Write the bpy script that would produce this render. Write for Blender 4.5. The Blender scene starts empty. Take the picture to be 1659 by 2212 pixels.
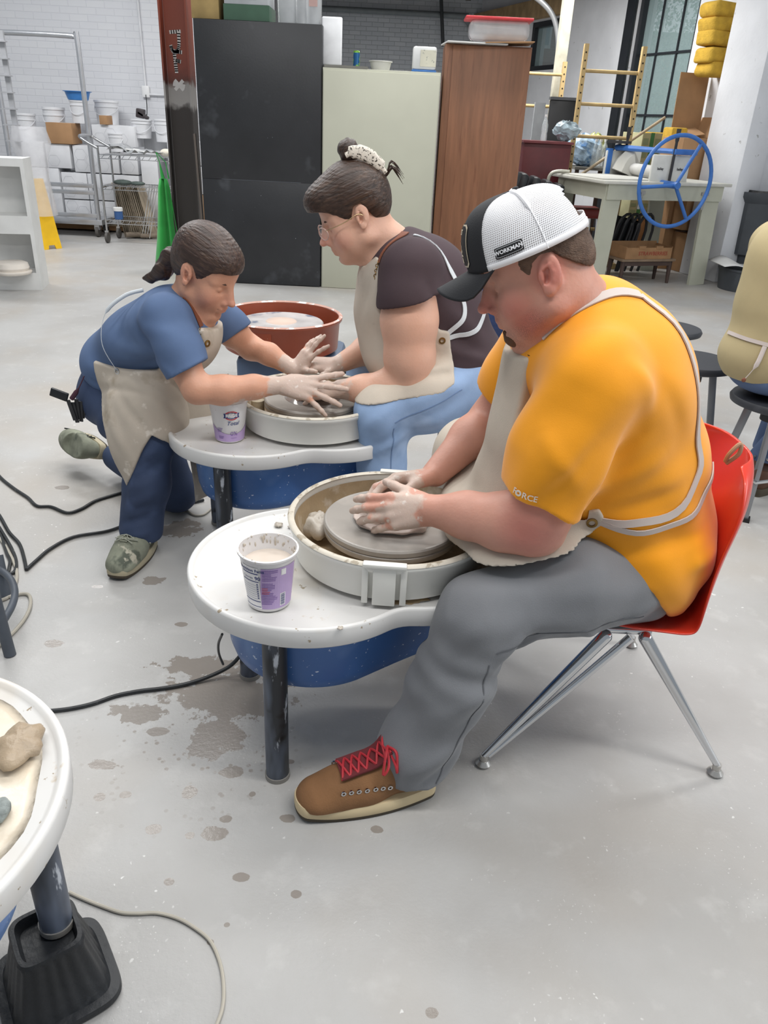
import bpy, bmesh, math, random
import numpy as np
from mathutils import Vector, Matrix
random.seed(7)
SC = bpy.context.scene
COL = SC.collection
PI = math.pi
# ---------------------------------------------------------------- camera
FPX, PITCH, ROLL, CH = 1660.0, math.radians(27), math.radians(2.85), 1.42
_R = np.array([1, 0, 0.]); _F = np.array([0, math.cos(PITCH), -math.sin(PITCH)]); _U = np.array([0, math.sin(PITCH), math.cos(PITCH)])
_cx = _R*math.cos(ROLL)+_U*math.sin(ROLL); _cy = -_R*math.sin(ROLL)+_U*math.cos(ROLL)
cam = bpy.data.cameras.new('camera'); co = bpy.data.objects.new('camera', cam); COL.objects.link(co)
M = Matrix.Identity(4)
for i in range(3):
    M[i][0] = _cx[i]; M[i][1] = _cy[i]; M[i][2] = -_F[i]
M.translation = Vector((0, 0, CH)); co.matrix_world = M
cam.sensor_fit = 'VERTICAL'; cam.sensor_height = 24.0; cam.lens = 24.0*FPX/2212.0
cam.clip_start = 0.05; cam.clip_end = 300
SC.camera = co
# ---------------------------------------------------------------- world, exposure
SC.view_settings.view_transform = 'Standard'; SC.view_settings.look = 'None'
SC.view_settings.exposure = -0.14; SC.view_settings.gamma = 1.0; SC.view_settings.use_curve_mapping = False
w = bpy.data.worlds.new('world'); SC.world = w; w.use_nodes = True
bg = w.node_tree.nodes['Background']; bg.inputs[0].default_value = (0.86, 0.93, 1.0, 1); bg.inputs[1].default_value = 0.40
def area(name, loc, sx, sy, power, col=(1, 1, 1), target=None):
    l = bpy.data.lights.new(name, 'AREA'); l.shape = 'RECTANGLE'; l.size = sx; l.size_y = sy; l.energy = power; l.color = col
    o = bpy.data.objects.new(name, l); COL.objects.link(o); o.location = loc
    d = (Vector(target)-Vector(loc)) if target else Vector((0, 0, -1))
    o.rotation_euler = d.to_track_quat('-Z', 'Y').to_euler()
    return o
area('ceiling_or_fill_lamp', (1.6, 0.9, 3.6), 2.4, 0.35, 72, (1, .985, .96))
area('ceiling_or_fill_lamp', (-0.9, 0.6, 3.6), 2.4, 0.35, 46, (1, .985, .96))
area('ceiling_or_fill_lamp', (1.2, 3.6, 3.6), 2.4, 0.35, 64, (1, .99, .97))
area('ceiling_or_fill_lamp', (-1.8, 4.2, 3.6), 2.4, 0.35, 64, (1, .99, .97))
area('ceiling_or_fill_lamp', (-3.6, 7.8, 3.8), 2.4, 0.5, 138, (1, 1, 1))
area('ceiling_or_fill_lamp', (0.6, 7.0, 3.9), 2.4, 0.35, 75, (1, .99, .97))
area('ceiling_or_fill_lamp', (-0.6, 2.6, 3.6), 2.4, 0.35, 34, (1, .99, .97))  # fill lamp added above the middle wheel to brighten its pan
area('ceiling_or_fill_lamp', (1.0, 10.0, 3.2), 2.4, 0.35, 150, (1, .99, .97))  # fill lamp added to brighten the plaster wall at the right back
area('window_daylight', (5.2, 1.2, 2.2), 3.5, 2.2, 85, (0.93, .97, 1), (0.6, 1.6, .5))
# ---------------------------------------------------------------- measuring helpers: a sight line met with a real plane
def _ray(u, v):
    a = u-829.5; b = v-1106
    x = a*math.cos(ROLL)+b*math.sin(ROLL); y = -a*math.sin(ROLL)+b*math.cos(ROLL)
    return _F*FPX+_R*x-_U*y
_C = np.array([0, 0, CH])
def AZ(u, v, z=0.0):
    d = _ray(u, v); return _C+d*(z-CH)/d[2]
def AY(u, v, Y):
    d = _ray(u, v); return _C+d*Y/d[1]
def AP(u, v, p0, n):
    d = _ray(u, v); n = np.array(n, float); return _C+d*(np.dot(np.array(p0)-_C, n)/np.dot(d, n))
# ---------------------------------------------------------------- materials
_mats = {}
def srgb(c):
    if isinstance(c, str):
        c = [int(c[i:i+2], 16)/255 for i in (0, 2, 4)]
    return tuple((x/12.92 if x <= .04045 else ((x+.055)/1.055)**2.4) for x in c)+(1,)
def mat(name, col, rough=.6, metal=0., var=.06, scale=8., bump=0., bscale=60., spots=(), trans=0., alpha=1., spec=.5, stretch=None, sss=0., ior=1.45, emit=None, coat=0., sheen=0., frame=None):
    """spots: list of (colour, scale, threshold, sharpness, roughness or None)"""
    if name in _mats: return _mats[name]
    m = bpy.data.materials.new(name); m.use_nodes = True; nt = m.node_tree; N = nt.nodes; L = nt.links
    b = N['Principled BSDF']; c = srgb(col)
    b.inputs['Roughness'].default_value = rough; b.inputs['Metallic'].default_value = metal
    b.inputs['Transmission Weight'].default_value = trans; b.inputs['Alpha'].default_value = alpha
    b.inputs['Specular IOR Level'].default_value = spec; b.inputs['IOR'].default_value = ior
    b.inputs['Coat Weight'].default_value = coat; b.inputs['Sheen Weight'].default_value = sheen
    if sss:
        b.inputs['Subsurface Weight'].default_value = sss; b.inputs['Subsurface Radius'].default_value = (.02, .008, .004); b.inputs['Subsurface Scale'].default_value = .6
    tc = N.new('ShaderNodeTexCoord'); vec = tc.outputs['Object']
    if frame is not None:
        m0 = N.new('ShaderNodeMapping'); m0.inputs['Rotation'].default_value = Matrix(frame.R.T.tolist()).to_euler(); L.new(vec, m0.inputs[0]); vec = m0.outputs[0]
    if stretch:
        mp = N.new('ShaderNodeMapping'); mp.inputs['Scale'].default_value = stretch; L.new(vec, mp.inputs[0]); vec = mp.outputs[0]
    ns = N.new('ShaderNodeTexNoise'); ns.inputs['Scale'].default_value = scale; ns.inputs['Detail'].default_value = 5; L.new(vec, ns.inputs['Vector'])
    rp = N.new('ShaderNodeValToRGB'); rp.color_ramp.elements[0].position = .3; rp.color_ramp.elements[1].position = .7
    rp.color_ramp.elements[0].color = tuple(max(0, x*(1-var*2)) for x in c[:3])+(1,); rp.color_ramp.elements[1].color = tuple(min(1, x*(1+var*1.2)) for x in c[:3])+(1,)
    L.new(ns.outputs['Fac'], rp.inputs[0]); out = rp.outputs[0]
    for sp in spots:
        sc_, ssc, th, sh = sp[:4]
        n2 = N.new('ShaderNodeTexNoise'); n2.inputs['Scale'].default_value = ssc; n2.inputs['Detail'].default_value = 4; n2.inputs['Roughness'].default_value = .6; L.new(vec if len(sp) > 5 else tc.outputs['Object'], n2.inputs['Vector'])
        mr = N.new('ShaderNodeMapRange'); mr.inputs[1].default_value = th; mr.inputs[2].default_value = th+sh; L.new(n2.outputs['Fac'], mr.inputs[0])
        mx = N.new('ShaderNodeMix'); mx.data_type = 'RGBA'; L.new(mr.outputs[0], mx.inputs[0]); L.new(out, mx.inputs[6]); mx.inputs[7].default_value = srgb(sc_); out = mx.outputs[2]
    L.new(out, b.inputs['Base Color'])
    if bump:
        nb = N.new('ShaderNodeTexNoise'); nb.inputs['Scale'].default_value = bscale; nb.inputs['Detail'].default_value = 6; L.new(vec, nb.inputs['Vector'])
        bp = N.new('ShaderNodeBump'); bp.inputs['Strength'].default_value = bump; bp.inputs['Distance'].default_value = .01; L.new(nb.outputs['Fac'], bp.inputs['Height']); L.new(bp.outputs[0], b.inputs['Normal'])
    if emit:
        b.inputs['Emission Color'].default_value = srgb(emit[0]); b.inputs['Emission Strength'].default_value = emit[1]
    _mats[name] = m
    return m
# ---------------------------------------------------------------- mesh builder
class MB:
    def __init__(s): s.bm = bmesh.new()
    def _x(s, vs, loc, rot):
        bmesh.ops.transform(s.bm, matrix=Matrix.Translation(Vector(loc)) @ rot.to_4x4(), verts=vs)
    def box(s, c, size, rot=None, bev=0.0, seg=2):
        r = bmesh.ops.create_cube(s.bm, size=1.0); vs = r['verts']
        bmesh.ops.scale(s.bm, vec=Vector(size), verts=vs)
        if bev:
            es = list({e for v in vs for e in v.link_edges})
            q = bmesh.ops.bevel(s.bm, geom=es, offset=bev, segments=seg, profile=.5, affect='EDGES')
            vs = list({v for f in q['faces'] for v in f.verts} | {v for v in vs if v.is_valid})
        rot = rot if rot is not None else Matrix.Identity(3)
        s._x(vs, c, rot); return s
    def cyl(s, a, b, r1, r2=None, seg=24, caps=True):
        a = Vector(a); b = Vector(b); r2 = r1 if r2 is None else r2; d = b-a
        r = bmesh.ops.create_cone(s.bm, cap_ends=caps, segments=seg, radius1=r1, radius2=r2, depth=d.length)
        s._x(r['verts'], (a+b)/2, d.to_track_quat('Z', 'Y').to_matrix()); return s
    def sph(s, c, r, sc=(1, 1, 1), rot=None, seg=20):
        q = bmesh.ops.create_uvsphere(s.bm, u_segments=seg, v_segments=seg//2+2, radius=r)
        bmesh.ops.scale(s.bm, vec=Vector(sc), verts=q['verts']); s._x(q['verts'], c, rot if rot is not None else Matrix.Identity(3)); return s
    def lathe(s, prof, c=(0, 0, 0), rot=None, seg=64, close=False):
        rings = []
        for r, z in prof:
            if r < 1e-6: rings.append([s.bm.verts.new((0, 0, z))])
            else: rings.append([s.bm.verts.new((r*math.cos(2*PI*i/seg), r*math.sin(2*PI*i/seg), z)) for i in range(seg)])
        pairs = list(zip(rings[:-1], rings[1:]))
        if close: pairs.append((rings[-1], rings[0]))
        for A, B in pairs:
            for i in range(seg):
                j = (i+1) % seg
                if len(A) == 1 and len(B) == 1: continue
                if len(A) == 1: s.bm.faces.new((A[0], B[j], B[i]))
                elif len(B) == 1: s.bm.faces.new((A[i], A[j], B[0]))
                else: s.bm.faces.new((A[i], A[j], B[j], B[i]))
        s._x([v for R in rings for v in R], c, rot if rot is not None else Matrix.Identity(3)); return s
    def tube(s, pts, r, seg=10, closed=False, smooth=0, flat=None):
        P = [Vector(p) for p in pts]
        if smooth: P = spline(P, smooth, closed)
        n = len(P); rs = r if isinstance(r, (list, tuple)) else None
        T = []
        for i in range(n):
            a = P[(i-1) % n] if (closed or i > 0) else P[0]; b = P[(i+1) % n] if (closed or i < n-1) else P[-1]
            T.append((b-a).normalized() if (b-a).length > 1e-9 else Vector((0, 0, 1)))
        u = T[0].orthogonal().normalized() if flat is None else (Vector(flat)-T[0]*Vector(flat).dot(T[0])).normalized()
        rings = []
        for i in range(n):
            if flat is not None and not isinstance(flat, str): u = (Vector(flat)-T[i]*Vector(flat).dot(T[i])).normalized()
            else: u = (u-T[i]*u.dot(T[i])).normalized()
            v = T[i].cross(u); rr = (rs[min(len(rs)-1, int(round(i*(len(rs)-1)/max(1, n-1))))] if rs else r)
            ru, rv = rr if isinstance(rr, tuple) else (rr, rr)
            rings.append([s.bm.verts.new(P[i]+u*(ru*math.cos(2*PI*k/seg))+v*(rv*math.sin(2*PI*k/seg))) for k in range(seg)])
        for i in range(n if closed else n-1):
            A = rings[i]; B = rings[(i+1) % n]
            for k in range(seg):
                j = (k+1) % seg; s.bm.faces.new((A[k], A[j], B[j], B[k]))
        if not closed:
            s.bm.faces.new(rings[0][::-1]); s.bm.faces.new(rings[-1])
        return s
    def prism(s, poly, z0, z1, c=(0, 0, 0), rot=None, bev=0):
        a = [s.bm.verts.new((x, y, z0)) for x, y in poly]; b = [s.bm.verts.new((x, y, z1)) for x, y in poly]; n = len(poly)
        f0 = s.bm.faces.new(a[::-1]); f1 = s.bm.faces.new(b)
        for i in range(n):
            j = (i+1) % n; s.bm.faces.new((a[i], a[j], b[j], b[i]))
        vs = a+b
        if bev:
            es = list(f1.edges)+list(f0.edges)
            q = bmesh.ops.bevel(s.bm, geom=es, offset=bev, segments=3, profile=.5, affect='EDGES')
            vs = list({v for f in q['faces'] for v in f.verts} | {v for v in vs if v.is_valid})
        s._x(vs, c, rot if rot is not None else Matrix.Identity(3)); return s
    def quad(s, *ps):
        s.bm.faces.new([s.bm.verts.new(Vector(p)) for p in ps]); return s
    def build(s, name, m, parent=None, smooth=40, thick=0, sub=0, fix=True):
        if fix: bmesh.ops.recalc_face_normals(s.bm, faces=s.bm.faces[:])
        me = bpy.data.meshes.new(name); s.bm.to_mesh(me); s.bm.free()
        return link(name, me, m, parent, smooth, thick, sub)
def link(name, me, m, parent=None, smooth=40, thick=0, sub=0):
    for q in (m if isinstance(m, (list, tuple)) else [m]): me.materials.append(q)
    if smooth:
        me.shade_smooth()
        if smooth < 180: me.set_sharp_from_angle(angle=math.radians(smooth))
    o = bpy.data.objects.new(name, me); COL.objects.link(o)
    if parent: o.parent = parent
    if thick:
        d = o.modifiers.new('thick', 'SOLIDIFY'); d.thickness = thick; d.offset = 0
    if sub:
        d = o.modifiers.new('sub', 'SUBSURF'); d.levels = sub; d.render_levels = sub
    return o
def spline(P, k, closed=False):
    out = []; n = len(P); P = [Vector(p) for p in P]
    for i in range(n if closed else n-1):
        p0 = P[(i-1) % n] if (closed or i > 0) else P[0]; p1 = P[i]; p2 = P[(i+1) % n]; p3 = P[(i+2) % n] if (closed or i < n-2) else P[-1]
        for j in range(k):
            t = j/k
            out.append(.5*((2*p1)+(p2-p0)*t+(2*p0-5*p1+4*p2-p3)*t*t+(3*p1-p0-3*p2+p3)*t*t*t))
    if not closed: out.append(P[-1])
    return out
def tag(o, label=None, cat=None, group=None, kind=None):
    if label: o['label'] = label
    if cat: o['category'] = cat
    if group: o['group'] = group
    if kind: o['kind'] = kind
    return o
def thing(name, label, cat, loc=(0, 0, 0), rz=0., group=None):
    o = bpy.data.objects.new(name, None); COL.objects.link(o); o.empty_display_size = .1
    o.location = loc; o.rotation_euler = (0, 0, rz); return tag(o, label, cat, group)
def kids(o): return [c for c in bpy.data.objects if c.parent == o]
def copy_tree(o, parent=None):
    c = o.copy(); COL.objects.link(c); c.parent = parent
    for ch in kids(o): copy_tree(ch, c)
    return c
def RZ(a): return Matrix.Rotation(a, 3, 'Z')
def RX(a): return Matrix.Rotation(a, 3, 'X')
def RY(a): return Matrix.Rotation(a, 3, 'Y')
def struct(name, mb, m, **k):
    o = mb.build(name, m, None, **k); o['kind'] = 'structure'; return o
def text_bm(txt, size, shear=0., bold=0.0, xs=1.0):
    """letters as a flat mesh in the XY plane, centred; returns verts array and faces"""
    cu = bpy.data.curves.new('t', 'FONT'); cu.body = txt; cu.size = size; cu.align_x = 'CENTER'; cu.align_y = 'CENTER'; cu.shear = shear; cu.offset = bold; cu.resolution_u = 3
    o = bpy.data.objects.new('t', cu); COL.objects.link(o)
    me = bpy.data.meshes.new_from_object(o)
    V = [Vector((v.co.x*xs, v.co.y, 0)) for v in me.vertices]; F = [tuple(p.vertices) for p in me.polygons]
    bpy.data.objects.remove(o); bpy.data.curves.remove(cu); bpy.data.meshes.remove(me)
    return V, F
def add_vf(mb, V, F, fn):
    vs = [mb.bm.verts.new(fn(v)) for v in V]
    for f in F:
        try: mb.bm.faces.new([vs[i] for i in f])
        except ValueError: pass
def frame_fn(o, x, y):
    o = Vector(o); x = Vector(x).normalized(); y = Vector(y); y = (y-x*y.dot(x)).normalized(); n = x.cross(y)
    return lambda v: o+x*v.x+y*v.y+n*.0008
def letters(name, txt, size, fn, m, parent=None, **k):
    mb = MB(); V, F = text_bm(txt, size, **k); add_vf(mb, V, F, fn); return mb.build(name, m, parent, smooth=0, fix=False)
# ================================================================ SETTING
PB = Vector((3.53, 9.38, 0)); WD = Vector((-.36, 1, 0)).normalized(); WN = Vector((-WD.y, WD.x, 0))   # right wall: runs away to the left; WN points into the room
if WN.x > 0: WN = -WN
def floor_material():
    m = bpy.data.materials.new('stained concrete'); m.use_nodes = True; nt = m.node_tree; N = nt.nodes; L = nt.links; b = N['Principled BSDF']
    tc = N.new('ShaderNodeTexCoord'); P = tc.outputs['Object']
    def noise(s, d=5, r=.6):
        n = N.new('ShaderNodeTexNoise'); n.inputs['Scale'].default_value = s; n.inputs['Detail'].default_value = d; n.inputs['Roughness'].default_value = r; L.new(P, n.inputs['Vector']); return n.outputs['Fac']
    def rng(x, a, c, t0=0., t1=1.):
        r = N.new('ShaderNodeMapRange'); r.inputs[1].default_value = a; r.inputs[2].default_value = c; r.inputs[3].default_value = t0; r.inputs[4].default_value = t1; L.new(x, r.inputs[0]); return r.outputs[0]
    def mix(f, a, c):
        x = N.new('ShaderNodeMix'); x.data_type = 'RGBA'; L.new(f, x.inputs[0])
        if isinstance(a, tuple): x.inputs[6].default_value = a
        else: L.new(a, x.inputs[6])
        x.inputs[7].default_value = c; return x.outputs[2]
    def math_(op, a, c=None):
        x = N.new('ShaderNodeMath'); x.operation = op
        for i, q in enumerate((a, c)):
            if q is None: continue
            if isinstance(q, (int, float)): x.inputs[i].default_value = q
            else: L.new(q, x.inputs[i])
        return x.outputs[0]
    c = mix(rng(noise(1.6), .35, .65), srgb('a6a4a1'), srgb('b3b2b0'))
    c = mix(rng(noise(.9, 3), .5, .72), c, srgb('a9a197'))
    c = mix(rng(noise(9, 6), .56, .75, 0, .45), c, srgb('c4c3c0'))
    # white slip specks
    for sc, th, cc in ((34, .12, 'd6d5d2'), (9, .075, 'd2d1cd'), (80, .15, 'c6c5c2')):
        v = N.new('ShaderNodeTexVoronoi'); v.inputs['Scale'].default_value = sc
        vm = N.new('ShaderNodeVectorMath'); vm.operation = 'ADD'
        nn = N.new('ShaderNodeTexNoise'); nn.inputs['Scale'].default_value = 60; L.new(P, nn.inputs['Vector'])
        vs = N.new('ShaderNodeVectorMath'); vs.operation = 'SCALE'; vs.inputs[3].default_value = .02; L.new(nn.outputs['Color'], vs.inputs[0])
        L.new(P, vm.inputs[0]); L.new(vs.outputs[0], vm.inputs[1]); L.new(vm.outputs[0], v.inputs['Vector'])
        g = math_('MULTIPLY', rng(v.outputs['Distance'], th, th*.6), rng(noise(3.1+sc*.01, 2), 0.53, .62))
        c = mix(g, c, srgb(cc))
    # wet stains with their own outlines
    wob = N.new('ShaderNodeTexNoise'); wob.inputs['Scale'].default_value = 22; wob.inputs['Detail'].default_value = 5; wob.inputs['Roughness'].default_value = .65; L.new(P, wob.inputs['Vector'])
    ws = math_('SUBTRACT', wob.outputs['Fac'], .5)
    wet = None
    ST = [(500, 1500, .16, .10), (440, 1440, .13, .04), (470, 1590, .07, .06), (380, 1145, .09, .05), (400, 1130, .05, .03), (330, 1255, .035, .03), (225, 1653, .04, .014), (500, 1668, .03, .02), (463, 1800, .028, .022), (332, 1792, .018, .014), (340, 1580, .03, .016),
          (620, 1768, .017, .012), (813, 1792, .014, .01), (215, 1722, .014, .012), (118, 1390, .03, .02), (392, 1349, .02, .012), (135, 1053, .03, .02), (520, 1895, .018, .011), (640, 1932, .012, .01), (300, 1540, .07, .035), (440, 1620, .05, .03), (410, 1712, .018, .02), (210, 1267, .02, .01), (110, 1895, .0, .0), (934, 2187, .012, .01), (455, 2035, .007, .006), (490, 1998, .006, .005), (410, 1805, .011, .01), (487, 1770, .015, .011), (545, 1715, .008, .008), (365, 1905, .01, .009), (270, 1717, .014, .011), (620, 1645, .02, .008)]
    for u, v, rx, ry in ST:
        if rx <= 0: continue
        p = AZ(u, v)
        mp = N.new('ShaderNodeMapping'); mp.vector_type = 'TEXTURE'; mp.inputs['Location'].default_value = (p[0], p[1], 0); mp.inputs['Scale'].default_value = (rx, ry, 1); L.new(P, mp.inputs[0])
        ln = N.new('ShaderNodeVectorMath'); ln.operation = 'LENGTH'; L.new(mp.outputs[0], ln.inputs[0])
        d = math_('ADD', ln.outputs['Value'], math_('MULTIPLY', ws, 2.6 if rx > .03 else 1.2))
        wet = d if wet is None else math_('MINIMUM', wet, d)
    # fine spatter round the near wheel
    v = N.new('ShaderNodeTexVoronoi'); v.inputs['Scale'].default_value = 45; L.new(P, v.inputs['Vector'])
    p = AZ(420, 1600); mp = N.new('ShaderNodeMapping'); mp.vector_type = 'TEXTURE'; mp.inputs['Location'].default_value = (p[0], p[1], 0); mp.inputs['Scale'].default_value = (.26, .26, 1); L.new(P, mp.inputs[0])
    ln = N.new('ShaderNodeVectorMath'); ln.operation = 'LENGTH'; L.new(mp.outputs[0], ln.inputs[0])
    spat = math_('MULTIPLY', rng(v.outputs['Distance'], .3, .2), math_('MULTIPLY', rng(ln.outputs['Value'], 1.3, .5), rng(noise(14), .48, .52)))
    wm = math_('MAXIMUM', rng(wet, 1.02, .94), spat)
    c = mix(math_('MULTIPLY', wm, .8), c, srgb('857c73'))
    L.new(c, b.inputs['Base Color'])
    L.new(rng(wm, 0, 1, .42, .22), b.inputs['Roughness'])
    bp = N.new('ShaderNodeBump'); bp.inputs['Distance'].default_value = .01; L.new(rng(wm, 0, 1, .12, .06), bp.inputs['Strength'])
    L.new(noise(90, 4), bp.inputs['Height']); L.new(bp.outputs[0], b.inputs['Normal'])
    return m
def brick_material(name, c1, c2, mortar, sc, bump=.5):
    m = bpy.data.materials.new(name); m.use_nodes = True; nt = m.node_tree; N = nt.nodes; L = nt.links; b = N['Principled BSDF']
    tc = N.new('ShaderNodeTexCoord'); sp = N.new('ShaderNodeSeparateXYZ'); L.new(tc.outputs['Object'], sp.inputs[0])
    ad = N.new('ShaderNodeMath'); ad.operation = 'ADD'; L.new(sp.outputs[0], ad.inputs[0]); L.new(sp.outputs[1], ad.inputs[1])
    cb = N.new('ShaderNodeCombineXYZ'); L.new(ad.outputs[0], cb.inputs[0]); L.new(sp.outputs[2], cb.inputs[1])
    br = N.new('ShaderNodeTexBrick'); br.inputs['Scale'].default_value = 1.0; br.inputs['Brick Width'].default_value = .2*sc; br.inputs['Row Height'].default_value = .068*sc; br.inputs['Mortar Size'].default_value = .006*sc; br.inputs['Mortar Smooth'].default_value = .6
    br.inputs['Color1'].default_value = srgb(c1); br.inputs['Color2'].default_value = srgb(c2); br.inputs['Mortar'].default_value = srgb(mortar); L.new(cb.outputs[0], br.inputs['Vector'])
    L.new(br.outputs['Color'], b.inputs['Base Color']); b.inputs['Roughness'].default_value = .7
    bp = N.new('ShaderNodeBump'); bp.invert = True; bp.inputs['Strength'].default_value = bump; bp.inputs['Distance'].default_value = .012; L.new(br.outputs['Fac'], bp.inputs['Height']); L.new(bp.outputs[0], b.inputs['Normal'])
    return m
struct('floor', MB().box((-1, 7, -.05), (16, 19, .1)), floor_material(), smooth=0)
M_brw = brick_material('white painted brick', 'd6d7da', 'd3d4d8', 'cdced3', 1.1, .25)
M_brg = brick_material('shade toned grey brick', 'c3c8ce', 'b9bfc6', 'a9afb5', 1.0)  # bluish grey puts the far wall's shadow into the brick colour
struct('wall_back_left', MB().box((-6.1, 11.05, 2.3), (7.8, .25, 4.6)), M_brw, smooth=0)
struct('wall_return', MB().box((-2.32, 13.45, 2.3), (.25, 4.55, 4.6)), M_brw, smooth=0)
struct('wall_back', MB().box((-.5, 15.85, 2.3), (5.0, .25, 4.6)), M_brg, smooth=0)
M_plast = mat('white painted plaster', 'd9dbdf', .75, var=.04, scale=3, bump=.15, bscale=30, spots=[('a9a9a8', 14, .68, .05)])
def wallpt(t, off=0, z=0):                  # t metres along the right wall from the pillar, off metres into the room
    return PB+WD*t+WN*off+Vector((0, 0, z))
def wall_t(u, v, off=0):                    # metres along the wall and height where a sight line meets it
    p = AP(u, v, PB+WN*off, WN); q = Vector(p)-(PB+WN*off); return q.dot(WD), p[2]
WR = Matrix((WD, WN, Vector((0, 0, 1)))).transposed()
def wbox(mb, t0, t1, o0, o1, z0, z1, **k):
    mb.box(wallpt((t0+t1)/2, (o0+o1)/2, (z0+z1)/2), (abs(t1-t0), abs(o1-o0), z1-z0), rot=WR, **k); return mb
# openings
TA = wall_t(1345, 200)[0]; TB = wall_t(1500, 60)[0]; SILL = .95
TC = wall_t(1205, 100)[0]; TD = wall_t(1128, 200)[0]; SILL2 = wall_t(1165, 152)[1]; HEAD2 = wall_t(1165, 45)[1]
TEND = 6.9
mb = MB()
wbox(mb, -.55, TB, -.3, -.02, 0, 4.6); wbox(mb, TA, TC, -.3, 0, 0, 4.6); wbox(mb, TB, TA, -.3, -.02, 0, SILL); wbox(mb, TC, TEND, -.3, 0, 0, SILL2); wbox(mb, TC, TEND, -.3, 0, HEAD2, 4.6); wbox(mb, TD, TEND, -.3, 0, SILL2, HEAD2)
struct('wall_right', mb, M_plast, smooth=0)
mb = MB(); wbox(mb, -.62, -.02, -.02, .28, 0, 4.6, bev=.01); mb.box((4.35, 7.6, 2.3), (.3, 3.2, 4.6), rot=RZ(.12)); struct('wall_pillar', mb, M_plast)
M_frame = mat('black window frame paint', '23262b', .45); M_glass = mat('window glass', 'a9bfc0', .04, var=0, alpha=.38, spec=.6)
def window(name, t0, t1, z0, z1, cols, rows, lab=None):
    e = bpy.data.objects.new(name, None); COL.objects.link(e); e['kind'] = 'structure'
    mb = MB(); fr = .07
    wbox(mb, t0, t0+fr, -.2, -.06, z0, z1); wbox(mb, t1-fr, t1, -.2, -.06, z0, z1); wbox(mb, t0, t1, -.2, -.06, z0, z0+fr); wbox(mb, t0, t1, -.2, -.06, z1-fr, z1)
    for i in range(1, cols): t = t0+(t1-t0)*i/cols; wbox(mb, t-.012, t+.012, -.15, -.11, z0, z1)
    for i in range(1, rows): z = z0+(z1-z0)*i/rows; wbox(mb, t0, t1, -.15, -.11, z-.012, z+.012)
    mb.build('window_frame', M_frame, e, smooth=0)
    mb = MB(); wbox(mb, t0+fr, t1-fr, -.133, -.127, z0+fr, z1-fr); mb.build('window_pane', M_glass, e, smooth=0)
window('window_1', TB, TA, SILL, 4.3, 3, 5); window('window_2', TC, TD, SILL2, HEAD2, 1, 1)
mb = MB(); wbox(mb, TA-.0, TA+.16, -.02, .03, .0, 4.5); struct('trim_1', mb, M_frame, smooth=0)
# ceiling beams and deck at the far end
M_wood_old = mat('dark old timber', '5a4a3c', .8, var=.2, scale=6, bump=.3, stretch=(1, 6, 6))
mb = MB()
for i in range(9): mb.box((-1.4+i*.6, 13.2, 3.42), (.09, 5.0, .24))
mb.box((1.6, 13.2, 3.58), (7.6, 5.2, .06)); struct('ceiling', mb, M_wood_old, smooth=0)
mb = MB(); wbox(mb, TC-.25, TEND, .0, .12, HEAD2+.02, HEAD2+.26); struct('trim_2', mb, mat('pale timber beam', 'a58c68', .7, var=.15, scale=5, stretch=(4, 1, 1)), smooth=0)
# outdoors
M_leaf = mat('tree leaves', '4a7058', .7, var=.25, scale=3); M_bark = mat('tree bark', '5b4a3a', .9, var=.2)
def tree(u, v, Y, r, h, label):
    p = AY(u, v, Y); t = thing('street_tree', label, 'tree', (p[0], p[1], 0), group='trees outside the windows')
    MB().cyl((0, 0, 0), (0, 0, h*.6), .15, .09).build('trunk', M_bark, t)
    mb = MB(); rn = random.Random(int(u))
    for i in range(2200):
        a = rn.uniform(0, 2*PI); b_ = math.acos(rn.uniform(-1, 1)); q = r*rn.uniform(.5, 1.05)*(1+.25*math.sin(3*a+b_*4))
        c = Vector((q*math.sin(b_)*math.cos(a), q*math.sin(b_)*math.sin(a), h*.72+.8*q*math.cos(b_))); s = rn.uniform(.05, .10)*r/2
        d = Vector((rn.gauss(0, 1), rn.gauss(0, 1), rn.gauss(0, 1))).normalized(); e = d.orthogonal().normalized()*s; f = d.cross(e)*.6
        mb.quad(c-e, c-f, c+e, c+f)
    mb.build('crown', M_leaf, t, smooth=0, fix=False)
tree(1452, 70, 26, 1.7, 6.0, 'leafy street tree seen through the tall window')
tree(1405, 250, 21, 1.7, 2.2, 'low green bush outside the foot of the tall window')
gp = MB().box((8, 32, -.3), (44, 32, .1)); o = gp.build('street_ground', mat('asphalt', '7d817f', .9)); o['kind'] = 'structure'
b1 = thing('brick_building', 'red brick building with white framed windows outside the small far window', 'building', (5.2, 34, 0))
MB().box((0, 0, 5), (5.4, 5, 10.6)).build('wall', brick_material('red brick', '9a6a63', '8f5f58', 'a88f88', 1.2), b1, smooth=0)
for i in range(4):
    for j in range(3):
        f_ = MB().box((-1.8+i*1.2, -2.52, 2.2+j*2.6), (.8, .06, 1.8)).build('window_frame', mat('white sash paint', 'dfe3e6', .5), b1, smooth=0)
        MB().box((-1.8+i*1.2, -2.56, 2.2+j*2.6), (.66, .03, 1.6)).build('pane', mat('dark window pane', '8fa3b0', .1), f_, smooth=0)
b2 = thing('grey_building', 'grey green low building across the street behind the tall window', 'building', (11.4, 37.5, 0))
MB().box((0, 0, 2.3), (6.8, 3, 5.0)).build('wall', mat('grey green render', '93a39f', .8, var=.1), b2, smooth=0)
MB().box((0, 0, 4.9), (7.0, 3.2, .2)).build('roof', mat('grey roof', '5f6a6a', .8), b2, smooth=0)
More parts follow.
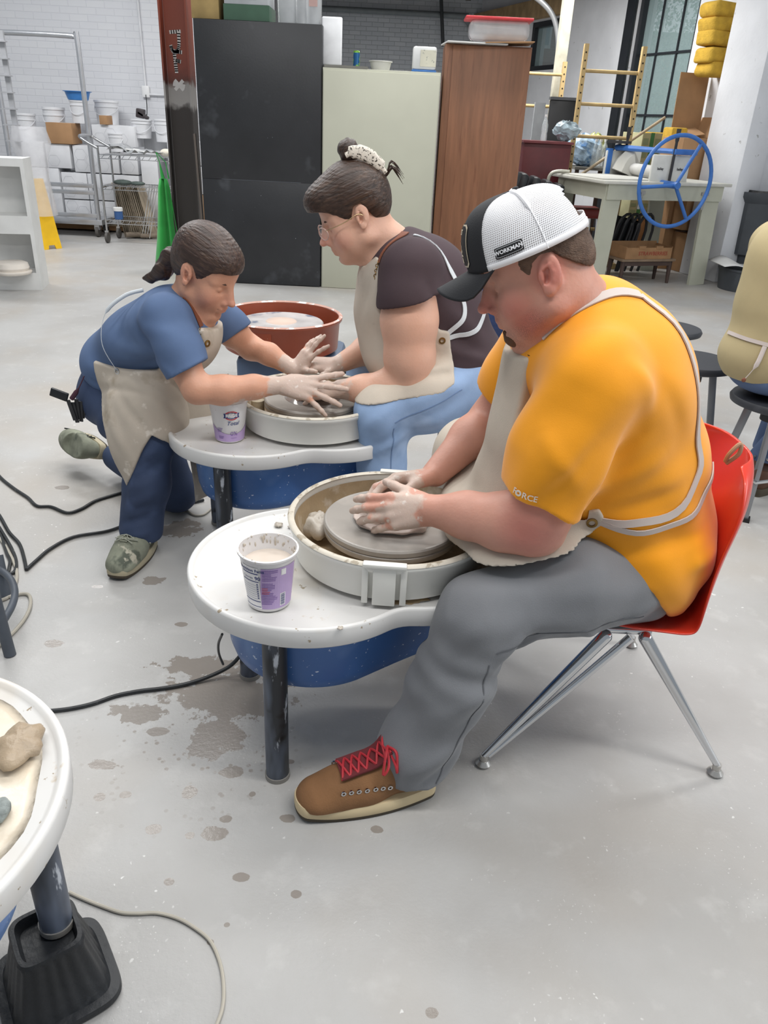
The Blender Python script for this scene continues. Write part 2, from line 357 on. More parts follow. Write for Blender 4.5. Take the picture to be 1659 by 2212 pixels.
# ================================================================ BACKGROUND
def R4(u0, v0, u1, v1, Y):
    a = AY(u0, v1, Y); b = AY(u1, v0, Y); return a[0], b[0], a[2], b[2]
M_black = mat('worn black lacquer', '2a2b2e', .42, var=.12, scale=2.5, bump=.05, spots=[('5a5d62', 2.2, .60, .25), ('b8bac0', 55, .74, .03)])
t = thing('storage_cabinet', 'tall black scuffed cabinet standing between the steel column and the cream cabinet', 'cabinet', (-1.228, 7.56, 0))
MB().box((0, .03, 1.045), (1.055, .44, 2.09), bev=.004).build('body', M_black, t)
MB().box((0, -.205, 1.49), (1.045, .02, 1.195), bev=.002).build('door', M_black, t); MB().box((0, -.205, .449), (1.045, .02, .884), bev=.002).build('door', M_black, t)
MB().box((0, -.2155, .893), (.7, .002, .003)).build('scuff_strip', mat('pale scuff', '5d6066', .8), t)
M_cream = mat('cream enamel', 'b9b9a8', .5, var=.025, scale=3, spots=[('8f8d80', 26, .745, .02)])
t = thing('storage_cabinet', 'cream painted metal cabinet between the black cabinet and the woodgrain cabinet', 'cabinet', (-.2, 7.56, 0))
MB().box((0, .02, .895), (.985, .44, 1.79), bev=.004).build('body', M_cream, t); MB().box((0, -.206, .887), (.97, .014, 1.77), bev=.004).build('door', M_cream, t)
MB().box((-.30, -.05, 1.80), (.36, .3, .018)).build('top_board', mat('grey board', '77766f', .7), t)
M_wg = mat('woodgrain laminate', '855a40', .45, var=.10, scale=3.2, stretch=(9, 9, .7), spots=[('734a34', 5, .56, .16, None, 1), ('93674a', 3, .62, .2, None, 1)])
t = thing('storage_cabinet', 'brown woodgrain cabinet at the right end of the cabinet row', 'cabinet', (.68, 7.68, 0))
MB().box((0, .02, 1.005), (.72, .46, 2.01), bev=.003).build('body', M_wg, t); MB().box((.03, -.218, 1.0), (.655, .016, 2.0), bev=.002).build('door', M_wg, t)
# steel column
t = thing('steel_column', 'H shaped steel column with red paint above and black below, painted J F and a cross', 'column', (-2.035, 7.9, 0))
def colmat():
    m = bpy.data.materials.new('column paint'); m.use_nodes = True; nt = m.node_tree; N = nt.nodes; L = nt.links; b = N['Principled BSDF']
    tc = N.new('ShaderNodeTexCoord'); sp = N.new('ShaderNodeSeparateXYZ'); L.new(tc.outputs['Object'], sp.inputs[0])
    n = N.new('ShaderNodeTexNoise'); n.inputs['Scale'].default_value = 9; n.inputs['Detail'].default_value = 5; L.new(tc.outputs['Object'], n.inputs['Vector'])
    ma = N.new('ShaderNodeMath'); ma.operation = 'MULTIPLY_ADD'; ma.inputs[1].default_value = .16; L.new(n.outputs['Fac'], ma.inputs[0]); L.new(sp.outputs[2], ma.inputs[2])
    dv = N.new('ShaderNodeMath'); dv.operation = 'DIVIDE'; dv.inputs[1].default_value = 2.5; L.new(ma.outputs[0], dv.inputs[0])
    r = N.new('ShaderNodeValToRGB'); e = r.color_ramp.elements; L.new(dv.outputs[0], r.inputs[0])
    e[0].position = 0; e[0].color = srgb('37332f'); e[1].position = 1; e[1].color = srgb('8a4434')
    for p_, c_ in ((.60, '3b3532'), (.618, 'a39f9c'), (.672, '9a9693'), (.69, '5b3128'), (.73, '7d3e30'), (.8, '86422f')):
        q = e.new(p_); q.color = srgb(c_)
    L.new(r.outputs[0], b.inputs['Base Color']); b.inputs['Roughness'].default_value = .5
    return m
M_col = colmat()
mb = MB(); mb.box((0, 0, 2.3), (.20, .012, 4.6)); mb.box((-.115, 0, 2.3), (.016, .2, 4.6)); mb.box((.115, 0, 2.3), (.016, .2, 4.6)); mb.box((0, 0, .012), (.34, .3, .024))
mb.build('beam', M_col, t, smooth=0)
M_chalk = mat('white paint mark', 'cfccca', .8, alpha=1)
zc = lambda v: AY(385, v, 7.89)[2]
def strokes(name, segs, v, w_=.028, sc=.17):
    mb = MB(); z0_ = zc(v)
    for i, pl in enumerate(segs):
        Q = spline([Vector(((x-.5)*sc*.6-.005, -.0075-.0005*i, z0_+(z-.5)*sc)) for x, z in pl], 5)
        for k in range(len(Q)-1):
            d = (Q[k+1]-Q[k]).normalized(); n_ = Vector((-d.z, 0, d.x))*w_/2; a_ = Q[k]-d*w_*.15; b_ = Q[k+1]+d*w_*.15; mb.quad(a_-n_, b_-n_, b_+n_, a_+n_)
    mb.build(name, M_chalk, t, smooth=0, fix=False)
strokes('painted_letter', [[(.0, .95), (.9, 1.0)], [(.75, .98), (.72, .4), (.5, .08), (.15, .1), (.0, .35)]], 92)
strokes('painted_letter', [[(.25, .98), (.3, .5), (.35, 0)], [(.25, .97), (.9, .93)], [(.3, .55), (.75, .5)]], 133, .03)
mb = MB()
for i, a in enumerate((.78, -.78, .15)): mb.box((-.005, -.008-.0003*i, zc(184)), (.11, .002, .03), rot=RY(a))
mb.build('painted_cross', M_chalk, t, smooth=0)
# leaning dark boards between column and cabinet
t = thing('wooden_strip', 'thin dark strips leaning between the steel column and the black cabinet', 'strip', (-1.8, 7.45, 0))
MB().box((0, 0, .62), (.018, .03, 1.24), rot=RY(-.03)).build('strip', mat('dark strip', '6b625b', .6), t); MB().box((.05, .02, .55), (.014, .03, 1.1), rot=RY(.05)).build('strip', mat('dark strip', '6b625b', .6), t)
# green apron hanging on the column
M_green = mat('bright green cloth', '2f9e45', .8, var=.1, scale=6, sheen=.2)
t = thing('hanging_apron', 'bright green apron hanging by its neck loop from the side of the steel column', 'apron', (-2.22, 7.78, 0))
def sheet(mb, rows, n=24, thick=None):
    """rows: list of (list of 3D points); makes a lofted surface"""
    R = [[mb.bm.verts.new(p) for p in spline(r, max(1, n//(len(r)-1)))] for r in rows]
    for A, B in zip(R[:-1], R[1:]):
        for i in range(len(A)-1): mb.bm.faces.new((A[i], A[i+1], B[i+1], B[i]))
    return mb
def ap_row(z, w, f):
    return [Vector((-w, .00, z)), Vector((-w*.45, -f, z)), Vector((0, f*.8, z)), Vector((w*.4, -f, z)), Vector((w*.75, f*.6, z)), Vector((w, 0, z))]
rows = [ap_row(z, w_, f) for z, w_, f in ((.84, .035, .02), (.76, .055, .03), (.55, .075, .045), (.3, .105, .055), (.12, .135, .06), (.02, .15, .06))]
sheet(MB(), rows).build('cloth', M_green, t, smooth=180, thick=.003)
MB().tube([(-.05, 0, 1.06), (-.02, -.01, .98), (.0, -.01, .84)], (.004, .02), seg=8, flat=(0, 1, 0)).build('neck_loop', M_green, t)
MB().tube([(-.05, .01, 1.06), (.03, .015, .98), (.05, .01, .84)], (.004, .008), seg=8, flat=(0, 1, 0)).build('neck_loop', M_green, t)
MB().tube([(.02, 0, .02), (.03, -.01, -.0), (.035, 0, -.06+.07)], .006, seg=6).build('tie', M_green, t)
# ---- brackets of white brick wall: outlet, conduit, pipes
M_galv = mat('galvanised pipe', 'aeb0b2', .4, metal=.6)
p = AY(315, 198, 10.9)
o = MB().box((0, 0, 0), (.09, .04, .13), bev=.008).build('socket_box', mat('white plastic', 'e4e4e4', .4), None); o.location = (p[0], 10.9, p[2]); tag(o, 'small white socket box on the white brick wall above the buckets', 'socket')
MB().cyl((p[0], 10.9, p[2]+.06), (p[0]-.02, 10.9, 4.4), .014).cyl((p[0]+.045, 10.9, p[2]-.03), (p[0]+.6, 10.9, p[2]-.03), .012).build('conduit', mat('white conduit', 'd2d3d6', .5), None)
tag(bpy.data.objects['conduit'], 'thin white conduit running up the brick wall from the socket box', 'conduit')
a = AY(690, 18, 15.6); b_ = AY(985, 34, 15.6)
o = MB().tube([a, b_, AY(1005, 40, 15.6), AY(1022, 70, 15.6), AY(1024, 110, 15.6)], .045, seg=12, smooth=6).build('drain_pipe', mat('grey pipe', '7d8589', .5), None); tag(o, 'grey pipe along the top of the far wall bending down behind the woodgrain cabinet', 'pipe')
o = MB().cyl(AY(953, 0, 15.5), AY(957, 100, 15.5), .03).build('drain_pipe', mat('dark pipe', '3b3f42', .5), None); tag(o, 'dark vertical pipe on the far wall above the white container', 'pipe')
pts = [AY(u, v, 11.2) for u, v in ((1120, -30), (1165, 0), (1192, 30), (1204, 70), (1205, 120), (1199, 180), (1190, 235))]
o = MB().tube(pts, .032, seg=12, smooth=6).build('conduit', M_galv, None); tag(o, 'bent grey metal conduit sweeping down beside the small far window', 'conduit')
q0 = AY(1231, -10, 10.6); q1 = AZ(1170, 470, 0)
o = MB().box(((q0[0])+.02, 10.78, 2.2), (.13, .06, 4.4), rot=RZ(.3)).build('timber_post', mat('cream painted timber', 'b9b5a4', .7, var=.1), None); tag(o, 'cream painted timber post between the small window and the plaster wall', 'post')
# ---- left: white shelf unit
M_wht = mat('white painted board', 'dadad8', .6, var=.03)
sx1 = -3.011; sy = 6.62
t = thing('shelf_unit', 'white open shelf unit at the left edge holding a pale round mould', 'shelf', (sx1-.46, sy+.06, 0), .2)
hz = 1.02
mb = MB().box((.435, 0, hz/2), (.03, .28, hz)); mb.build('side_panel', M_wht, t, smooth=0); MB().box((-.435, 0, hz/2), (.03, .28, hz)).build('side_panel', M_wht, t, smooth=0)
for z, h in ((hz-.03, .06), (.52, .14), (.07, .14)): MB().box((0, 0, z), (.84, .28, h)).build('shelf_board', M_wht, t, smooth=0)
MB().box((0, .13, hz/2), (.84, .015, hz)).build('back_panel', M_wht, t, smooth=0)
t = thing('plaster_mould', 'pale round plaster mould on the bottom shelf of the white shelf unit', 'mould', (AY(30, 585, 6.58)[0], 6.56, .142))
MB().lathe([(0, 0), (.14, 0), (.15, .012), (.15, .022), (.13, .028), (0, .028)]).build('base_plate', mat('pale plaster', 'ddd5cb', .8, var=.06), t)
MB().lathe([(0, .028), (.125, .028), (.135, .05), (.125, .085), (.1, .095), (0, .09)]).build('mould', mat('pale plaster', 'ddd5cb', .8, var=.06), t)
# ---- wet floor sign under a clear bag
M_yel = mat('yellow plastic', 'e8b818', .45)
t = thing('wet_floor_sign', 'yellow folding floor sign under a cloudy plastic bag behind the white shelf', 'sign', tuple(AZ(100, 535, 0)))
def trap(mb, y0, y1, w0, w1, z1):
    mb.bm.faces.new([mb.bm.verts.new(v) for v in ((-w0, y0, 0), (-w0*.4, y0, 0), (-w0*.3, y0+(y1-y0)*.06, .04), (w0*.3, y0+(y1-y0)*.06, .04), (w0*.4, y0, 0), (w0, y0, 0), (w1, y1, z1), (-w1, y1, z1))]); return mb
o = trap(MB(), -.13, -.01, .11, .07, .70).build('panel', M_yel, t, smooth=0, thick=.012); o.rotation_euler = (0, 0, .9)
o = trap(MB(), .13, .01, .11, .07, .70).build('panel', M_yel, t, smooth=0, thick=.012); o.rotation_euler = (0, 0, .9)
t = thing('plastic_bag', 'cloudy clear plastic bag draped over the yellow sign and hanging beside the rack', 'bag', tuple(AZ(100, 535, 0)))
M_film = mat('cloudy plastic film', 'dcdcdf', .35, alpha=.42, spec=.3)
MB().lathe([(.17, .34), (.155, .5), (.13, .72), (.15, .9), (.2, 1.05), (.16, 1.2)], seg=32).build('film', M_film, t, smooth=180)
# ---- tall aluminium platform trolley
M_alu = mat('brushed aluminium', 'c3c5c9', .3, metal=.75)
YT = 9.75
def P(u, v, Y=YT): return Vector(AY(u, v, Y))
zt = P(168, 78).z; xr = P(190, 280).x; xl = xr-.95
t = thing('platform_trolley', 'tall aluminium platform trolley with a hoop frame in front of the white cartons', 'trolley', ((xl+xr)/2, YT, 0))
hw = (xr-xl)/2; zd = .17
MB().tube([(hw, 0, zd), (hw, 0, zt-.12), (hw-.03, 0, zt-.02), (hw-.12, 0, zt), (-hw+.12, 0, zt), (-hw+.03, 0, zt-.02), (-hw, 0, zt-.12), (-hw, 0, zd)], .028, seg=12, smooth=3).build('hoop_frame', M_alu, t)
MB().box((0, .16, zd), (.95*1.0+.1, .38, .06), bev=.006).build('platform', M_alu, t)
for z in (.245, .50, .575): MB().box((0, -.02, z), (.95, .03, .045), bev=.004).build('rail', M_alu, t)
M_rub = mat('dark rubber', '55524f', .6)
for x in (-hw+.03, hw-.03):
    for y in (.03, .30):
        c_ = MB().box((x, y, .115), (.06, .07, .06)).build('caster_fork', M_alu, t); MB().cyl((x-.018, y, .062), (x+.018, y, .062), .062).build('caster_wheel', M_rub, c_)
# left rack (only its right post and rungs are in the picture)
YL = 8.9; x0 = P(22, 200, YL).x
t = thing('drying_rack', 'pale metal drying rack post with short shelf lugs at the left edge', 'rack', (x0, YL, 0))
MB().box((0, 0, 1.02), (.05, .03, 2.05)).box((-.42, 0, 1.02), (.05, .03, 2.05)).build('post', mat('grey lacquered steel', 'b4b5b8', .4, metal=.4), t, smooth=0)
for i in range(12): MB().box((-.03, -.02, .3+i*.15), (.16, .05, .012)).build('shelf_lug', mat('grey lacquered steel', 'b4b5b8', .4, metal=.4), t, smooth=0)
MB().box((-.22, .3, .1), (.42, .6, .03)).build('base', mat('grey lacquered steel', 'b4b5b8', .4, metal=.4), t, smooth=0)
# ---- cartons with hexagon print
def hexmat():
    m = mat('white carton board', 'd6d7da', .7, var=.03)
    return m
M_carton = hexmat(); M_ink = mat('pale grey carton print', 'c2c3c8', .8); M_kraft = mat('brown cardboard', 'a5805c', .8, var=.08, scale=5)
def carton(x0, x1, z0, z1, Y, D, m, label, group=None, cat='box', hexes=True, name='carton', rz=0):
    w_ = x1-x0; h = z1-z0
    t = thing(name, label, cat, ((x0+x1)/2, Y+D/2, z0), rz, group)
    MB().box((0, 0, h/2), (w_-.006, D, h-.003), bev=.004).build('carton_body', m, t)
    MB().box((0, 0, h+.0005-.0015), (w_-.02, .05, .002)).build('tape', mat('packing tape', 'c8bda6' if m is M_kraft else 'd9d9db', .3), t, smooth=0)
    if hexes and w_ > .12:
        mb = MB(); r = .075; rn = random.Random(int(abs(x0)*100+z0*50))
        for i in range(5):
            for j in range(4):
                cx = -w_/2+r*1.2+i*r*1.75; cz = r*1.1+j*r*1.52+(i % 2)*r*.7
                if abs(cx)+r*.9 > w_/2 or cz+r*.9 > h or rn.random() < .25: continue
                for k in range(6):
                    a0 = k*PI/3; a1 = a0+PI/3; p0 = Vector((cx+r*math.cos(a0), -D/2-.001, cz+r*.9*math.sin(a0))); p1 = Vector((cx+r*math.cos(a1), -D/2-.001, cz+r*.9*math.sin(a1)))
                    d = (p1-p0).normalized(); n_ = Vector((-d.z, 0, d.x))*.002; mb.quad(p0-n_, p1-n_, p1+n_, p0+n_)
        if len(mb.bm.verts): mb.build('hexagon_print', M_ink, t, smooth=0, fix=False)
    return t
YB = 10.15
def cart_px(u0, v0, u1, v1, label, group=None, Y=YB, m=None, D=.4, floor_z=None, **k):
    x0, x1, z0, z1 = R4(u0, v0, u1, v1, Y)
    if floor_z is not None: z0 = floor_z
    return carton(x0, x1, max(z0, 0.03), z1, Y, D, m or M_carton, label, group, **k)
# wooden pallet under them
t = thing('pallet', 'low wooden pallet under the white cartons', 'pallet', (-3.35, 10.56, 0))
for i in range(3): MB().box((0, -.3+i*.3, .05), (3.2, .09, .06)).build('bearer', M_kraft, t, smooth=0)
MB().box((0, 0, .09), (3.2, .78, .02)).build('deck', mat('pale pallet wood', 'b8a78c', .8), t, smooth=0)
g_hex = 'white cartons with hexagon print'
zr = [.105, .38, .69, 1.02]
xa = [-4.15, -3.83, -3.51, -3.19]
for r_ in range(2):
    for c_ in range(3):
        carton(xa[c_], xa[c_+1]-.004, zr[r_], zr[r_+1]-.01, YB, .45, M_carton, '%s white carton with hexagon print in the %s row behind the trolley' % (('left', 'middle', 'right')[c_], ('lowest', 'second')[r_]), g_hex)
carton(-4.62, -4.33, .105, .72, YB, .4, M_carton, 'white carton standing at the left end behind the drying rack', g_hex)
carton(-4.64, -4.32, .722, 1.0, YB, .4, M_carton, 'white carton on the left end stack behind the plastic bag', g_hex)
carton(-4.31, -4.17, .105, .72, YB, .4, M_carton, 'narrow white carton between the end stack and the hexagon cartons', g_hex)
carton(-4.3, -4.0, .722, .99, YB, .4, M_carton, 'white carton under the brown cardboard box', g_hex)
carton(-3.97, -3.42, .69, .985, YB, .45, M_carton, 'wide white hexagon carton on top of the stack behind the trolley', g_hex)
carton(-3.40, -3.19, .69, .93, YB, .45, M_carton, 'small white carton beside the wide hexagon carton', g_hex)
carton(-3.72, -3.2, .99, 1.22, YB+.03, .4, M_carton, 'upper white carton under the blue basin bucket', g_hex)
carton(-3.16, -2.95, .105, .93, YB, .4, M_carton, 'tall white carton stack behind the left end of the wire cart', g_hex, hexes=False)
carton(-2.78, -2.36, .105, .5, YB, .4, M_kraft, 'brown carton at floor level behind the wire cart', None, hexes=False)
carton(-2.8, -2.36, .505, .82, YB, .4, M_carton, 'white carton resting on the brown carton behind the wire cart', g_hex)
carton(-2.82, -2.37, .825, 1.09, YB, .4, M_carton, 'white printed carton under the bucket with the charger', g_hex)
carton(-2.35, -2.0, .825, 1.06, YB, .4, M_carton, 'white carton half hidden behind the steel column', g_hex)
carton(-2.35, -2.0, .105, .82, YB, .4, M_carton, 'tall white carton behind the green apron', g_hex, hexes=False)
x0, x1, z0, z1 = R4(100, 241, 150, 285, YB-.02); carton(x0, x1, .992, .992+(z1-z0), YB-.02, .3, M_kraft, 'brown cardboard box on top of the white cartons', None, hexes=False)
x0, x1, z0, z1 = R4(216, 268, 231, 290, YB-.02); carton(x0, x1, 1.222, 1.222+.1, YB, .2, M_kraft, 'small brown box on the white carton near the lidded buckets', None, hexes=False)
# ---- buckets
M_buck = mat('white bucket plastic', 'dcdde0', .35, var=.02)
def bucket(u, v0, v1, wpx, Y, label, zb, lid=True):
    c = AY(u, (v0+v1)/2, Y); s = 1660/(Y*math.cos(PITCH)+.3); r = wpx/2/s; h = (v1-v0)/s
    t = thing('bucket', label, 'bucket', (c[0], Y, zb), 0, 'white plastic buckets by the brick wall')
    MB().lathe([(0, 0), (r*.86, 0), (r*.96, h*.75), (r*1.02, h*.76), (r*1.02, h*.8), (r*.97, h*.81), (r, h*.97)], seg=32).build('bucket_body', M_buck, t)
    if lid: MB().lathe([(0, h*.985), (r*.9, h*.985), (r*.92, h), (r*1.05, h), (r*1.06, h*.93), (r*1.0, h*.92)], seg=32).build('lid', M_buck, t)
    MB().tube([(r*1.02*math.cos(a), -abs(r*1.05*math.sin(a)), h*.78-.1*math.sin(a)) for a in np.linspace(0, PI, 12)], .004, seg=6).build('handle', M_buck, t)
    return t, c, r, h
bucket(53, 222, 275, 42, YB+.2, 'leftmost white lidded bucket partly behind the drying rack', .995)
bucket(118, 223, 290, 44, YB+.32, 'white lidded bucket behind the brown cardboard box', .992)
bk = bucket(172, 219, 262, 36, YB+.2, 'white bucket carrying the blue basin', 1.222)
bucket(232, 219, 272, 48, YB+.5, 'large white lidded bucket right of the trolley upright', 1.17)
MB().box((-2.95, YB+.5, .63), (.5, .3, 1.07)).build('shelf_stack', mat('plain grey carton', 'b9babd', .8), None); tag(bpy.data.objects['shelf_stack'], 'grey carton stack under the large white bucket', 'box')  # one even grey, darker than the white cartons
bucket(250, 276, 312, 30, YB+.05, 'small white bucket standing below the large lidded bucket', .935)
bc = bucket(305, 238, 274, 42, YB+.2, 'white bucket with a dark charger on its lid', 1.092)
bucket(350, 232, 275, 34, YB+.2, 'white bucket half hidden by the steel column', 1.062)
c = bk[1]
o = MB().lathe([(0, 0), (.115, 0), (.145, .085), (.165, .088), (.165, .094), (.138, .092), (.108, .01), (0, .01)], seg=40).build('basin', mat('blue plastic', '3f7fc4', .35), None); o.location = (c[0]-.0, YB+.2, 1.222+bk[3]+.001); tag(o, 'blue plastic basin on a white bucket near the trolley upright', 'basin')
o = MB().box((0, 0, .05), (.1, .08, .1), bev=.012, rot=RY(.15)).box((.03, -.01, .03), (.14, .06, .04), bev=.01, rot=RY(.5)).build('charger', mat('dark grey plastic', '3a3436', .5), None); o.location = (bc[1][0], YB+.2, 1.092+bc[3]+.012); tag(o, 'dark grey battery charger on a white bucket lid', 'charger')
pz = AY(315, 205, 10.85)
o = MB().tube([pz, (pz[0]+.03, 10.75, pz[2]-.15), (pz[0]+.05, 10.6, pz[2]-.33), (bc[1][0]+.06, YB+.22, 1.092+bc[3]+.05)], .006, seg=6, smooth=5).build('power_cord', mat('black cable', '26282b', .5), None); tag(o, 'short black lead from the wall socket to the charger', 'cord')
# ---- chrome wire cart
M_chr = mat('chrome wire', 'c9cacc', .18, metal=1.0)
xw0 = P(222, 420, 9.35).x; xw1 = xw0+.86; Yw = 9.35
t = thing('wire_cart', 'chrome wire cart with three shelves in front of the stacked cartons', 'cart', ((xw0+xw1)/2, Yw+.2, 0))
h2 = .43
zs = [.235, .60, .92]
for z in zs:
    sh = MB().box((0, -.2, z+.02), (.86, .01, .008)).box((0, -.2, z-.02), (.86, .01, .008)).box((0, .2, z+.02), (.86, .01, .008)).box((-h2, 0, z), (.01, .4, .012)).box((h2, 0, z), (.01, .4, .012))
    for i in range(11): sh.cyl((-.4+i*.075, -.2, z-.02), (-.365+i*.075, -.2, z+.02), .003, seg=6)
    for i in range(28): sh.cyl((-.42+i*.031, -.2, z+.02), (-.42+i*.031, .2, z+.02), .0025, seg=6)
    sh.build('wire_shelf', M_chr, t, smooth=0)
for sx in (-1, 1):
    for sy_ in (-1, 1):
        MB().cyl((sx*h2, sy_*.2, .13), (sx*h2, sy_*.2, 1.03), .0125, seg=12).build('post', M_chr, t)
        fk = MB().box((sx*h2, sy_*.2, .11), (.04, .03, .05)).build('caster_fork', M_chr, t); MB().cyl((sx*h2-.014, sy_*.2, .062), (sx*h2+.014, sy_*.2, .062), .06).build('caster_wheel', M_rub, fk)
MB().tube([(-h2, -.2, 1.0), (-h2-.12, -.2, 1.06), (-h2-.2, -.17, 1.11), (-h2-.21, 0, 1.12), (-h2-.2, .17, 1.11), (-h2-.12, .2, 1.06), (-h2, .2, 1.0)], .015, seg=10, smooth=4).build('push_handle', M_chr, t)
cx_ = (xw0+xw1)/2
t = thing('foil_sheet', 'crumpled silver and white sheeting on the top shelf of the wire cart', 'sheet', (cx_-.02, Yw+.2, .945))
mb = MB(); rn = random.Random(3)
g = [[Vector((-.33+i*.045, -.15+j*.05, .012+.05*rn.random()*(1 if 0 < i < 15 else .3)+(.05*math.exp(-((i-2)/2.5)**2)))) for i in range(16)] for j in range(7)]
vv = [[mb.bm.verts.new(p_) for p_ in r_] for r_ in g]
for j in range(6):
    for i in range(15): mb.bm.faces.new((vv[j][i], vv[j][i+1], vv[j+1][i+1], vv[j+1][i]))
mb.build('sheet', mat('crumpled silver sheet', 'b9bbbd', .35, metal=.5, var=.2, scale=10), t, smooth=0, thick=.002)
MB().box((-.06, 0, .05), (.42, .2, .012), rot=RY(.08)).build('card', M_wht, t, smooth=0)
o = MB().sph((0, 0, .04), .05, (1.3, 1, .8)).build('sponge', mat('cream sponge', 'e3dccd', .9), None); o.location = (cx_+.3, Yw+.1, .945); tag(o, 'cream round sponge on the top shelf of the wire cart', 'sponge')
o = MB().sph((0, 0, .03), .05, (2.2, 1, .6)).sph((.16, .02, .025), .05, (1.8, 1, .45)).build('cloth_bundle', mat('dark olive cloth', '4a5450', .9, var=.3), None); o.location = (cx_-.22, Yw+.1, .624); tag(o, 'dark olive bundle on the middle shelf of the wire cart', 'bundle')
t = thing('jar', 'blue jar with a white lid on the bottom shelf of the wire cart', 'jar', (P(248, 465, 9.3).x, Yw+.08, .258))
MB().lathe([(0, 0), (.045, 0), (.048, .01), (.048, .09), (0, .09)], seg=24).build('jar_body', mat('blue jar label', '3c5f93', .4), t); MB().lathe([(0, .13), (.045, .13), (.052, .125), (.052, .09), (0, .09)], seg=24).build('lid', M_wht, t)
mb = MB()
for i in range(16):
    a = .18+.012*i; mb.box((-.11+i*.02, .02*math.sin(i), .31), (.007, .3, .62), rot=RY(-.16-.004*i))
o = mb.build('paper_sacks', mat('folded paper sacks', 'a89b88', .85, var=.25, scale=9, stretch=(1, 1, .3)), None, smooth=0); o.location = (P(275, 430, 9.85).x, 9.97, .0); tag(o, 'stack of folded brown paper sacks leaning upright behind the wire cart', 'sacks', kind='stuff')
for i in range(4):
    o = MB().cyl((.15, 0, .62), (0, -.02, .012), .006, seg=8).build('metal_rod', mat('white rod', 'd0cfcc', .4), None); x_ = P(304+i*5.5, 475, 9.8).x; o.location = (x_, 9.8, 0); tag(o, 'thin white rod leaning behind the wire cart near the green apron', 'rod', 'white rods behind the wire cart')
o = MB().cyl((-.12, -.12, .045), (.22, .1, .045), .03, seg=10).cyl((.05, -.1, .04), (.4, .08, .04), .025, seg=10).build('driftwood', mat('grey weathered wood', '8f8273', .9, var=.2, bump=.4), None); o.location = (P(285, 500, 9.6).x+.0, 9.85, 0); tag(o, 'weathered wood pieces lying on the floor under the wire cart', 'wood')
# ---- items on the cabinets
ct = 2.092
x0, x1, z0, z1 = R4(410, 0, 470, 38, 7.35); carton(x0, x1, ct, ct+.34, 7.4, .35, mat('tan carton', 'a9905f', .8, var=.1), 'tan box on the left end of the black cabinet', None, hexes=False)
x0, x1, z0, z1 = R4(482, 0, 580, 40, 7.35)
t = thing('storage_box', 'dark green box with a pale printed lid on the black cabinet', 'box', ((x0+x1)/2, 7.55, ct)); w_ = x1-x0
MB().box((0, 0, .055), (w_, .35, .11)).build('box_body', mat('dark green card', '3c5a48', .6), t, smooth=0); lid_ = MB().box((.0, 0, .19), (w_*.96, .35, .16), bev=.004).build('lid', mat('pale grey card', 'a9adb0', .6), t)
mb = MB()
for i in range(4): mb.box((-.02, -.176, .15+i*.028), (w_*.55-.03*i, .002, .009))
mb.build('printed_lines', mat('grey print', '83878c', .7), lid_, smooth=0)
M_clear = mat('clear plastic', 'dfe2e4', .12, trans=.0, alpha=.38, spec=.8)
for u, w2, lb in ((618, 36, 'clear jug on the black cabinet beside the green box'), (652, 26, 'middle clear plastic jug on the black cabinet'), (677, 30, 'rightmost clear plastic tub with a small red label on the black cabinet')):
    xx = AY(u, 30, 7.5)[0]; t = thing('plastic_tub', lb, 'tub', (xx, 7.55, ct)); r = w2/2/225
    MB().lathe([(0, .004), (r*.85, .004), (r*.95, .02), (r, .3), (r*1.05, .31)], seg=28).build('tub_body', M_clear, t)
    if u == 677: MB().box((0, -r-.004, .16), (.07, .004, .06)).build('label', mat('pinkish label', 'b99a94', .6), t, smooth=0)
zt2 = 1.79
x0, x1, z0, z1 = R4(696, 56, 736, 135, 7.45)
t = thing('chopping_board', 'white rounded plastic board standing upright on the cream cabinet', 'board', ((x0+x1)/2, 7.5, zt2+.02)); MB().box((0, 0, .175), (x1-x0+.02, .03, .35), bev=.014, seg=3).build('board', mat('white polythene', 'e6e7e9', .4), t)
t = thing('drink_can', 'slim blue and green drink can on the cream cabinet', 'can', (AY(770, 130, 7.5)[0], 7.5, zt2+.002)); MB().lathe([(0, 0), (.024, 0), (.028, .006), (.028, .125), (.023, .135), (0, .132)], seg=24).build('can_body', mat('green can print', '6fa03c', .3, metal=.4), t)
MB().lathe([(.0286, .012), (.0286, .12)], seg=24).build('wrap_label', mat('blue can print', '2c5f8f', .3, metal=.4, spots=[('7fb045', 14, .5, .02)]), t)
t = thing('plastic_tub', 'low white tub beside the can on the cream cabinet', 'tub', (AY(822, 140, 7.5)[0], 7.5, zt2+.001)); MB().lathe([(0, 0), (.075, 0), (.09, .06), (.1, .062), (.1, .07), (.0, .068)], seg=32).build('tub_body', mat('translucent white tub', 'c9c8c2', .5), t)
x0, x1, z0, z1 = R4(890, 106, 944, 148, 7.45)
t = thing('plastic_tub', 'square white tub on a blue lid at the right end of the cream cabinet', 'tub', ((x0+x1)/2, 7.5, zt2+.001)); w_ = x1-x0
MB().box((0, 0, .008), (w_*1.04, .2, .016), bev=.004).build('lid', mat('blue lid plastic', '3d6fb0', .4), t); MB().box((0, 0, .10), (w_, .19, .17), bev=.02).build('tub_body', mat('white tub plastic', 'd6d7d6', .4), t); MB().box((.03, -.098, .1), (.13, .004, .12)).build('label', mat('cream label', 'cfccba', .6, spots=[('8a8c86', 30, .6, .05)]), t, smooth=0)
zt3 = 2.012
t = thing('paper_sheets', 'loose pale papers on top of the woodgrain cabinet', 'paper', (.66, 7.6, zt3)); MB().box((-.1, -.03, .006), (.5, .4, .01), rot=RZ(.1)).build('sheet', M_wht, t, smooth=0); MB().box((.18, -.06, .02), (.4, .36, .008), rot=RY(-.05)).build('sheet', M_kraft, t, smooth=0)
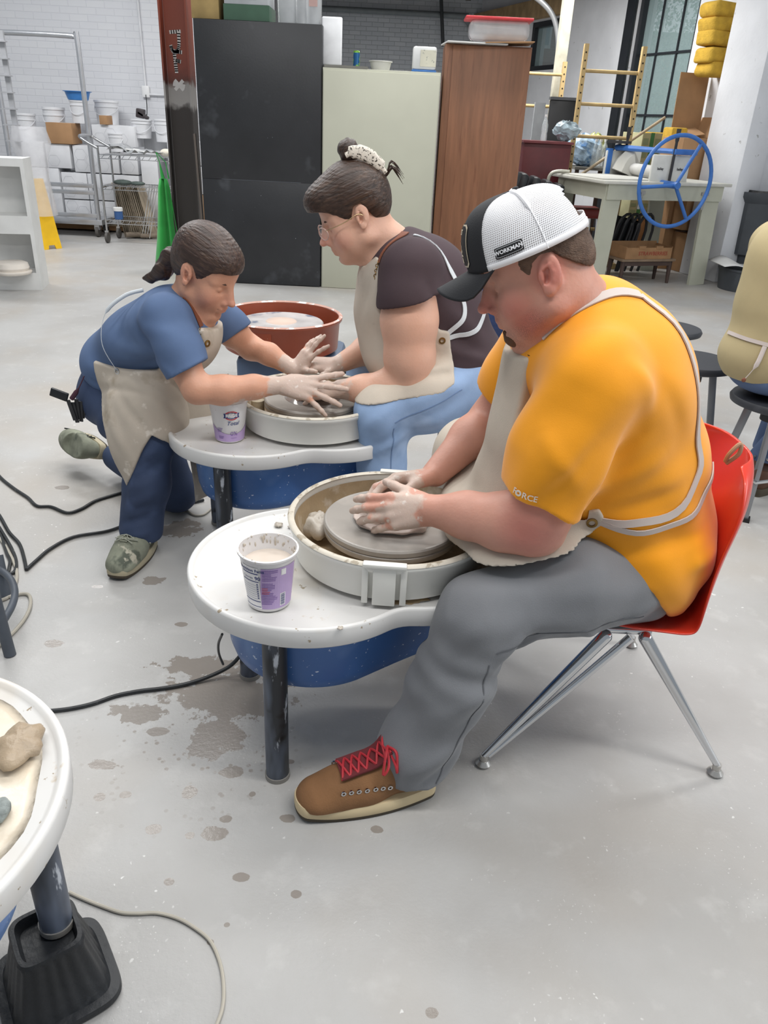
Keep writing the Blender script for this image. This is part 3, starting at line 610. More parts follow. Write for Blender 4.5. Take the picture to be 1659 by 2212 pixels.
t = thing('plastic_tub', 'clear tub with a red lid on the woodgrain cabinet', 'tub', (AY(1078, 60, 7.6)[0], 7.62, zt3+.04))
MB().box((0, 0, .075), (.5, .24, .15), bev=.05, seg=4).build('tub_body', M_clear, t); MB().box((-.01, 0, .155), (.56, .28, .022), bev=.008).build('lid', mat('red lid plastic', 'c03a40', .4), t)
# ================================================================ RIGHT SIDE
# slab roller table (square to the right-hand wall)
TX = Vector((.94, .341, 0)).normalized(); TY = Vector((-TX.y, TX.x, 0)); TO = Vector((1.96, 8.01, 0)); TA_ = math.atan2(TX.y, TX.x)
M_pale = mat('pale grey green paint', 'b3b4a4', .6, var=.04, scale=4, spots=[('7b786c', 30, .76, .02)]); M_top = mat('canvas covered top', 'c4c3ba', .8, var=.05)
M_blue = mat('blue enamel', '3c6fb8', .4, var=.08, scale=8); M_iron = mat('dark iron', '3c3c3e', .5, metal=.4)
t = thing('slab_roller', 'pale slab roller table with a large blue three spoke hand wheel', 'slab roller', tuple(TO), TA_)
MB().box((.72, .475, .985), (1.5, 1.0, .03), bev=.006).build('table_top', M_top, t); MB().box((.5, .5, 1.006), (1.0, .8, .012), rot=RZ(.03)).build('canvas', mat('loose canvas', 'bdbcb5', .85), t, smooth=0)
MB().box((.72, .02, .9), (1.36, .03, .14)).build('apron_rail', M_pale, t, smooth=0); MB().box((.72, .93, .9), (1.36, .03, .14)).build('apron_rail', M_pale, t, smooth=0)
MB().box((.04, .475, .9), (.03, .9, .14)).build('apron_rail', M_pale, t, smooth=0); MB().box((1.40, .475, .9), (.03, .9, .14)).build('apron_rail', M_pale, t, smooth=0)
for x, y, tx in ((.10, .04, .05), (1.31, .04, -.05), (.10, .9, .05), (1.31, .9, -.05)):
    MB().box((x, y, .485), (.19, .035, .97), rot=RY(tx)).build('leg', M_pale, t, smooth=0)
for x in (.42, 1.18):
    lt = MB().box((x, -.0, .9), (.09, .01, .03)).cyl((x, -.012, .9), (x, -.012, .84), .01).box((x-.01, -.01, .8), (.03, .008, .1), rot=RY(.1)).build('latch', mat('worn steel', '9b9a97', .35, metal=.8), t)
def TL(u, v, y):       # point of a sight line on a plane y metres behind the table's front edge, in table coordinates
    p = Vector(AP(u, v, TO+TY*y, TY))-TO; return Vector((p.dot(TX), p.dot(TY), p.z))
for (u, v, y, s_) in ((1445, 372, .06, .30), (1345, 345, .93, .30)):
    c = TL(u, v, y); c.z = 1.11
    MB().box(tuple(c), (.44, .03, .26), bev=.012).build('end_plate', mat('cream metal plate', 'd6d6cf', .45), t)
    MB().cyl((c.x, y-.03, 1.0), (c.x, y-.03, 1.42), .014, seg=10).build('screw', M_iron, t); MB().cyl((c.x, y-.03, 1.36), (c.x, y-.03, 1.47), .018, .022, seg=12).build('screw_handle', M_iron, t)
c = TL(1445, 372, .06)
for dx in (-.12, .11): letters('maker_mark', 'bailey', .032, frame_fn((c.x+dx, .0425, 1.115), (1, 0, 0), (0, 0, 1)), mat('dark ink', '3d3f42', .6), t, bold=.001)
a = TL(1332, 318, .93); b_ = TL(1466, 330, .06); b_.z = 1.27; a.z = 1.27
MB().tube([a-Vector((.0, 0, 0)), b_], (.03, .022), seg=8, flat=(0, 0, 1)).build('cross_beam', M_blue, t); MB().box((b_.x+.05, .03, 1.27), (.26, .06, .05), bev=.006).build('beam_cap', M_blue, t); MB().box((a.x-.08, .93, 1.13), (.05, .06, .26)).build('side_post', M_blue, t, smooth=0)
MB().cyl((a.x, .9, 1.31), (a.x, .9, 1.335), .13, seg=24).build('turn_plate', M_iron, t)
r0 = TL(1350, 352, .88); r1 = TL(1440, 372, .1)
MB().cyl((r0.x, .88, 1.08), (r1.x-.08, .1, 1.08), .055).build('roller', mat('pale roller canvas', 'c0bfbb', .7), t); MB().tube([(r0.x-.05, .8, 1.02), (r0.x+.0, .78, 1.12), (r0.x+.12, .7, 1.13), (r0.x+.3, .5, 1.02)], (.15, .003), seg=8, flat=(0, 1, 0), smooth=3).build('canvas_flap', mat('loose canvas', 'bdbcb5', .85), t)
c = TL(1459, 393, -.16); Rw = .405
wh = MB().tube([(c.x+Rw*math.cos(a), -.16, c.z+Rw*math.sin(a)) for a in np.linspace(0, 2*PI, 49)[:-1]], .019, seg=12, closed=True).build('hand_wheel', M_blue, t)
for a in (1.02, 3.28, 5.28): MB().tube([(c.x, -.17, c.z-.03), (c.x+Rw*math.cos(a), -.16, c.z+Rw*math.sin(a))], .017, seg=10).build('spoke', M_blue, wh)
MB().cyl((c.x, -.21, c.z-.03), (c.x, .05, c.z-.03), .032).build('hub', M_blue, wh)
# low table and strawberry carton under it
p = AZ(1440, 612); q = AZ(1312, 600)
t = thing('low_stool', 'small dark low table under the slab roller carrying a fruit carton', 'low table', (2.58, 8.52, 0), TA_)
MB().box((0, 0, .24), (.66, .3, .025), bev=.004).build('top', mat('worn brown board', '84705c', .7, var=.1), t); M_dk = mat('dark brown wood', '4a3a34', .6)
MB().box((0, -.12, .205), (.6, .02, .045)).build('rail', M_dk, t, smooth=0)
for x in (-.29, .29):
    for y in (-.11, .11): MB().cyl((x, y, .228), (x*1.02, y*1.05, 0), .026, .016, seg=8).build('leg', M_dk, t)
t = thing('fruit_carton', 'open cardboard tray printed STRAWBERRIES on the low table', 'carton', (2.56, 8.5, .2535), TA_); M_kr2 = mat('printed cardboard', '96724f', .8, var=.1)
MB().box((0, 0, .004), (.56, .28, .008)).build('base', M_kr2, t, smooth=0)
for (cx2, cy, sx_, sy_, h_) in ((0, -.138, .56, .006, .11), (0, .138, .56, .006, .14), (-.278, 0, .006, .28, .12), (.278, 0, .006, .28, .12)): MB().box((cx2, cy, h_/2+.004), (sx_, sy_, h_)).build('side', M_kr2, t, smooth=0)
for x in (-.09, .12): MB().box((x, -.12, .115), (.08, .05, .03)).build('tab', M_kr2, t, smooth=0)
letters('print', 'STRAWBERRIES', .052, frame_fn((.05, -.1415, .055), (1, 0, 0), (0, 0, 1)), mat('red brown ink', '8e3b2c', .7), t, bold=.001)
# cartons under and behind the roller table
def rbox(u0, v0, u1, v1, Y, D, m, label, name='carton', z0f=None, rz=TA_, group=None, tape=None):
    x0, x1, z0, z1 = R4(u0, v0, u1, v1, Y); z0 = z0 if z0f is None else z0f
    t = carton(x0, x1, z0, z1, Y, D, m, label, group, hexes=False, name=name, rz=rz)
    if tape:
        w_ = x1-x0; tp = MB().box((0, -D/2-.002, (z1-z0)/2), (.05, .003, z1-z0)).build('green_tape', mat('green printed tape', '3f7c4c', .5), t, smooth=0)
        mb = MB()
        for i in range(4):
            for sx_ in (-1, 1): mb.box((sx_*w_*.3, -D/2-.002, (z1-z0)*(.15+.23*i)), (w_*.26, .002, (z1-z0)*.12))
        mb.build('printed_panel', mat('grey green print', '8b9776', .7), t, smooth=0)
    return t
M_gc = mat('greenish carton', 'a8a582', .8, var=.06)
rbox(1402, 455, 1440, 585, 9.75, .3, M_kraft, 'brown carton on the floor behind the slab roller leg', z0f=0)
rbox(1452, 505, 1500, 586, 9.3, .4, M_kraft, 'lower brown carton of the stack beside the plaster pillar', z0f=0)
rbox(1455, 425, 1500, 505, 9.3, .4, M_kraft, 'middle brown carton of the stack beside the plaster pillar', z0f=.455)
rbox(1440, 300, 1530, 400, 9.25, .36, M_kraft, 'large brown carton on top of the stack behind the blue hand wheel', z0f=.87)
rbox(1341, 420, 1400, 470, 10.0, .35, M_gc, 'green taped carton seen under the slab roller top', z0f=.45, tape=1)
rbox(1341, 472, 1400, 560, 10.0, .35, M_kraft, 'brown carton beneath the lower green taped carton', z0f=0)
rbox(1362, 288, 1425, 352, 10.0, .4, M_gc, 'green taped carton standing behind the slab roller', z0f=.84, tape=1)
t = thing('open_carton', 'tall open cardboard carton with raised flaps beside the plaster pillar', 'carton', (3.22, 9.66, 0), TA_)
MB().box((0, 0, .7), (.38, .26, 1.4)).build('carton_body', M_kraft, t, smooth=0); MB().box((.0, .12, 1.72), (.38, .006, .62), rot=RX(-.03)).build('flap', M_kraft, t, smooth=0)
MB().box((-.1, -.05, 1.44), (.34, .2, .006), rot=RX(.3) @ RY(-.15)).build('flap', M_kraft, t, smooth=0); MB().box((.18, 0, 1.5), (.006, .25, .22), rot=RY(.3)).build('flap', M_kraft, t, smooth=0)
M_foam = mat('yellow foam', 'c9a23c', .95, var=.1, scale=12, bump=.6, bscale=90, spots=[('b08a2c', 5, .6, .15)])
for i, (u, v, w2) in enumerate(((1545, 178, .37), (1545, 150, .39), (1546, 122, .37), (1550, 94, .37), (1556, 64, .39))):
    p = AY(u, v, 9.7); mb = MB().box((0, 0, 0), (w2, .3, .145), bev=.05, seg=4)
    for v_ in mb.bm.verts: v_.co += Vector((.008*math.sin(v_.co.z*40+i), 0, .012*math.sin(v_.co.x*17+i*2)))
    o = mb.build('foam_sheet', M_foam, None); o.location = (p[0]-.05, 9.6, 2.0+.14*i*.96+.06); o.rotation_euler = (0, .04*(-1)**i, TA_)
    tag(o, ('lowest', 'second lowest', 'middle', 'second highest', 'topmost')[i]+' folded yellow foam piece piled against the pillar', 'foam', 'folded yellow foam on the raised carton')
for (u, v, Y, s_, lb) in ((1412, 272, 10.1, .26, 'yellow foam block on the green taped carton'), (1437, 270, 10.2, .26, 'second yellow foam block behind the first on the green carton'), (1468, 275, 9.45, .28, 'yellow foam piece on the large brown carton')):
    p = AY(u, v, Y); zb = {10.1: 1.225, 10.2: 1.225, 9.45: 1.265}[Y]
    o = MB().box((0, 0, s_*.4), (s_*.75, s_*.6, s_*.8), bev=.02).build('foam_block', M_foam, None); o.location = (p[0], Y+.12, zb); o.rotation_euler = (0, 0, TA_); tag(o, lb, 'foam')
# timber racks
M_pine = mat('pine rack timber', 'b39a6b', .7, var=.15, scale=6, stretch=(1, 1, .2)); M_hole = mat('dark peg hole', '2a231c', .9)
def prack(ul, ur, v0, Y, label, rungs, loc_bottom=.0):
    xl = AY(ul, v0+80, Y)[0]; xr = AY(ur, v0+80, Y)[0]; zt_ = AY((ul+ur)/2, v0, Y)[2]
    t = thing('timber_rack', label, 'rack', ((xl+xr)/2, Y, 0)); h_ = (xr-xl)/2
    for sx_ in (-1, 1):
        ps = MB().box((sx_*h_, 0, zt_/2), (.045, .07, zt_)).build('post', M_pine, t, smooth=0); mb = MB()
        for i in range(int(zt_/.075)): mb.cyl((sx_*h_, -.0365, .05+i*.075), (sx_*h_, -.034, .05+i*.075), .009, seg=8)
        mb.build('peg_holes', M_hole, ps, smooth=0)
        MB().box((sx_*h_, .2, zt_/2), (.045, .07, zt_)).build('post', M_pine, t, smooth=0) if False else None
    for z in rungs: MB().cyl((-h_, 0, z), (h_, 0, z), .018, seg=10).build('rung', M_pine, t)
    for sx_ in (-1, 1): MB().box((sx_*h_, .0, .03), (.06, .5, .06)).build('foot', M_pine, t, smooth=0)
    return t
prack(1256, 1380, 97, 9.5, 'timber peg rack with two drilled posts in front of the tall window', [AY(1310, v, 9.5)[2] for v in (155, 227, 297)]+[.4])
prack(1092, 1211, 130, 10.6, 'timber peg rack half hidden behind the woodgrain cabinet', [AY(1180, v, 10.6)[2] for v in (160, 230)]+[.4])
# dark panel, grey panel, maroon cabinet, bottles
x0, x1, z0, z1 = R4(1180, 218, 1250, 300, 9.9)
t = thing('display_panel', 'large black panel standing behind the maroon cabinet', 'panel', ((x0+x1)/2, 9.95, 0)); MB().box((0, 0, z1/2), (x1-x0, .08, z1), bev=.01).build('panel', mat('matt black panel', '1d1e20', .5), t)
MB().box((0, 0, z1+.015), (x1-x0+.02, .1, .03)).build('edge_trim', mat('grey edge trim', '55585c', .5), t, smooth=0)
x0, x1, z0, z1 = R4(1148, 222, 1180, 300, 10.0)
t = thing('display_panel', 'grey panel left of the black panel behind the woodgrain cabinet', 'panel', ((x0+x1)/2, 10.05, 0)); MB().box((0, 0, z1/2), (x1-x0, .06, z1)).build('panel', mat('grey fabric panel', '9b9fa2', .8), t, smooth=0)
M_mar = mat('maroon laminate', '551f22', .45, var=.1)
x0, x1, z0, z1 = R4(1118, 308, 1236, 440, 9.0)
t = thing('low_cabinet', 'maroon low cabinet behind the woodgrain cabinet with bottles on top', 'cabinet', ((x0+x1)/2, 9.2, 0)); w_ = x1-x0; hm = z1-.02
MB().box((0, 0, hm/2), (w_, .4, hm), bev=.003).build('cabinet_body', M_mar, t); MB().box((0, -.01, hm+.01), (w_+.03, .44, .022)).build('top', mat('maroon top', '6b3336', .4), t, smooth=0)
zm = hm+.022
M_pet = mat('clear bottle plastic', 'dfe8ea', .08, alpha=.33, spec=.9); M_petb = mat('bluish bottle plastic', '9fbfd6', .15, alpha=.6)
bt = thing('water_bottle', 'clear empty plastic bottle standing on the maroon cabinet', 'bottle', (AY(1174, 300, 9.15)[0], 9.15, zm), group='plastic drink bottles')
MB().lathe([(0, 0), (.03, 0), (.033, .01), (.033, .05), (.029, .07), (.033, .09), (.033, .15), (.02, .2), (.012, .215), (.012, .235)], seg=20).build('bottle_body', M_pet, bt); MB().lathe([(0, .25), (.014, .25), (.014, .228), (0, .228)], seg=16).build('cap', M_wht, bt)
# crate table with more bottles right of the maroon cabinet
x0 = AY(1238, 370, 9.6)[0]; x1 = AY(1318, 370, 9.6)[0]; zcr = AY(1280, 362, 9.5)[2]
t = thing('side_table', 'low grey table with bottles behind the slab roller', 'table', ((x0+x1)/2, 9.75, 0)); MB().box((0, 0, zcr-.015), (x1-x0, .5, .03)).build('top', mat('grey board', '77766f', .7), t, smooth=0)
for sx_ in (-1, 1):
    for sy_ in (-1, 1): MB().box((sx_*((x1-x0)/2-.03), sy_*.21, (zcr-.03)/2), (.04, .04, zcr-.03)).build('leg', M_dk, t, smooth=0)
for i, (u, y, mm, lb) in enumerate(((1282, 9.62, M_pet, 'clear bottle standing in front on the low grey table'), (1292, 9.6, M_pet, 'second clear bottle beside it on the low grey table'), (1302, 9.64, M_pet, 'third clear bottle at the right of the row on the low grey table'))):
    b2_ = copy_tree(bt); b2_.location = (AY(u, 350, y)[0], y, zcr); b2_.scale = (1.15, 1.15, 1.15); b2_['label'] = lb
def bag(u, v, Y, r, m, lb, zb, sc=(1.3, 1, .8)):
    mb = MB(); rn = random.Random(u); mb.sph((0, 0, r*sc[2]*.9), r, sc, seg=16)
    for v_ in mb.bm.verts: v_.co += Vector([rn.uniform(-.02, .02) for _ in range(3)])
    mn = min(v_.co.z for v_ in mb.bm.verts)
    for v_ in mb.bm.verts: v_.co.z -= mn
    o = mb.build('bag_of_bottles', m, None, smooth=0); o.location = (AY(u, v, Y)[0], Y, zb); tag(o, lb, 'bag')
bag(1222, 295, 9.2, .11, mat('grey blue film', '9fb0b8', .25, alpha=.75, var=.3, scale=14), 'crumpled clear bag of rubbish on the maroon cabinet', zm)
bag(1262, 320, 9.75, .16, mat('blue white film', 'a9c3da', .25, alpha=.9, var=.3, scale=14, spots=[('5f86b5', 9, .56, .08)]), 'plastic bag full of blue drink bottles on the low grey table', zcr, (1.3, 1, 1.0))
bag(1285, 312, 9.9, .12, mat('yellow green film', 'b9bf7a', .3, var=.3, scale=14), 'yellow green labelled bottles in a bag behind the blue bottles', zcr, (1, .9, 1.4))
# stacked black seats
t = thing('stacked_seats', 'stack of black plastic seats beside the woodgrain cabinet', 'seats', (AY(1165, 380, 8.5)[0], 8.6, 0)); M_bp = mat('black plastic', '1e2023', .4)
for i in range(4): MB().box((-.18+.13*i, .03*i, .86-.03*i), (.1, .34, .3), bev=.04, rot=RY(.25)).build('seat_shell', M_bp, t)
MB().box((0, .05, .36), (.45, .3, .7), bev=.03).build('seat_stack', M_bp, t)
# folding chairs under the roller table (dark) and red chair
t = thing('folded_chairs', 'dark folded chairs stored under the slab roller', 'chairs', (2.50, 9.05, 0), TA_)
for i in range(4): MB().tube([(i*.09-.2, 0, .01), (i*.09-.1, 0, .5), (i*.09+.04, 0, .62), (i*.09+.1, 0, .45), (i*.09, 0, .01)], .016, seg=8, smooth=3).build('tube_frame', M_iron, t)
MB().box((0, .05, .38), (.4, .04, .4), bev=.03, rot=RY(.2)).build('seat_panel', M_bp, t)
t = thing('red_stool', 'dark red seat with thin legs seen between the slab roller legs', 'stool', (1.98, 9.05, 0)); MB().box((0, 0, .62), (.45, .4, .1), bev=.03).build('seat', mat('dark red vinyl', '7a2a24', .5), t)
for sx_ in (-1, 1):
    for sy_ in (-1, 1): MB().cyl((sx_*.16, sy_*.14, .58), (sx_*.2, sy_*.18, 0), .012, seg=8).build('leg', M_chr, t)
# broom and bent tube
a = AY(1162, 440, 9.1); b_ = AY(1436, 254, 9.9); b0 = Vector(a)+(Vector(a)-Vector(b_))*.9
t = thing('long_pole', 'long pale wooden pole leaning from behind the cap towards the tall window', 'pole', (0, 0, 0)); MB().cyl(a+(b_-a)*.22, b_, .016, seg=12).build('pole', mat('pale pole wood', 'a3937a', .6), t); MB().cyl(tuple(b0), a+(b_-a)*.22, .019, seg=12).build('yellow_sleeve', mat('yellow sleeve', 'd0ab45', .5), t)
pts = [AY(u, v, 8.75) for u, v in ((1192, 520), (1188, 440), (1184, 395), (1190, 376), (1205, 370), (1230, 371))]
o = MB().tube(pts, .018, seg=10, smooth=5).build('bent_tube', mat('pale bent tube', 'b8b6a8', .35, metal=.3), None); tag(o, 'bent pale metal tube standing at the left end of the slab roller', 'tube')
# bins
M_bin = mat('charcoal bin plastic', '42464b', .5, var=.06)
t = thing('rolling_bin', 'tall charcoal rubbish bin with a black liner at the right edge', 'bin', (3.95, 8.95, 0), -.1)
MB().prism([(-.24, -.24), (.24, -.24), (.24, .24), (-.24, .24)], 0, .01).build('base', M_bin, t)
mb = MB()
def ring(w_, z): return [mb.bm.verts.new((x*w_, y*w_, z)) for x, y in [(math.copysign(min(1, abs(1.25*math.cos(a))), math.cos(a)), math.copysign(min(1, abs(1.25*math.sin(a))), math.sin(a))) for a in [i*PI/12 for i in range(24)]]]
rg = [ring(w_, z) for w_, z in ((.24, 0), (.27, .62), (.31, .64), (.31, .78), (.3, .785), (.35, .87), (.35, .92), (.32, .92), (.3, .3))]
for A, B in zip(rg[:-1], rg[1:]):
    for i in range(24): mb.bm.faces.new((A[i], A[(i+1) % 24], B[(i+1) % 24], B[i]))
mb.build('bin_body', M_bin, t)
MB().lathe([(.33, .84), (.37, .9), (.36, .94), (.31, .93), (.3, .6)], seg=40).build('liner', mat('black bin liner', '17181a', .25, var=.3, scale=20, bump=.8, bscale=25), t)
t = thing('round_tub', 'low round charcoal tub with a white sheet laid over it beside the bin', 'tub', (AZ(1618, 630)[0], AZ(1618, 630)[1]+.12, 0))
MB().lathe([(0, 0), (.27, 0), (.3, .2), (.31, .2), (.31, .22), (.28, .22), (.26, .1), (0, .1)], seg=40).build('tub_body', M_bin, t)
t2 = thing('paper_sheet', 'white curled sheet lying on the low round tub', 'paper', (t.location.x-.02, t.location.y, .222)); sheet(MB(), [[Vector((-.34, y, .03)), Vector((-.2, y, .06+.02*math.sin(y*9))), Vector((0, y, .0)), Vector((.25, y, .035))] for y in (-.24, -.1, .06, .22)], n=15).build('sheet', M_wht, t2, smooth=180, thick=.003)
# ================================================================ FOREGROUND FURNITURE
M_tab = mat('white moulded table plastic', 'd9d8d6', .32, var=.02, scale=3, spots=[('cdbfac', 3.2, .52, .3), ('a1937f', 42, .67, .02), ('c9bfb2', 12, .66, .04)])
M_pan = mat('off white pan plastic', 'dddcd6', .38, var=.02, scale=3, spots=[('b5aa97', 28, .72, .03)])
M_slip = mat('tan slip', 'b09b7d', .35, var=.12, scale=9, bump=.35, bscale=30, spots=[('cbbfae', 12, .55, .12)])
M_slipw = mat('pale slip smear', 'd4cbbe', .4, var=.08, scale=18, bump=.5, bscale=45)
M_head = mat('grey wheel head', '9d9892', .35, var=.04, scale=6, spots=[('b3aca4', 7, .5, .2)])
M_base = mat('blue plastic housing', '4a74b4', .38, var=.16, scale=2, spots=[('86a6d2', 2.2, .44, .25), ('ccd6e6', 70, .67, .02), ('c3d0e4', 30, .69, .02)])  # broad pale spots stand for a highlight; the fine specks are real
M_leg = mat('black tape streaked with slip', '2b2e33', .4, var=.2, scale=5, spots=[('6d7687', 6, .47, .14, None, 1), ('b9bec6', 34, .60, .05, None, 1), ('151618', 5, .60, .04)], stretch=(1, 1, .25))
def wheel_outline():
    out = []
    for i in range(120):
        a = 2*PI*i/120; d = Vector((math.cos(a), math.sin(a))); lo, hi = 0., .8
        def sd(p):
            d1 = (p-Vector((-.205, 0))).length-.285; d2 = (p-Vector((.055, 0))).length-.272; k = .03; h_ = max(k-abs(d1-d2), 0)/k
            return min(d1, d2)-h_*h_*k*.25
        for _ in range(30):
            m_ = (lo+hi)/2
            if sd(Vector((-.08, 0))+d*m_) < 0: lo = m_
            else: hi = m_
        out.append((-.08+d.x*lo, d.y*lo))
    return out
OUT = wheel_outline()
def off_poly(P_, d):
    n = len(P_); R = []
    for i in range(n):
        a = Vector(P_[i-1]); b = Vector(P_[(i+1) % n]); t_ = (b-a).normalized(); R.append((P_[i][0]+t_.y*d, P_[i][1]-t_.x*d))
    return R
def loft(mb, rings, cap0=True, cap1=True):
    V = [[mb.bm.verts.new(p) for p in r] for r in rings]; n = len(V[0])
    for A, B in zip(V[:-1], V[1:]):
        for i in range(n): mb.bm.faces.new((A[i], A[(i+1) % n], B[(i+1) % n], B[i]))
    if cap0: mb.bm.faces.new(V[0][::-1])
    if cap1: mb.bm.faces.new(V[-1])
    return mb
def potters_wheel(loc, rz, label, seam=None, lift=0., pan=True, group='potter wheels', tag_full=True):
    t = thing('pottery_wheel', label, 'pottery wheel', (loc[0], loc[1], 0), rz, group); L = lift
    rings = []
    for d, z in ((-.012, .424), (-.002, .425), (0, .428), (.001, .4665), (-.0015, .4715), (-.006, .4735), (-.011, .472), (-.015, .467), (-.02, .4640)): rings.append([(x, y, z+L) for x, y in off_poly(OUT, d)])
    loft(MB(), rings).build('table_top', M_tab, t, smooth=60)
    # blue housing, a rounded teardrop that narrows to the right
    def tear(s, zz):
        pts = []
        for i in range(72):
            a = 2*PI*i/72; dx, dy = math.cos(a), math.sin(a)
            c1, r1, c2, r2 = -.19, .215*s, .27, .06*s
            al = math.acos((r1-r2)/(c2-c1)); aa = abs(math.atan2(dy, dx))
            if aa < al: pts.append((c2+r2*dx, r2*dy, zz))
            else: pts.append((c1+r1*dx, r1*dy, zz))
        return pts
    loft(MB(), [tear(s, z+L) for s, z in ((.72, .232), (.86, .236), (.94, .25), (.98, .28), (1.0, .33), (1.01, .428))]).build('housing', M_base, t, smooth=50)
    for x, y in ((-.33, -.195), (-.33, .195), (.24, .04)): MB().cyl((x, y, .006+L), (x, y, .43+L), .0275, seg=28).build('leg', M_leg, t); lg = bpy.data.objects[-1] if False else None
    for x, y in ((-.33, -.195), (-.33, .195), (.24, .04)): MB().cyl((x, y, L), (x, y, .012+L), .03, seg=28).build('foot_cap', mat('grey foot cap', '8a8782', .5), t)
    if pan:
        MB().lathe([(0, .474+L), (.222, .474+L), (.232, .478+L), (.243, .55+L), (.249, .556+L), (.251, .566+L), (.246, .573+L), (.238, .570+L), (.236, .556+L), (.228, .492+L), (.21, .484+L), (0, .484+L)], seg=96).build('splash_pan', M_pan, t, smooth=50)
        MB().lathe([(.234, .548+L), (.2345, .556+L), (.227, .493+L), (.21, .4855+L), (.0, .4855+L)], seg=96).build('slip_lining', M_slip, t, smooth=80)
        MB().lathe([(.2515, .569+L), (.246, .5755+L), (.236, .572+L)], seg=96).build('rim_slip', mat('rim slip', 'cdc6b8', .4, var=.05, scale=20, spots=[('a59a88', 24, .55, .05)]), t, smooth=80)
        if seam is not None:
            for k in (0, PI):
                a = seam-rz+k; q = RZ(a); c = Vector((.2475, 0, 0)); c.rotate(q)
                mb = MB()
                mb.box((c.x-.002*math.cos(a), c.y-.002*math.sin(a), .523+L), (.012, .05, .098), rot=q, bev=.002)
                tb = MB().box((c.x-.002*math.cos(a), c.y-.002*math.sin(a), .5735+L), (.02, .095, .010), rot=q, bev=.003); mb.build('seam_clip', M_pan, t); tb.build('seam_tab', M_pan, t)
                for sgn in (-1, 1):
                    c3 = Vector((.241, sgn*.042, 0)); c3.rotate(q); MB().box((c3.x, c3.y, .521+L), (.012, .014, .092), rot=q, bev=.002).build('seam_rib', M_pan, t)
        wh_ = MB().lathe([(0, .525+L), (.155, .525+L), (.163, .528+L), (.165, .533+L), (.165, .541+L), (.162, .5435+L), (.165, .546+L), (.165, .556+L), (.162, .56+L), (.158, .561+L), (.155, .5598+L), (.10, .5598+L), (.099, .5592+L), (.097, .5598+L), (0, .5598+L)], seg=96).build('wheel_head', M_head, t, smooth=30)
        MB().cyl((0, 0, .484+L), (0, 0, .528+L), .03).build('shaft', M_head, wh_)
    return t
PW1 = potters_wheel((.02, 1.655), .344, 'nearest white and blue pottery wheel used by the man in the yellow shirt', seam=-1.62)
PW2 = potters_wheel((-.265, 2.53), .285, 'middle white and blue pottery wheel where four clay covered hands meet', seam=.25)
PW3 = potters_wheel((-.893, .716), 3.014, 'pottery wheel at the lower left corner raised on a black block', lift=.13)
for pw in (PW1, PW2):
    for lg in kids(pw): pass
# clay bits lying on the table tops
def blob(name, c, r, m, lb, cat, sc=(1, 1, .4), parent=None, seed=1, amp=.25):
    mb = MB(); mb.sph((0, 0, 0), r, sc, seg=24); rn = random.Random(seed); ph = [rn.uniform(0, 6) for _ in range(6)]
    for v in mb.bm.verts:
        d = v.co.normalized(); k = 1+amp*(math.sin(4*d.x+ph[0])*math.sin(5*d.y+ph[1])+.5*math.sin(9*d.x+ph[2]+3*d.z)*math.sin(8*d.y+ph[3])); v.co *= k
    mn = min(v.co.z for v in mb.bm.verts)
    for v in mb.bm.verts: v.co.z -= mn
    o = mb.build(name, m, parent, smooth=180); o.location = c
    if not parent: tag(o, lb, cat)
    return o
M_clayw = mat('wet pale clay', 'b5aca0', .3, var=.1, scale=12, bump=.3, bscale=40)
p = AZ(690, 1160, .487); blob('clay_lump', (p[0], p[1], .487), .035, M_clayw, 'wet lump of clay in the splash pan left of the near wheel head', 'clay', (1, 1.4, .8), seed=4)
p = AZ(602, 1137, .465); blob('clay_lump', (p[0], p[1], .465), .011, M_clayw, 'small dab of clay on the near table beside the splash pan', 'clay', seed=5)
p = AZ(635, 1141, .465); blob('clay_lump', (p[0], p[1], .465), .01, M_clayw, 'flat clay smear touching the near splash pan', 'clay', (2, .7, .3), seed=6)
p = AZ(735, 1357, .475); blob('clay_lump', (p[0], p[1], .473), .006, M_clayw, 'tiny clay crumb on the front lip of the near table', 'clay', seed=7)
p = AZ(45, 1625, .594); blob('clay_lump', (p[0], p[1], .594), .032, mat('wet brown clay', 'a5937c', .35, var=.15, scale=14, bump=.4), 'brown lump of wet clay on the lower left table', 'clay', (1, 1.4, .45), seed=8, amp=.14)
p = AZ(2, 1765, .594); blob('sponge', (p[0], p[1], .594), .016, mat('grey green sponge', '8b9290', .9, var=.35, scale=40, bump=.6), 'grey green sponge at the left edge of the lower left table', 'sponge', (.8, 1.2, .7), seed=9, amp=.1)
sl = MB(); rn = random.Random(5)
# slop spread over the lower left table
PWc = Vector((-.69, .69))
def disc_patch(cx, cy, z, r, amp, seed, name, m, parent=None, lb=None, sq=1., th=.002):
    rn = random.Random(seed); ph = [rn.uniform(0, 6.3) for _ in range(5)]; mb = MB(); n = 64; rings = []
    for k, (f, h) in enumerate(((1.0, 0), (.93, th), (.6, th*1.6), (.25, th))):
        rings.append([(cx+r*f*(1+amp*(math.sin(3*a+ph[0])*.5+math.sin(5*a+ph[1])*.35+math.sin(11*a+ph[2])*.2))*math.cos(a), cy+sq*r*f*(1+amp*(math.sin(3*a+ph[0])*.5+math.sin(5*a+ph[1])*.35+math.sin(11*a+ph[2])*.2))*math.sin(a), z+h) for a in [2*PI*i/n for i in range(n)]])
    loft(mb, rings); return mb.build(name, m, parent, smooth=180)
M_slop = mat('pale runny slip', 'd3c6b2', .25, var=.1, scale=9, bump=.35, bscale=22, spots=[('dcd2c2', 8, .5, .15), ('a58a66', 5, .62, .12)])
o = disc_patch(-.69, .70, .5942, .245, .05, 3, 'spilt_slip', M_slop); tag(o, 'pale wet slip spread over the lower left table', 'slip')
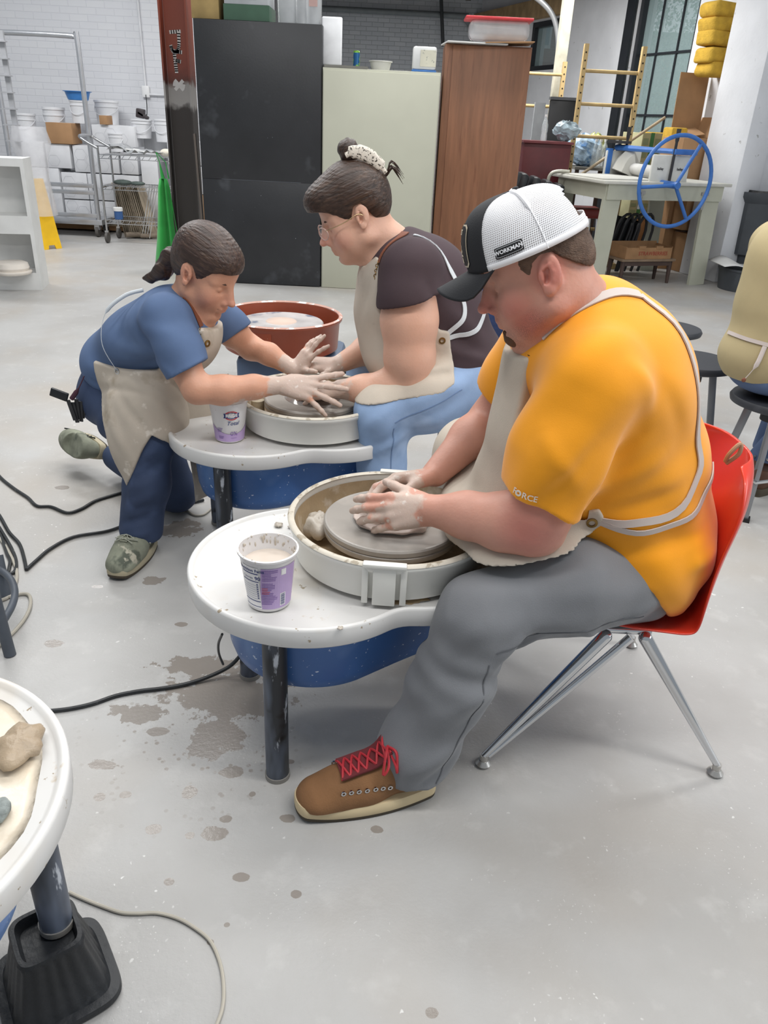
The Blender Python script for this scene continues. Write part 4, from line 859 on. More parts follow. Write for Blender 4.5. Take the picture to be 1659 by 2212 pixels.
o = disc_patch(*AZ(870, 1292, .4655)[:2], .4646, .05, .3, 4, 'spilt_slip', mat('tan puddle', 'b39b7a', .15), sq=.5, th=.0008); tag(o, 'tan puddle under the seam of the near splash pan', 'slip')
# black riser block
t = thing('riser_block', 'heavy black tapered riser block under the leg of the lower left wheel', 'riser', (-.553+.005, .857-.015, 0), .62)
M_rb = mat('scuffed black rubber', '26282b', .45, var=.2, scale=7, bump=.2, spots=[('6e7278', 6, .66, .12), ('b5b8bc', 30, .74, .03)])
def rsq(w_, z, n=40, p_=.22, flute=0.):
    pts = []
    for i in range(n*4):
        a = 2*PI*i/(n*4); c, s = math.cos(a), math.sin(a); k = (abs(c)**5+abs(s)**5)**(-1/5.)
        f = 1-flute*(.5+.5*math.cos(a*20)) if flute else 1
        pts.append((w_*k*c*f, w_*k*s*f, z))
    return pts
loft(MB(), [rsq(.095, 0), rsq(.098, .008), rsq(.096, .018), rsq(.082, .02), rsq(.079, .03, flute=.05), rsq(.056, .128, flute=.05), rsq(.056, .14), rsq(.053, .146), rsq(.046, .146), rsq(.043, .135), rsq(.04, .125)], cap1=True).build('block', M_rb, t, smooth=35)
# cords
def cord(px, r, m, lb, Z=None, k=6):
    o = MB().tube([(lambda p: (p[0], p[1], r+.001))(AZ(u, v, r)) for u, v in px] if Z is None else [tuple(AZ(u, v, z)) for (u, v), z in zip(px, Z)], r, seg=8, smooth=k).build('power_cord', m, None); return tag(o, lb, 'cord')
M_cord = mat('black rubber cable', '2d2f31', .4, var=.2, scale=30, spots=[('8d8d8b', 60, .66, .05)]); M_cordw = mat('pale beige cable', 'b9b3a6', .4)
cord([(60, 1540), (95, 1537), (150, 1531), (200, 1520), (250, 1503), (300, 1493), (350, 1487), (400, 1478), (450, 1462), (495, 1440), (520, 1415)], .0055, M_cord, 'black cable running from the lower left table to the near wheel', Z=[.006]*8+[.012, .03, .06])
cord([(-20, 1000), (0, 1030), (30, 1055), (60, 1075), (80, 1093), (110, 1095), (145, 1108), (175, 1100), (205, 1083), (245, 1070), (300, 1055)], .006, M_cord, 'black cable lying farthest back on the left floor')
cord([(57, 1231), (80, 1210), (110, 1185), (160, 1160), (235, 1147), (290, 1125), (335, 1104), (380, 1092), (415, 1086), (440, 1080)], .006, M_cord, 'black cable passing behind the kneeling person shoe to the middle wheel')
cord([(-20, 1090), (0, 1115), (20, 1150), (42, 1175), (52, 1205), (57, 1231)], .006, M_cord, 'black cable loop falling at the left edge, outermost of three')
cord([(-20, 1110), (5, 1150), (25, 1185), (35, 1215), (28, 1238), (-10, 1242)], .006, M_cord, 'black cable loop at the left edge, innermost of three')
cord([(-20, 1130), (0, 1155), (15, 1195), (22, 1215), (10, 1250), (-20, 1265)], .006, M_cord, 'black cable at the left edge beside the stool leg')
cord([(-30, 1120), (5, 1170), (30, 1215), (36, 1250), (18, 1290), (-20, 1300)], .0055, M_cordw, 'pale cable hanging at the left edge beside the black loops')
cord([(20, 1290), (50, 1283), (65, 1290), (62, 1320), (35, 1360), (-30, 1420)], .0055, M_cordw, 'pale cable looping round the stool leg on the left')
cord([(150, 1928), (180, 1942), (220, 1958), (262, 1972), (300, 1974), (340, 1973), (385, 1985), (425, 2008), (455, 2035), (475, 2080), (483, 2130), (480, 2180), (462, 2230)], .0035, M_cordw, 'thin pale cable curving across the floor behind the black riser block')
cord([(395, 1080), (402, 1100), (420, 1113), (440, 1112), (455, 1100)], .004, M_cordw, 'short pale cable loop under the middle wheel housing')
cord([(480, 1370), (472, 1390), (473, 1412), (482, 1435)], .003, M_cord, 'thin cable hugging the left side of the near wheel housing', Z=[.40, .34, .28, .23])
# metal stool leg at the left edge
t = thing('metal_stool', 'dark grey painted metal stool leg and ring at the left edge', 'stool', (-1.12, 1.75, 0)); b_ = AZ(22, 1415, 0); M_sg = mat('dark grey painted steel', '50565f', .5, var=.12, scale=10, spots=[('9da0a4', 40, .7, .04)])
tp = AY(-25, 1180, b_[1]+.03)
lp = lambda p: tuple(Vector(p)-Vector((-1.12, 1.75, 0)))
MB().cyl(lp(tp+np.array([-.05, .03, .2])), lp(b_), .0165).build('leg', M_sg, t); MB().cyl(lp(AZ(14, 1290, .0)+np.array([-.0, 0, 0])), lp(AZ(-5, 1200, .12)), .0165).build('leg', M_sg, t)
MB().tube([lp(AZ(u, v, .09)) for u, v in ((-40, 1210), (-5, 1228), (22, 1250), (32, 1280), (25, 1310), (5, 1345))], .011, seg=10, smooth=5).build('ring', M_sg, t)
# ---------------------------------------------------------------- yogurt tubs
M_tub = mat('milky tub plastic', 'dedcdc', .35, var=.02); M_lil = mat('lilac print', 'b49cc8', .4); M_navy = mat('navy print', '2b3a78', .5); M_red = mat('red print', 'c23a45', .5); M_purp = mat('purple print', '7a5aa0', .5); M_pw = mat('white print', 'eceaea', .4)
CH_ = .136; RB, RT = .046, .0605
def cone_fn(ang0, z0, off):
    def fn(v):
        z = z0+v.y; r = RB+(RT-RB)*(z-.003)/(CH_-.015)+off+.0004; a = ang0+v.x/r
        return Vector((r*math.cos(a), r*math.sin(a), z))
    return fn
def wrap_rect(mb, fn, x0, x1, y0, y1, n=12, curve=0., yb=None):
    for i in range(n):
        xa_, xb_ = x0+(x1-x0)*i/n, x0+(x1-x0)*(i+1)/n
        f = lambda x: y1+curve*math.sin(PI*(x-x0)/(x1-x0))
        g_ = (lambda x: y0) if yb is None else yb
        mb.quad(fn(Vector((xa_, g_(xa_), 0))), fn(Vector((xb_, g_(xb_), 0))), fn(Vector((xb_, f(xb_), 0))), fn(Vector((xa_, f(xa_), 0))))
    return mb
def tub(loc, rz, label):
    t = thing('yogurt_tub', label, 'tub', loc, rz, None)
    MB().lathe([(0, .004), (.040, .004), (.042, 0), (RB, .003), (RT, CH_-.012), (RT+.001, CH_-.004), (RT+.005, CH_-.004), (RT+.005, CH_), (RT+.001, CH_+.001), (RT-.0015, CH_-.012), (.054, .10), (0, .098)], seg=72).build('tub_body', M_tub, t, smooth=50)
    MB().lathe([(.0552, .102), (0, .1015)], seg=48).build('slip_water', mat('cloudy slip water', 'd0c4b8', .12), t)
    rn = random.Random(int(loc[0]*100)); mb = MB()
    for i in range(90):
        a = rn.uniform(0, 2*PI); k_ = rn.random(); zz = CH_-(rn.uniform(0, .003) if k_ < .5 else rn.uniform(.004, .026)); rr = RT+.004*rn.random() if k_ < .5 else RT-.0025-.0005
        mb.sph((rr*math.cos(a), rr*math.sin(a), zz), rn.uniform(.0010, .0026), (1, 1, rn.uniform(.5, 1.2) if k_ < .5 else rn.uniform(1.5, 4)), seg=8)
    mb.build('slip_drips', mat('grey slip drips', 'c6bdb0', .4, var=.1), t, smooth=180)['kind'] = 'stuff'
    return t
# near tub: the back panel faces the camera
pc = AZ(575, 1313, .465); tubA = tub((pc[0]+.003, pc[1]+.026, .4655), 0, 'clay smeared lilac yogurt tub with nutrition panel on the near table')
A0 = math.atan2(-pc[1], -pc[0])
mb = MB(); wrap_rect(mb, cone_fn(A0+.28, 0, .0006), -.034, .05, .01, .118, 16); lil = mb.build('label', M_lil, tubA, smooth=60)
mb = MB(); wrap_rect(mb, cone_fn(A0-.55, 0, .0006), -.035, .010, .01, .118, 12); pan_ = mb.build('nutrition_panel', M_pw, tubA, smooth=60)
mb = MB()
for y_, h_, x0_, x1_ in ((.101, .0025, -.033, .009), (.081, .002, -.033, .009), (.0285, .002, -.033, .009), (.0145, .0015, -.033, .009)): wrap_rect(mb, cone_fn(A0-.55, 0, .0010), x0_, x1_, y_, y_+h_, 8)
for i in range(7): wrap_rect(mb, cone_fn(A0-.55, 0, .0010), -.033, .008, .036+i*.006, .0365+i*.006, 6); wrap_rect(mb, cone_fn(A0-.55, 0, .0010), .003, .007, .038+i*.006, .0405+i*.006, 2)
mb.build('panel_rules', M_navy, pan_, smooth=0)
letters('panel_text', 'Nutrition Facts', .0105, cone_fn(A0-.70, .110, .0011), M_navy, pan_, bold=.0002); letters('panel_text', '90', .013, cone_fn(A0-.43, .0905, .0011), M_navy, pan_, bold=.0002); letters('panel_text', 'Calories', .008, cone_fn(A0-.85, .0905, .0011), M_navy, pan_)
rn = random.Random(2); mb = MB()
for i in range(22):
    if 6 < i < 8 or i in (13,): continue
    wrap_rect(mb, cone_fn(A0+.28, 0, .0010), -.031, -.031+rn.uniform(.018, .034), .112-i*.0042, .1135-i*.0042, 4)
mb.build('small_print', M_purp, lil, smooth=0)
mb = MB()
for i in range(4): wrap_rect(mb, cone_fn(A0+.28, 0, .0012), -.031, -.031+rn.uniform(.012, .024), .066-i*.0045, .0675-i*.0045, 4)
mb.build('red_print', M_red, lil, smooth=0)
mb = MB(); wrap_rect(mb, cone_fn(A0+.28, 0, .0010), .009, .022, .016, .05, 4); bar = mb.build('barcode_panel', M_pw, lil, smooth=0); mb = MB()
for i in range(14): wrap_rect(mb, cone_fn(A0+.28, 0, .0014), .0105, .0205, .018+i*.0022, .0188+i*.0022+(.0005 if i % 3 else 0), 2)
mb.build('barcode', M_navy, bar, smooth=0)
mb = MB(); wrap_rect(mb, cone_fn(A0+.28, 0, .0010), .010, .022, .098, .114, 4); wrap_rect(mb, cone_fn(A0+.28, 0, .0014), .0115, .0205, .1, .112, 4); mb.build('icon', M_pw, lil, smooth=0)
# far tub: the front with its logo
pc = AZ(498, 952, .465); tubB = tub((pc[0]-.006, pc[1]+.02, .4655), 0, 'lilac and white yogurt tub with red and blue logo on the middle table'); A1 = math.atan2(-pc[1], -pc[0])+.15
mb = MB(); wrap_rect(mb, cone_fn(A1, 0, .0006), -.075, .075, .006, .062, 30, curve=-.030); lil = mb.build('label', M_lil, tubB, smooth=60)
mb = MB(); cf = cone_fn(A1, .098, .0010)
for s_ in (1, -1):
    n = 14
    for i in range(n):
        a0, a1 = .45+(PI-.9)*i/n, .45+(PI-.9)*(i+1)/n
        mb.quad(*[cf(Vector((r_*1.5*math.cos(a_), s_*(r_*math.sin(a_)), 0))) for r_, a_ in ((.0125, a0), (.0125, a1), (.0155, a1), (.0155, a0))])
mb.build('logo_arc', M_red, tubB, smooth=0)
mb = MB(); cf2 = cone_fn(A1, .098, .0012); mb.bm.faces.new([mb.bm.verts.new(cf2(Vector((x, y, 0)))) for x, y in ((-.026, -.008), (-.0155, -.0075), (0, -.0105), (.0155, -.0075), (.026, -.008), (.0235, 0), (.026, .008), (.0155, .0075), (0, .0105), (-.0155, .0075), (-.026, .008), (-.0235, 0))]); bn = mb.build('logo_ribbon', M_navy, tubB, smooth=0)
letters('logo_text', 'FAGE', .0145, cone_fn(A1, .0985, .0022), M_pw, bn, bold=.0005, xs=1.15)
letters('print', 'Total', .019, cone_fn(A1+.05, .071, .0014), M_navy, tubB, shear=.35, bold=.0001); letters('print', '0%', .02, cone_fn(A1+.12, .034, .0014), M_purp, tubB); letters('small_print', 'MILKFAT', .005, cone_fn(A1+.12, .019, .0014), M_purp, tubB)
mb = MB()
for i in range(4): wrap_rect(mb, cone_fn(A1-.75, 0, .0012), -.010, .010-.002*i, .052-i*.004, .0535-i*.004, 3)
for i in range(3): wrap_rect(mb, cone_fn(A1-.7, 0, .0012), -.010, .009-.002*i, .024-i*.004, .0255-i*.004, 3)
mb.build('small_print', M_purp, tubB, smooth=0)
# ---------------------------------------------------------------- red wheel behind
M_redp = mat('brick red pan plastic', '8f4630', .35, var=.06, spots=[('c9b5aa', 30, .715, .03)])
t = thing('pottery_wheel', 'pottery wheel with a brick red splash pan behind the middle wheel', 'pottery wheel', (-.545, 3.74, 0), 0, 'potter wheels')
MB().lathe([(0, .40), (.26, .40), (.275, .41), (.283, .53), (.295, .545), (.297, .555), (.288, .562), (.278, .556), (.268, .43), (0, .425)], seg=96).build('splash_pan', M_redp, t, smooth=50)
MB().lathe([(0, .50), (.2, .50), (.205, .505), (.205, .522), (.2, .527), (0, .527)], seg=72).build('wheel_head', mat('slip ringed wheel head', 'b9b5b4', .3, var=.12, scale=9, spots=[('6f7888', 6, .58, .08)]), t, smooth=40)
MB().lathe([(0, .532), (.07, .531), (.075, .527)], seg=48).build('clay_disc', mat('dry pink clay', 'c6b0a2', .7), t); MB().lathe([(.297, .5595), (.288, .5655), (.279, .559)], seg=96).build('rim_slip', mat('white crusted slip', 'b88e80', .6, spots=[('ded6d2', 14, .5, .08)]), t, smooth=80)
MB().box((-.05, -.2735, .49), (.09, .012, .09), rot=RZ(-.18), bev=.003).build('seam_clip', M_redp, t)
MB().box((.05, .05, .30), (.5, .42, .17), bev=.03).build('housing', mat('blue grey wheel body', '5c6d86', .5), t); MB().cyl((0, 0, .385), (0, 0, .505), .03).build('shaft', M_iron, t)
for x, y in ((-.16, -.12), (.24, -.12), (-.16, .22), (.24, .22)): MB().cyl((x, y, .23), (x*1.1, y*1.1, 0), .018).build('leg', M_iron, t)
p = AZ(725, 760, .42); MB().box((p[0]+.545, p[1]-3.74, .35), (.2, .12, .05), bev=.006, rot=RZ(.4)).build('foot_pedal', M_iron, t)
o = MB().lathe([(0, .583), (.04, .582), (.055, .576), (.062, .571), (.068, .573), (.074, .568), (.08, .569), (.088, .564), (.095, .5605), (.0, .5603)], seg=72).build('wet_clay', mat('glossy wet clay', '9a928c', .10, var=.1, scale=20, metal=.35), None); o.location = (-.265, 2.53, 0); tag(o, 'glossy wet clay spinning under the four hands on the middle wheel', 'clay')
# sponge holder on the middle pan, pedal below it
p = AZ(553, 862, .55); o = MB().lathe([(0, 0), (.02, 0), (.023, .01), (.023, .05), (0, .052)], seg=24).build('clay_cup', mat('clay coated plastic', 'ac9f88', .5, var=.1, bump=.3), None); o.location = (p[0], p[1]+.03, .4865); tag(o, 'small clay coated cup inside the middle splash pan beside the forearm', 'cup')
p = AZ(735, 1025, .02); t = thing('foot_pedal', 'dark metal foot pedal on the floor under the middle wheel', 'pedal', (p[0], p[1]+.12, 0), .5)
MB().box((0, 0, .02), (.12, .22, .04), bev=.006).build('pedal_base', M_iron, t); MB().box((0, -.02, .07), (.1, .2, .015), rot=RX(.25), bev=.004).build('pedal_plate', mat('worn steel', '9b9a97', .35, metal=.8), t)
# ---------------------------------------------------------------- orange red chair
M_shell = mat('orange red moulded plastic', 'd23a28', .3, var=.06, scale=4, coat=.2, spots=[('e0705c', 3, .62, .2)])
t = thing('moulded_chair', 'orange red plastic shell chair with chrome legs under the man in the yellow shirt', 'chair', (.56, 1.69, 0), .0)
prof = [(-.11, .38, .20), (-.10, .392, .21), (-.06, .392, .22), (0, .385, .23), (.09, .378, .235), (.15, .385, .24), (.19, .415, .24), (.215, .50, .24), (.235, .60, .24), (.255, .70, .23), (.265, .76, .19), (.268, .785, .14)]
mb = MB(); NU = 20; rows = []
PR = [Vector((a, b, c)) for a, b, c in prof]; PR = spline(PR, 4)
for i, q in enumerate(PR):
    s = i/(len(PR)-1); row = []
    for j in range(NU+1):
        u = -1+2*j/NU; e_ = abs(u)**3
        ss = lambda a_, b_: (lambda t_: t_*t_*(3-2*t_))(min(1, max(0, (s-a_)/(b_-a_))))
        x = q.x-.062*e_*ss(.40, .75); z = q.y+.028*e_*min(1, s*5)*(1-ss(.35, .65))
        row.append(mb.bm.verts.new((x, q.z*u, z)))
    rows.append(row)
for A, B in zip(rows[:-1], rows[1:]):
    for j in range(NU): mb.bm.faces.new((A[j], A[j+1], B[j+1], B[j]))
mb.build('shell', M_shell, t, smooth=180, thick=.007, sub=1)
M_chrome = mat('polished chrome', 'd4d6d9', .08, metal=1., var=0)
gl = {(-1, -1): AZ(1043, 1652), (1, -1): AZ(1543, 1672), (1, 1): AZ(1362, 1395), (-1, 1): np.array([.27, 1.96, 0])}
for (sx_, sy_), g in gl.items():
    g = Vector(g)-Vector((.56, 1.69, 0)); tp = Vector((-.02 if sx_ < 0 else .075, sy_*.185, .352)) if sx_ < 0 else Vector((.075, sy_*.185, .352))
    tp2 = tp+Vector((.06 if sx_ < 0 else -.0, -sy_*.0, 0))
    lg = MB().cyl(tp, g+Vector((0, 0, .03)), .0165, .0085, seg=20).sph(tp, .0166, seg=16)
    lg.build('leg', M_chrome, t)
    if sx_ < 0: MB().cyl(tp2, g+Vector((.012, 0, .03)), .011, .006, seg=16).build('leg_brace', M_chrome, t)
    MB().cyl(g+Vector((0, 0, .004)), g+Vector((0, 0, .034)), .0105, seg=16).lathe([(0, 0), (.016, 0), (.02, .008), (.012, .018), (0, .02)], c=g, seg=20).build('glide', mat('steel glide', 'b8b6b2', .3, metal=.7), t)
MB().tube([(-.02, -.185, .355), (-.02, .185, .355)], .012, seg=12).tube([(.075, -.185, .355), (.075, .185, .355)], .012, seg=12).tube([(-.03, -.17, .362), (.09, -.17, .362)], .01, seg=10).tube([(-.03, .17, .362), (.09, .17, .362)], .01, seg=10).build('seat_frame', M_chrome, t)
# ---------------------------------------------------------------- round black stools
M_seat = mat('scuffed black stool seat', '33353a', .5, var=.1, scale=4, spots=[('5b5e63', 3, .56, .2)]); M_sf = mat('grey stool frame', '8f9296', .35, metal=.5)
def stool(x, y, z, lb, r=.185, rz=0):
    t = thing('round_stool', lb, 'stool', (x, y, 0), rz, 'round black stools')
    MB().lathe([(0, z-.04), (r-.03, z-.04), (r-.004, z-.03), (r, z-.015), (r-.008, z-.002), (r-.03, z), (0, z-.004)], seg=64).build('seat', M_seat, t, smooth=50)
    MB().cyl((0, 0, z-.10), (0, 0, z-.04), .05).build('hub', M_iron, t)
    for k in range(4):
        a = PI/4+k*PI/2; lg = MB().box((0, 0, 0), (.032, .016, (z-.05)*1.04), bev=.003); o = lg.build('leg', M_sf, t)
        o.location = (.135*math.cos(a), .135*math.sin(a), (z-.06)/2); o.rotation_euler = (0, .13, a) ; o.rotation_euler = Matrix.Rotation(a, 3, 'Z').to_4x4().to_3x3().__matmul__(Matrix.Rotation(-.17, 3, 'Y')).to_euler()
        q = Vector((.175*math.cos(a), .175*math.sin(a), .008)); MB().box(tuple(q), (.04, .03, .016), rot=RZ(a)).build('foot', mat('black rubber foot', '1d1d1f', .6), t, smooth=0)
    for zz in (.17,): MB().tube([(.163*math.cos(PI/4+k*PI/2), .163*math.sin(PI/4+k*PI/2), zz) for k in range(4)], .008, seg=8, closed=True).build('foot_ring', M_chr, t)
    return t
stool(1.47, 4.17, .50, 'black round stool farthest back beside the yellow shirt', rz=.2)
stool(1.40, 3.52, .50, 'black round stool between the yellow shirt and the seated person in tan', rz=.7)
st3 = stool(1.58, 3.03, .49, 'black round stool the person in the tan shirt sits on', rz=.35)
p = AZ(1560, 880, .1); t = thing('chrome_rail_base', 'pair of low chrome rails on the floor behind the orange red chair', 'rail', (1.55, 3.22, 0))
for dy, z in ((0, .16), (.10, .12)): MB().cyl((-.45, dy+.03, z), (.5, dy+.0, z-.02), .0125, seg=14).build('rail', M_chr, t)
for x in (-.45, .48): MB().cyl((x, .02, .15), (x, .02, 0), .012, seg=12).build('upright', M_chr, t)

stool(.52, 3.42, .50, 'black round stool behind the person in brown, under a navy bag', r=.17)
t = thing('backpack', 'navy blue soft bag on a stool behind the person in brown', 'bag', (.50, 3.42, .501))
mb = MB().box((0, 0, .17), (.30, .24, .34), bev=.09, seg=5)
for v_ in mb.bm.verts: v_.co += Vector((.008*math.sin(v_.co.z*30), .006*math.sin(v_.co.x*40), 0))
mb.build('bag_body', mat('navy nylon', '2f3f66', .7, var=.15, scale=9, bump=.3, bscale=60), t, smooth=180); MB().tube([(-.05, -.02, .33), (-.03, -.02, .38), (.04, -.02, .38), (.06, -.02, .33)], .009, seg=8, smooth=4).build('handle', mat('navy webbing', '27324e', .7), t)
# ================================================================ SMOOTH-SURFACE MODELLER (signed distances, surface nets)
def V3(*a): return np.array(a, float)
def unit(v): v = np.array(v, float); return v/np.linalg.norm(v)
class Sdf:
    def __init__(s): s.p = []
    def cone(s, a, b, ra, rb=None, k=.02, op='+'):
        a = V3(*a); b = V3(*b); rb = ra if rb is None else rb
        s.p.append(('c', op, k, (a+b)/2, np.linalg.norm(b-a)/2+max(ra, rb), (a, b, ra, rb))); return s
    def ell(s, c, r, rot=None, k=.02, op='+'):
        c = V3(*c); r = V3(*r); R = np.eye(3) if rot is None else np.array(rot)
        s.p.append(('e', op, k, c, r.max(), (c, r, R))); return s
    def box(s, c, h, rad, rot=None, k=.01, op='+'):
        c = V3(*c); h = V3(*h); R = np.eye(3) if rot is None else np.array(rot)
        s.p.append(('b', op, k, c, np.linalg.norm(h)+rad, (c, h, rad, R))); return s
    def chain(s, pts, k=.02, op='+'):
        for (a, ra), (b, rb) in zip(pts[:-1], pts[1:]): s.cone(a, b, ra, rb, k, op)
        return s
    def cut(s, pt, n, c=None, R=9., k=.004):            # removes the side n points to, inside a ball
        s.p.append(('h', 'x', k, V3(*(c if c is not None else pt)), R, (V3(*pt), unit(n)))); return s
    def poly(s, o, u, v, P, k=.004, inv=False):          # keeps what lies inside an outline swept along u x v
        s.p.append(('p', 'x', k, V3(*o), 99., (V3(*o), unit(u), unit(v), np.array(P, float), inv))); return s
    def sub(s, o, c, R, k=.02): s.p.append(('s', '+', k, V3(*c), R, (o,))); return s   # a piece with cuts of its own
    def grow(s, t): s.p.append(('g', 'x', 0, V3(0, 0, 0), 99., (t,))); return s
    def fn(s, f): s.p.append(('f', 'x', 0, V3(0, 0, 0), 99., (f,))); return s
    def add(s, o): s.p += o.p; return s
    @staticmethod
    def _d(kind, P, q):
        if kind == 'c':
            a, b, ra, rb = q; ba = b-a; L = ba@ba+1e-12; t = np.clip(((P-a)@ba)/L, 0, 1); d = P-a-t[..., None]*ba; return np.sqrt((d*d).sum(-1))-(ra+(rb-ra)*t)
        if kind == 'e':
            c, r, R = q; x = (P-c)@R; a = x/r; k0 = np.sqrt((a*a).sum(-1)); b_ = a/r; k1 = np.sqrt((b_*b_).sum(-1))+1e-9; return k0*(k0-1)/k1
        if kind == 'b':
            c, h, rad, R = q; x = np.abs((P-c)@R)-h; return np.sqrt((np.maximum(x, 0)**2).sum(-1))+np.minimum(x.max(-1), 0)-rad
        if kind == 's': return q[0].ev(P)
        if kind == 'h': return (P-q[0])@q[1]
        if kind == 'p':
            o, u, v, W, inv = q; x = (P-o)@u; y = (P-o)@v; d = np.full(x.shape, 1e9); s_ = np.ones(x.shape); n = len(W)
            for i in range(n):
                a = W[i]; b = W[i-1]; ex, ey = b[0]-a[0], b[1]-a[1]; wx, wy = x-a[0], y-a[1]; t = np.clip((wx*ex+wy*ey)/(ex*ex+ey*ey+1e-12), 0, 1)
                d = np.minimum(d, (wx-ex*t)**2+(wy-ey*t)**2); c1 = y >= a[1]; c2 = y < b[1]; c3 = ex*wy > ey*wx
                s_ = np.where((c1 & c2 & c3) | (~c1 & ~c2 & ~c3), -s_, s_)
            d = s_*np.sqrt(d); return -d if inv else d
    def ev(s, P, cen=None, bd=0.):
        D = np.full(P.shape[:-1], 1.0)
        for kind, op, k, c, R, q in s.p:
            if kind == 'g': D = D-q[0]; continue
            if kind == 'f': D = D+q[0](P); continue
            if cen is not None:
                m = ((cen-c)**2).sum(-1) < (R+k+bd+.03)**2
                if not m.any(): continue
            else: m = slice(None)
            Q = P[m]; A = D[m]; d = s._d(kind, Q, q)
            if op == '+':
                h = np.maximum(k-np.abs(A-d), 0)/k if k else 0; A = np.minimum(A, d)-h*h*k*.25
            elif op == '-':
                d = -d; h = np.maximum(k-np.abs(A-d), 0)/k; A = np.maximum(A, d)+h*h*k*.25
            else:
                if R < 9:
                    w_ = np.sqrt(((Q-c)**2).sum(-1)) < R; h = np.maximum(k-np.abs(A-d), 0)/k; A = np.where(w_, np.maximum(A, d)+h*h*k*.25, A)
                else: h = np.maximum(k-np.abs(A-d), 0)/k; A = np.maximum(A, d)+h*h*k*.25
            D[m] = A
        return D
    def d(s, p): return float(s.ev(np.array(p, float)[None])[0])
    def grad(s, p, e=.003):
        p = np.array(p, float); return unit([s.d(p+V3(*(e if i == j else 0 for j in range(3))))-s.d(p-V3(*(e if i == j else 0 for j in range(3)))) for i in range(3)])
    def snap(s, p, off=.004):
        p = np.array(p, float)
        for _ in range(6): p = p-s.grad(p)*(s.d(p)-off)*.9
        return p
    def mesh(s, res):
        lo = np.array([1e9]*3); hi = -lo
        for kind, op, k, c, R, q in s.p:
            if op == '+': lo = np.minimum(lo, c-R-.03); hi = np.maximum(hi, c+R+.03)
        B = 8; bs = res*B; n = np.ceil((hi-lo)/bs).astype(int)
        I = np.stack(np.meshgrid(*[np.arange(a) for a in n], indexing='ij'), -1).reshape(-1, 3); cen = lo+(I+.5)*bs; bd = bs*.87
        dc = s.ev(cen[:, None, :], cen, bd+.1)[:, 0] if len(cen) else np.zeros(0)
        keep = np.abs(dc) < bd*1.5+.012; I = I[keep]; cen = cen[keep]
        g = np.arange(B+1); G = np.stack(np.meshgrid(g, g, g, indexing='ij'), -1).reshape(-1, 3)
        VP = []; VK = []; E = []; CH = 3000; Nn = n*B+2
        key = lambda c: (c[..., 0].astype(np.int64)*Nn[1]+c[..., 1])*Nn[2]+c[..., 2]
        for st in range(0, len(I), CH):
            Ib = I[st:st+CH]; base = Ib*B; P = lo+(base[:, None, :]+G[None])*res; D = s.ev(P, cen[st:st+CH], bd).reshape(len(Ib), B+1, B+1, B+1)
            D = np.where(D == 0, 1e-9, D); sg = D < 0
            cnt = sum(sg[:, i:B+i, j:B+j, k:B+k].astype(np.int8) for i in (0, 1) for j in (0, 1) for k in (0, 1)); act = np.argwhere((cnt > 0) & (cnt < 8))
            if len(act) == 0: continue
            b, x, y, z = act.T; cv = {(i, j, k): D[b, x+i, y+j, z+k] for i in (0, 1) for j in (0, 1) for k in (0, 1)}
            sm = np.zeros((len(act), 3)); ct = np.zeros(len(act))
            for (i, j, k) in cv:
                for ax in range(3):
                    o = [i, j, k]
                    if o[ax] == 1: continue
                    o2 = list(o); o2[ax] = 1; a = cv[tuple(o)]; c2 = cv[tuple(o2)]; m = (a < 0) != (c2 < 0); t = np.where(m, a/np.where(m, a-c2, 1), 0)
                    for q in range(3): sm[:, q] += np.where(m, (t if q == ax else o[q]), 0)
                    ct += m
            gc = base[b]+np.stack([x, y, z], 1); VP.append(lo+(gc+sm/ct[:, None])*res); VK.append(key(gc))
            for ax in range(3):
                sl0 = [slice(0, B)]*3; sl1 = [slice(0, B)]*3; sl1[ax] = slice(1, B+1); s0 = sg[(slice(None), *sl0)]; s1 = sg[(slice(None), *sl1)]; m = np.argwhere(s0 != s1)
                if len(m) == 0: continue
                gg = base[m[:, 0]]+m[:, 1:]; inside = s0[tuple(m.T)]; u = (ax+1) % 3; v = (ax+2) % 3; eu = np.eye(3, dtype=int)[u]; ev_ = np.eye(3, dtype=int)[v]
                q = np.stack([key(gg-eu-ev_), key(gg-ev_), key(gg), key(gg-eu)], 1); q[~inside] = q[~inside][:, ::-1]; E.append(q)
        VP = np.concatenate(VP); VK = np.concatenate(VK); F = np.concatenate(E); o = np.argsort(VK); VK = VK[o]; VP = VP[o]
        ix = np.searchsorted(VK, F); ix = np.clip(ix, 0, len(VK)-1); ok = (VK[ix] == F).all(1); return VP, ix[ok]
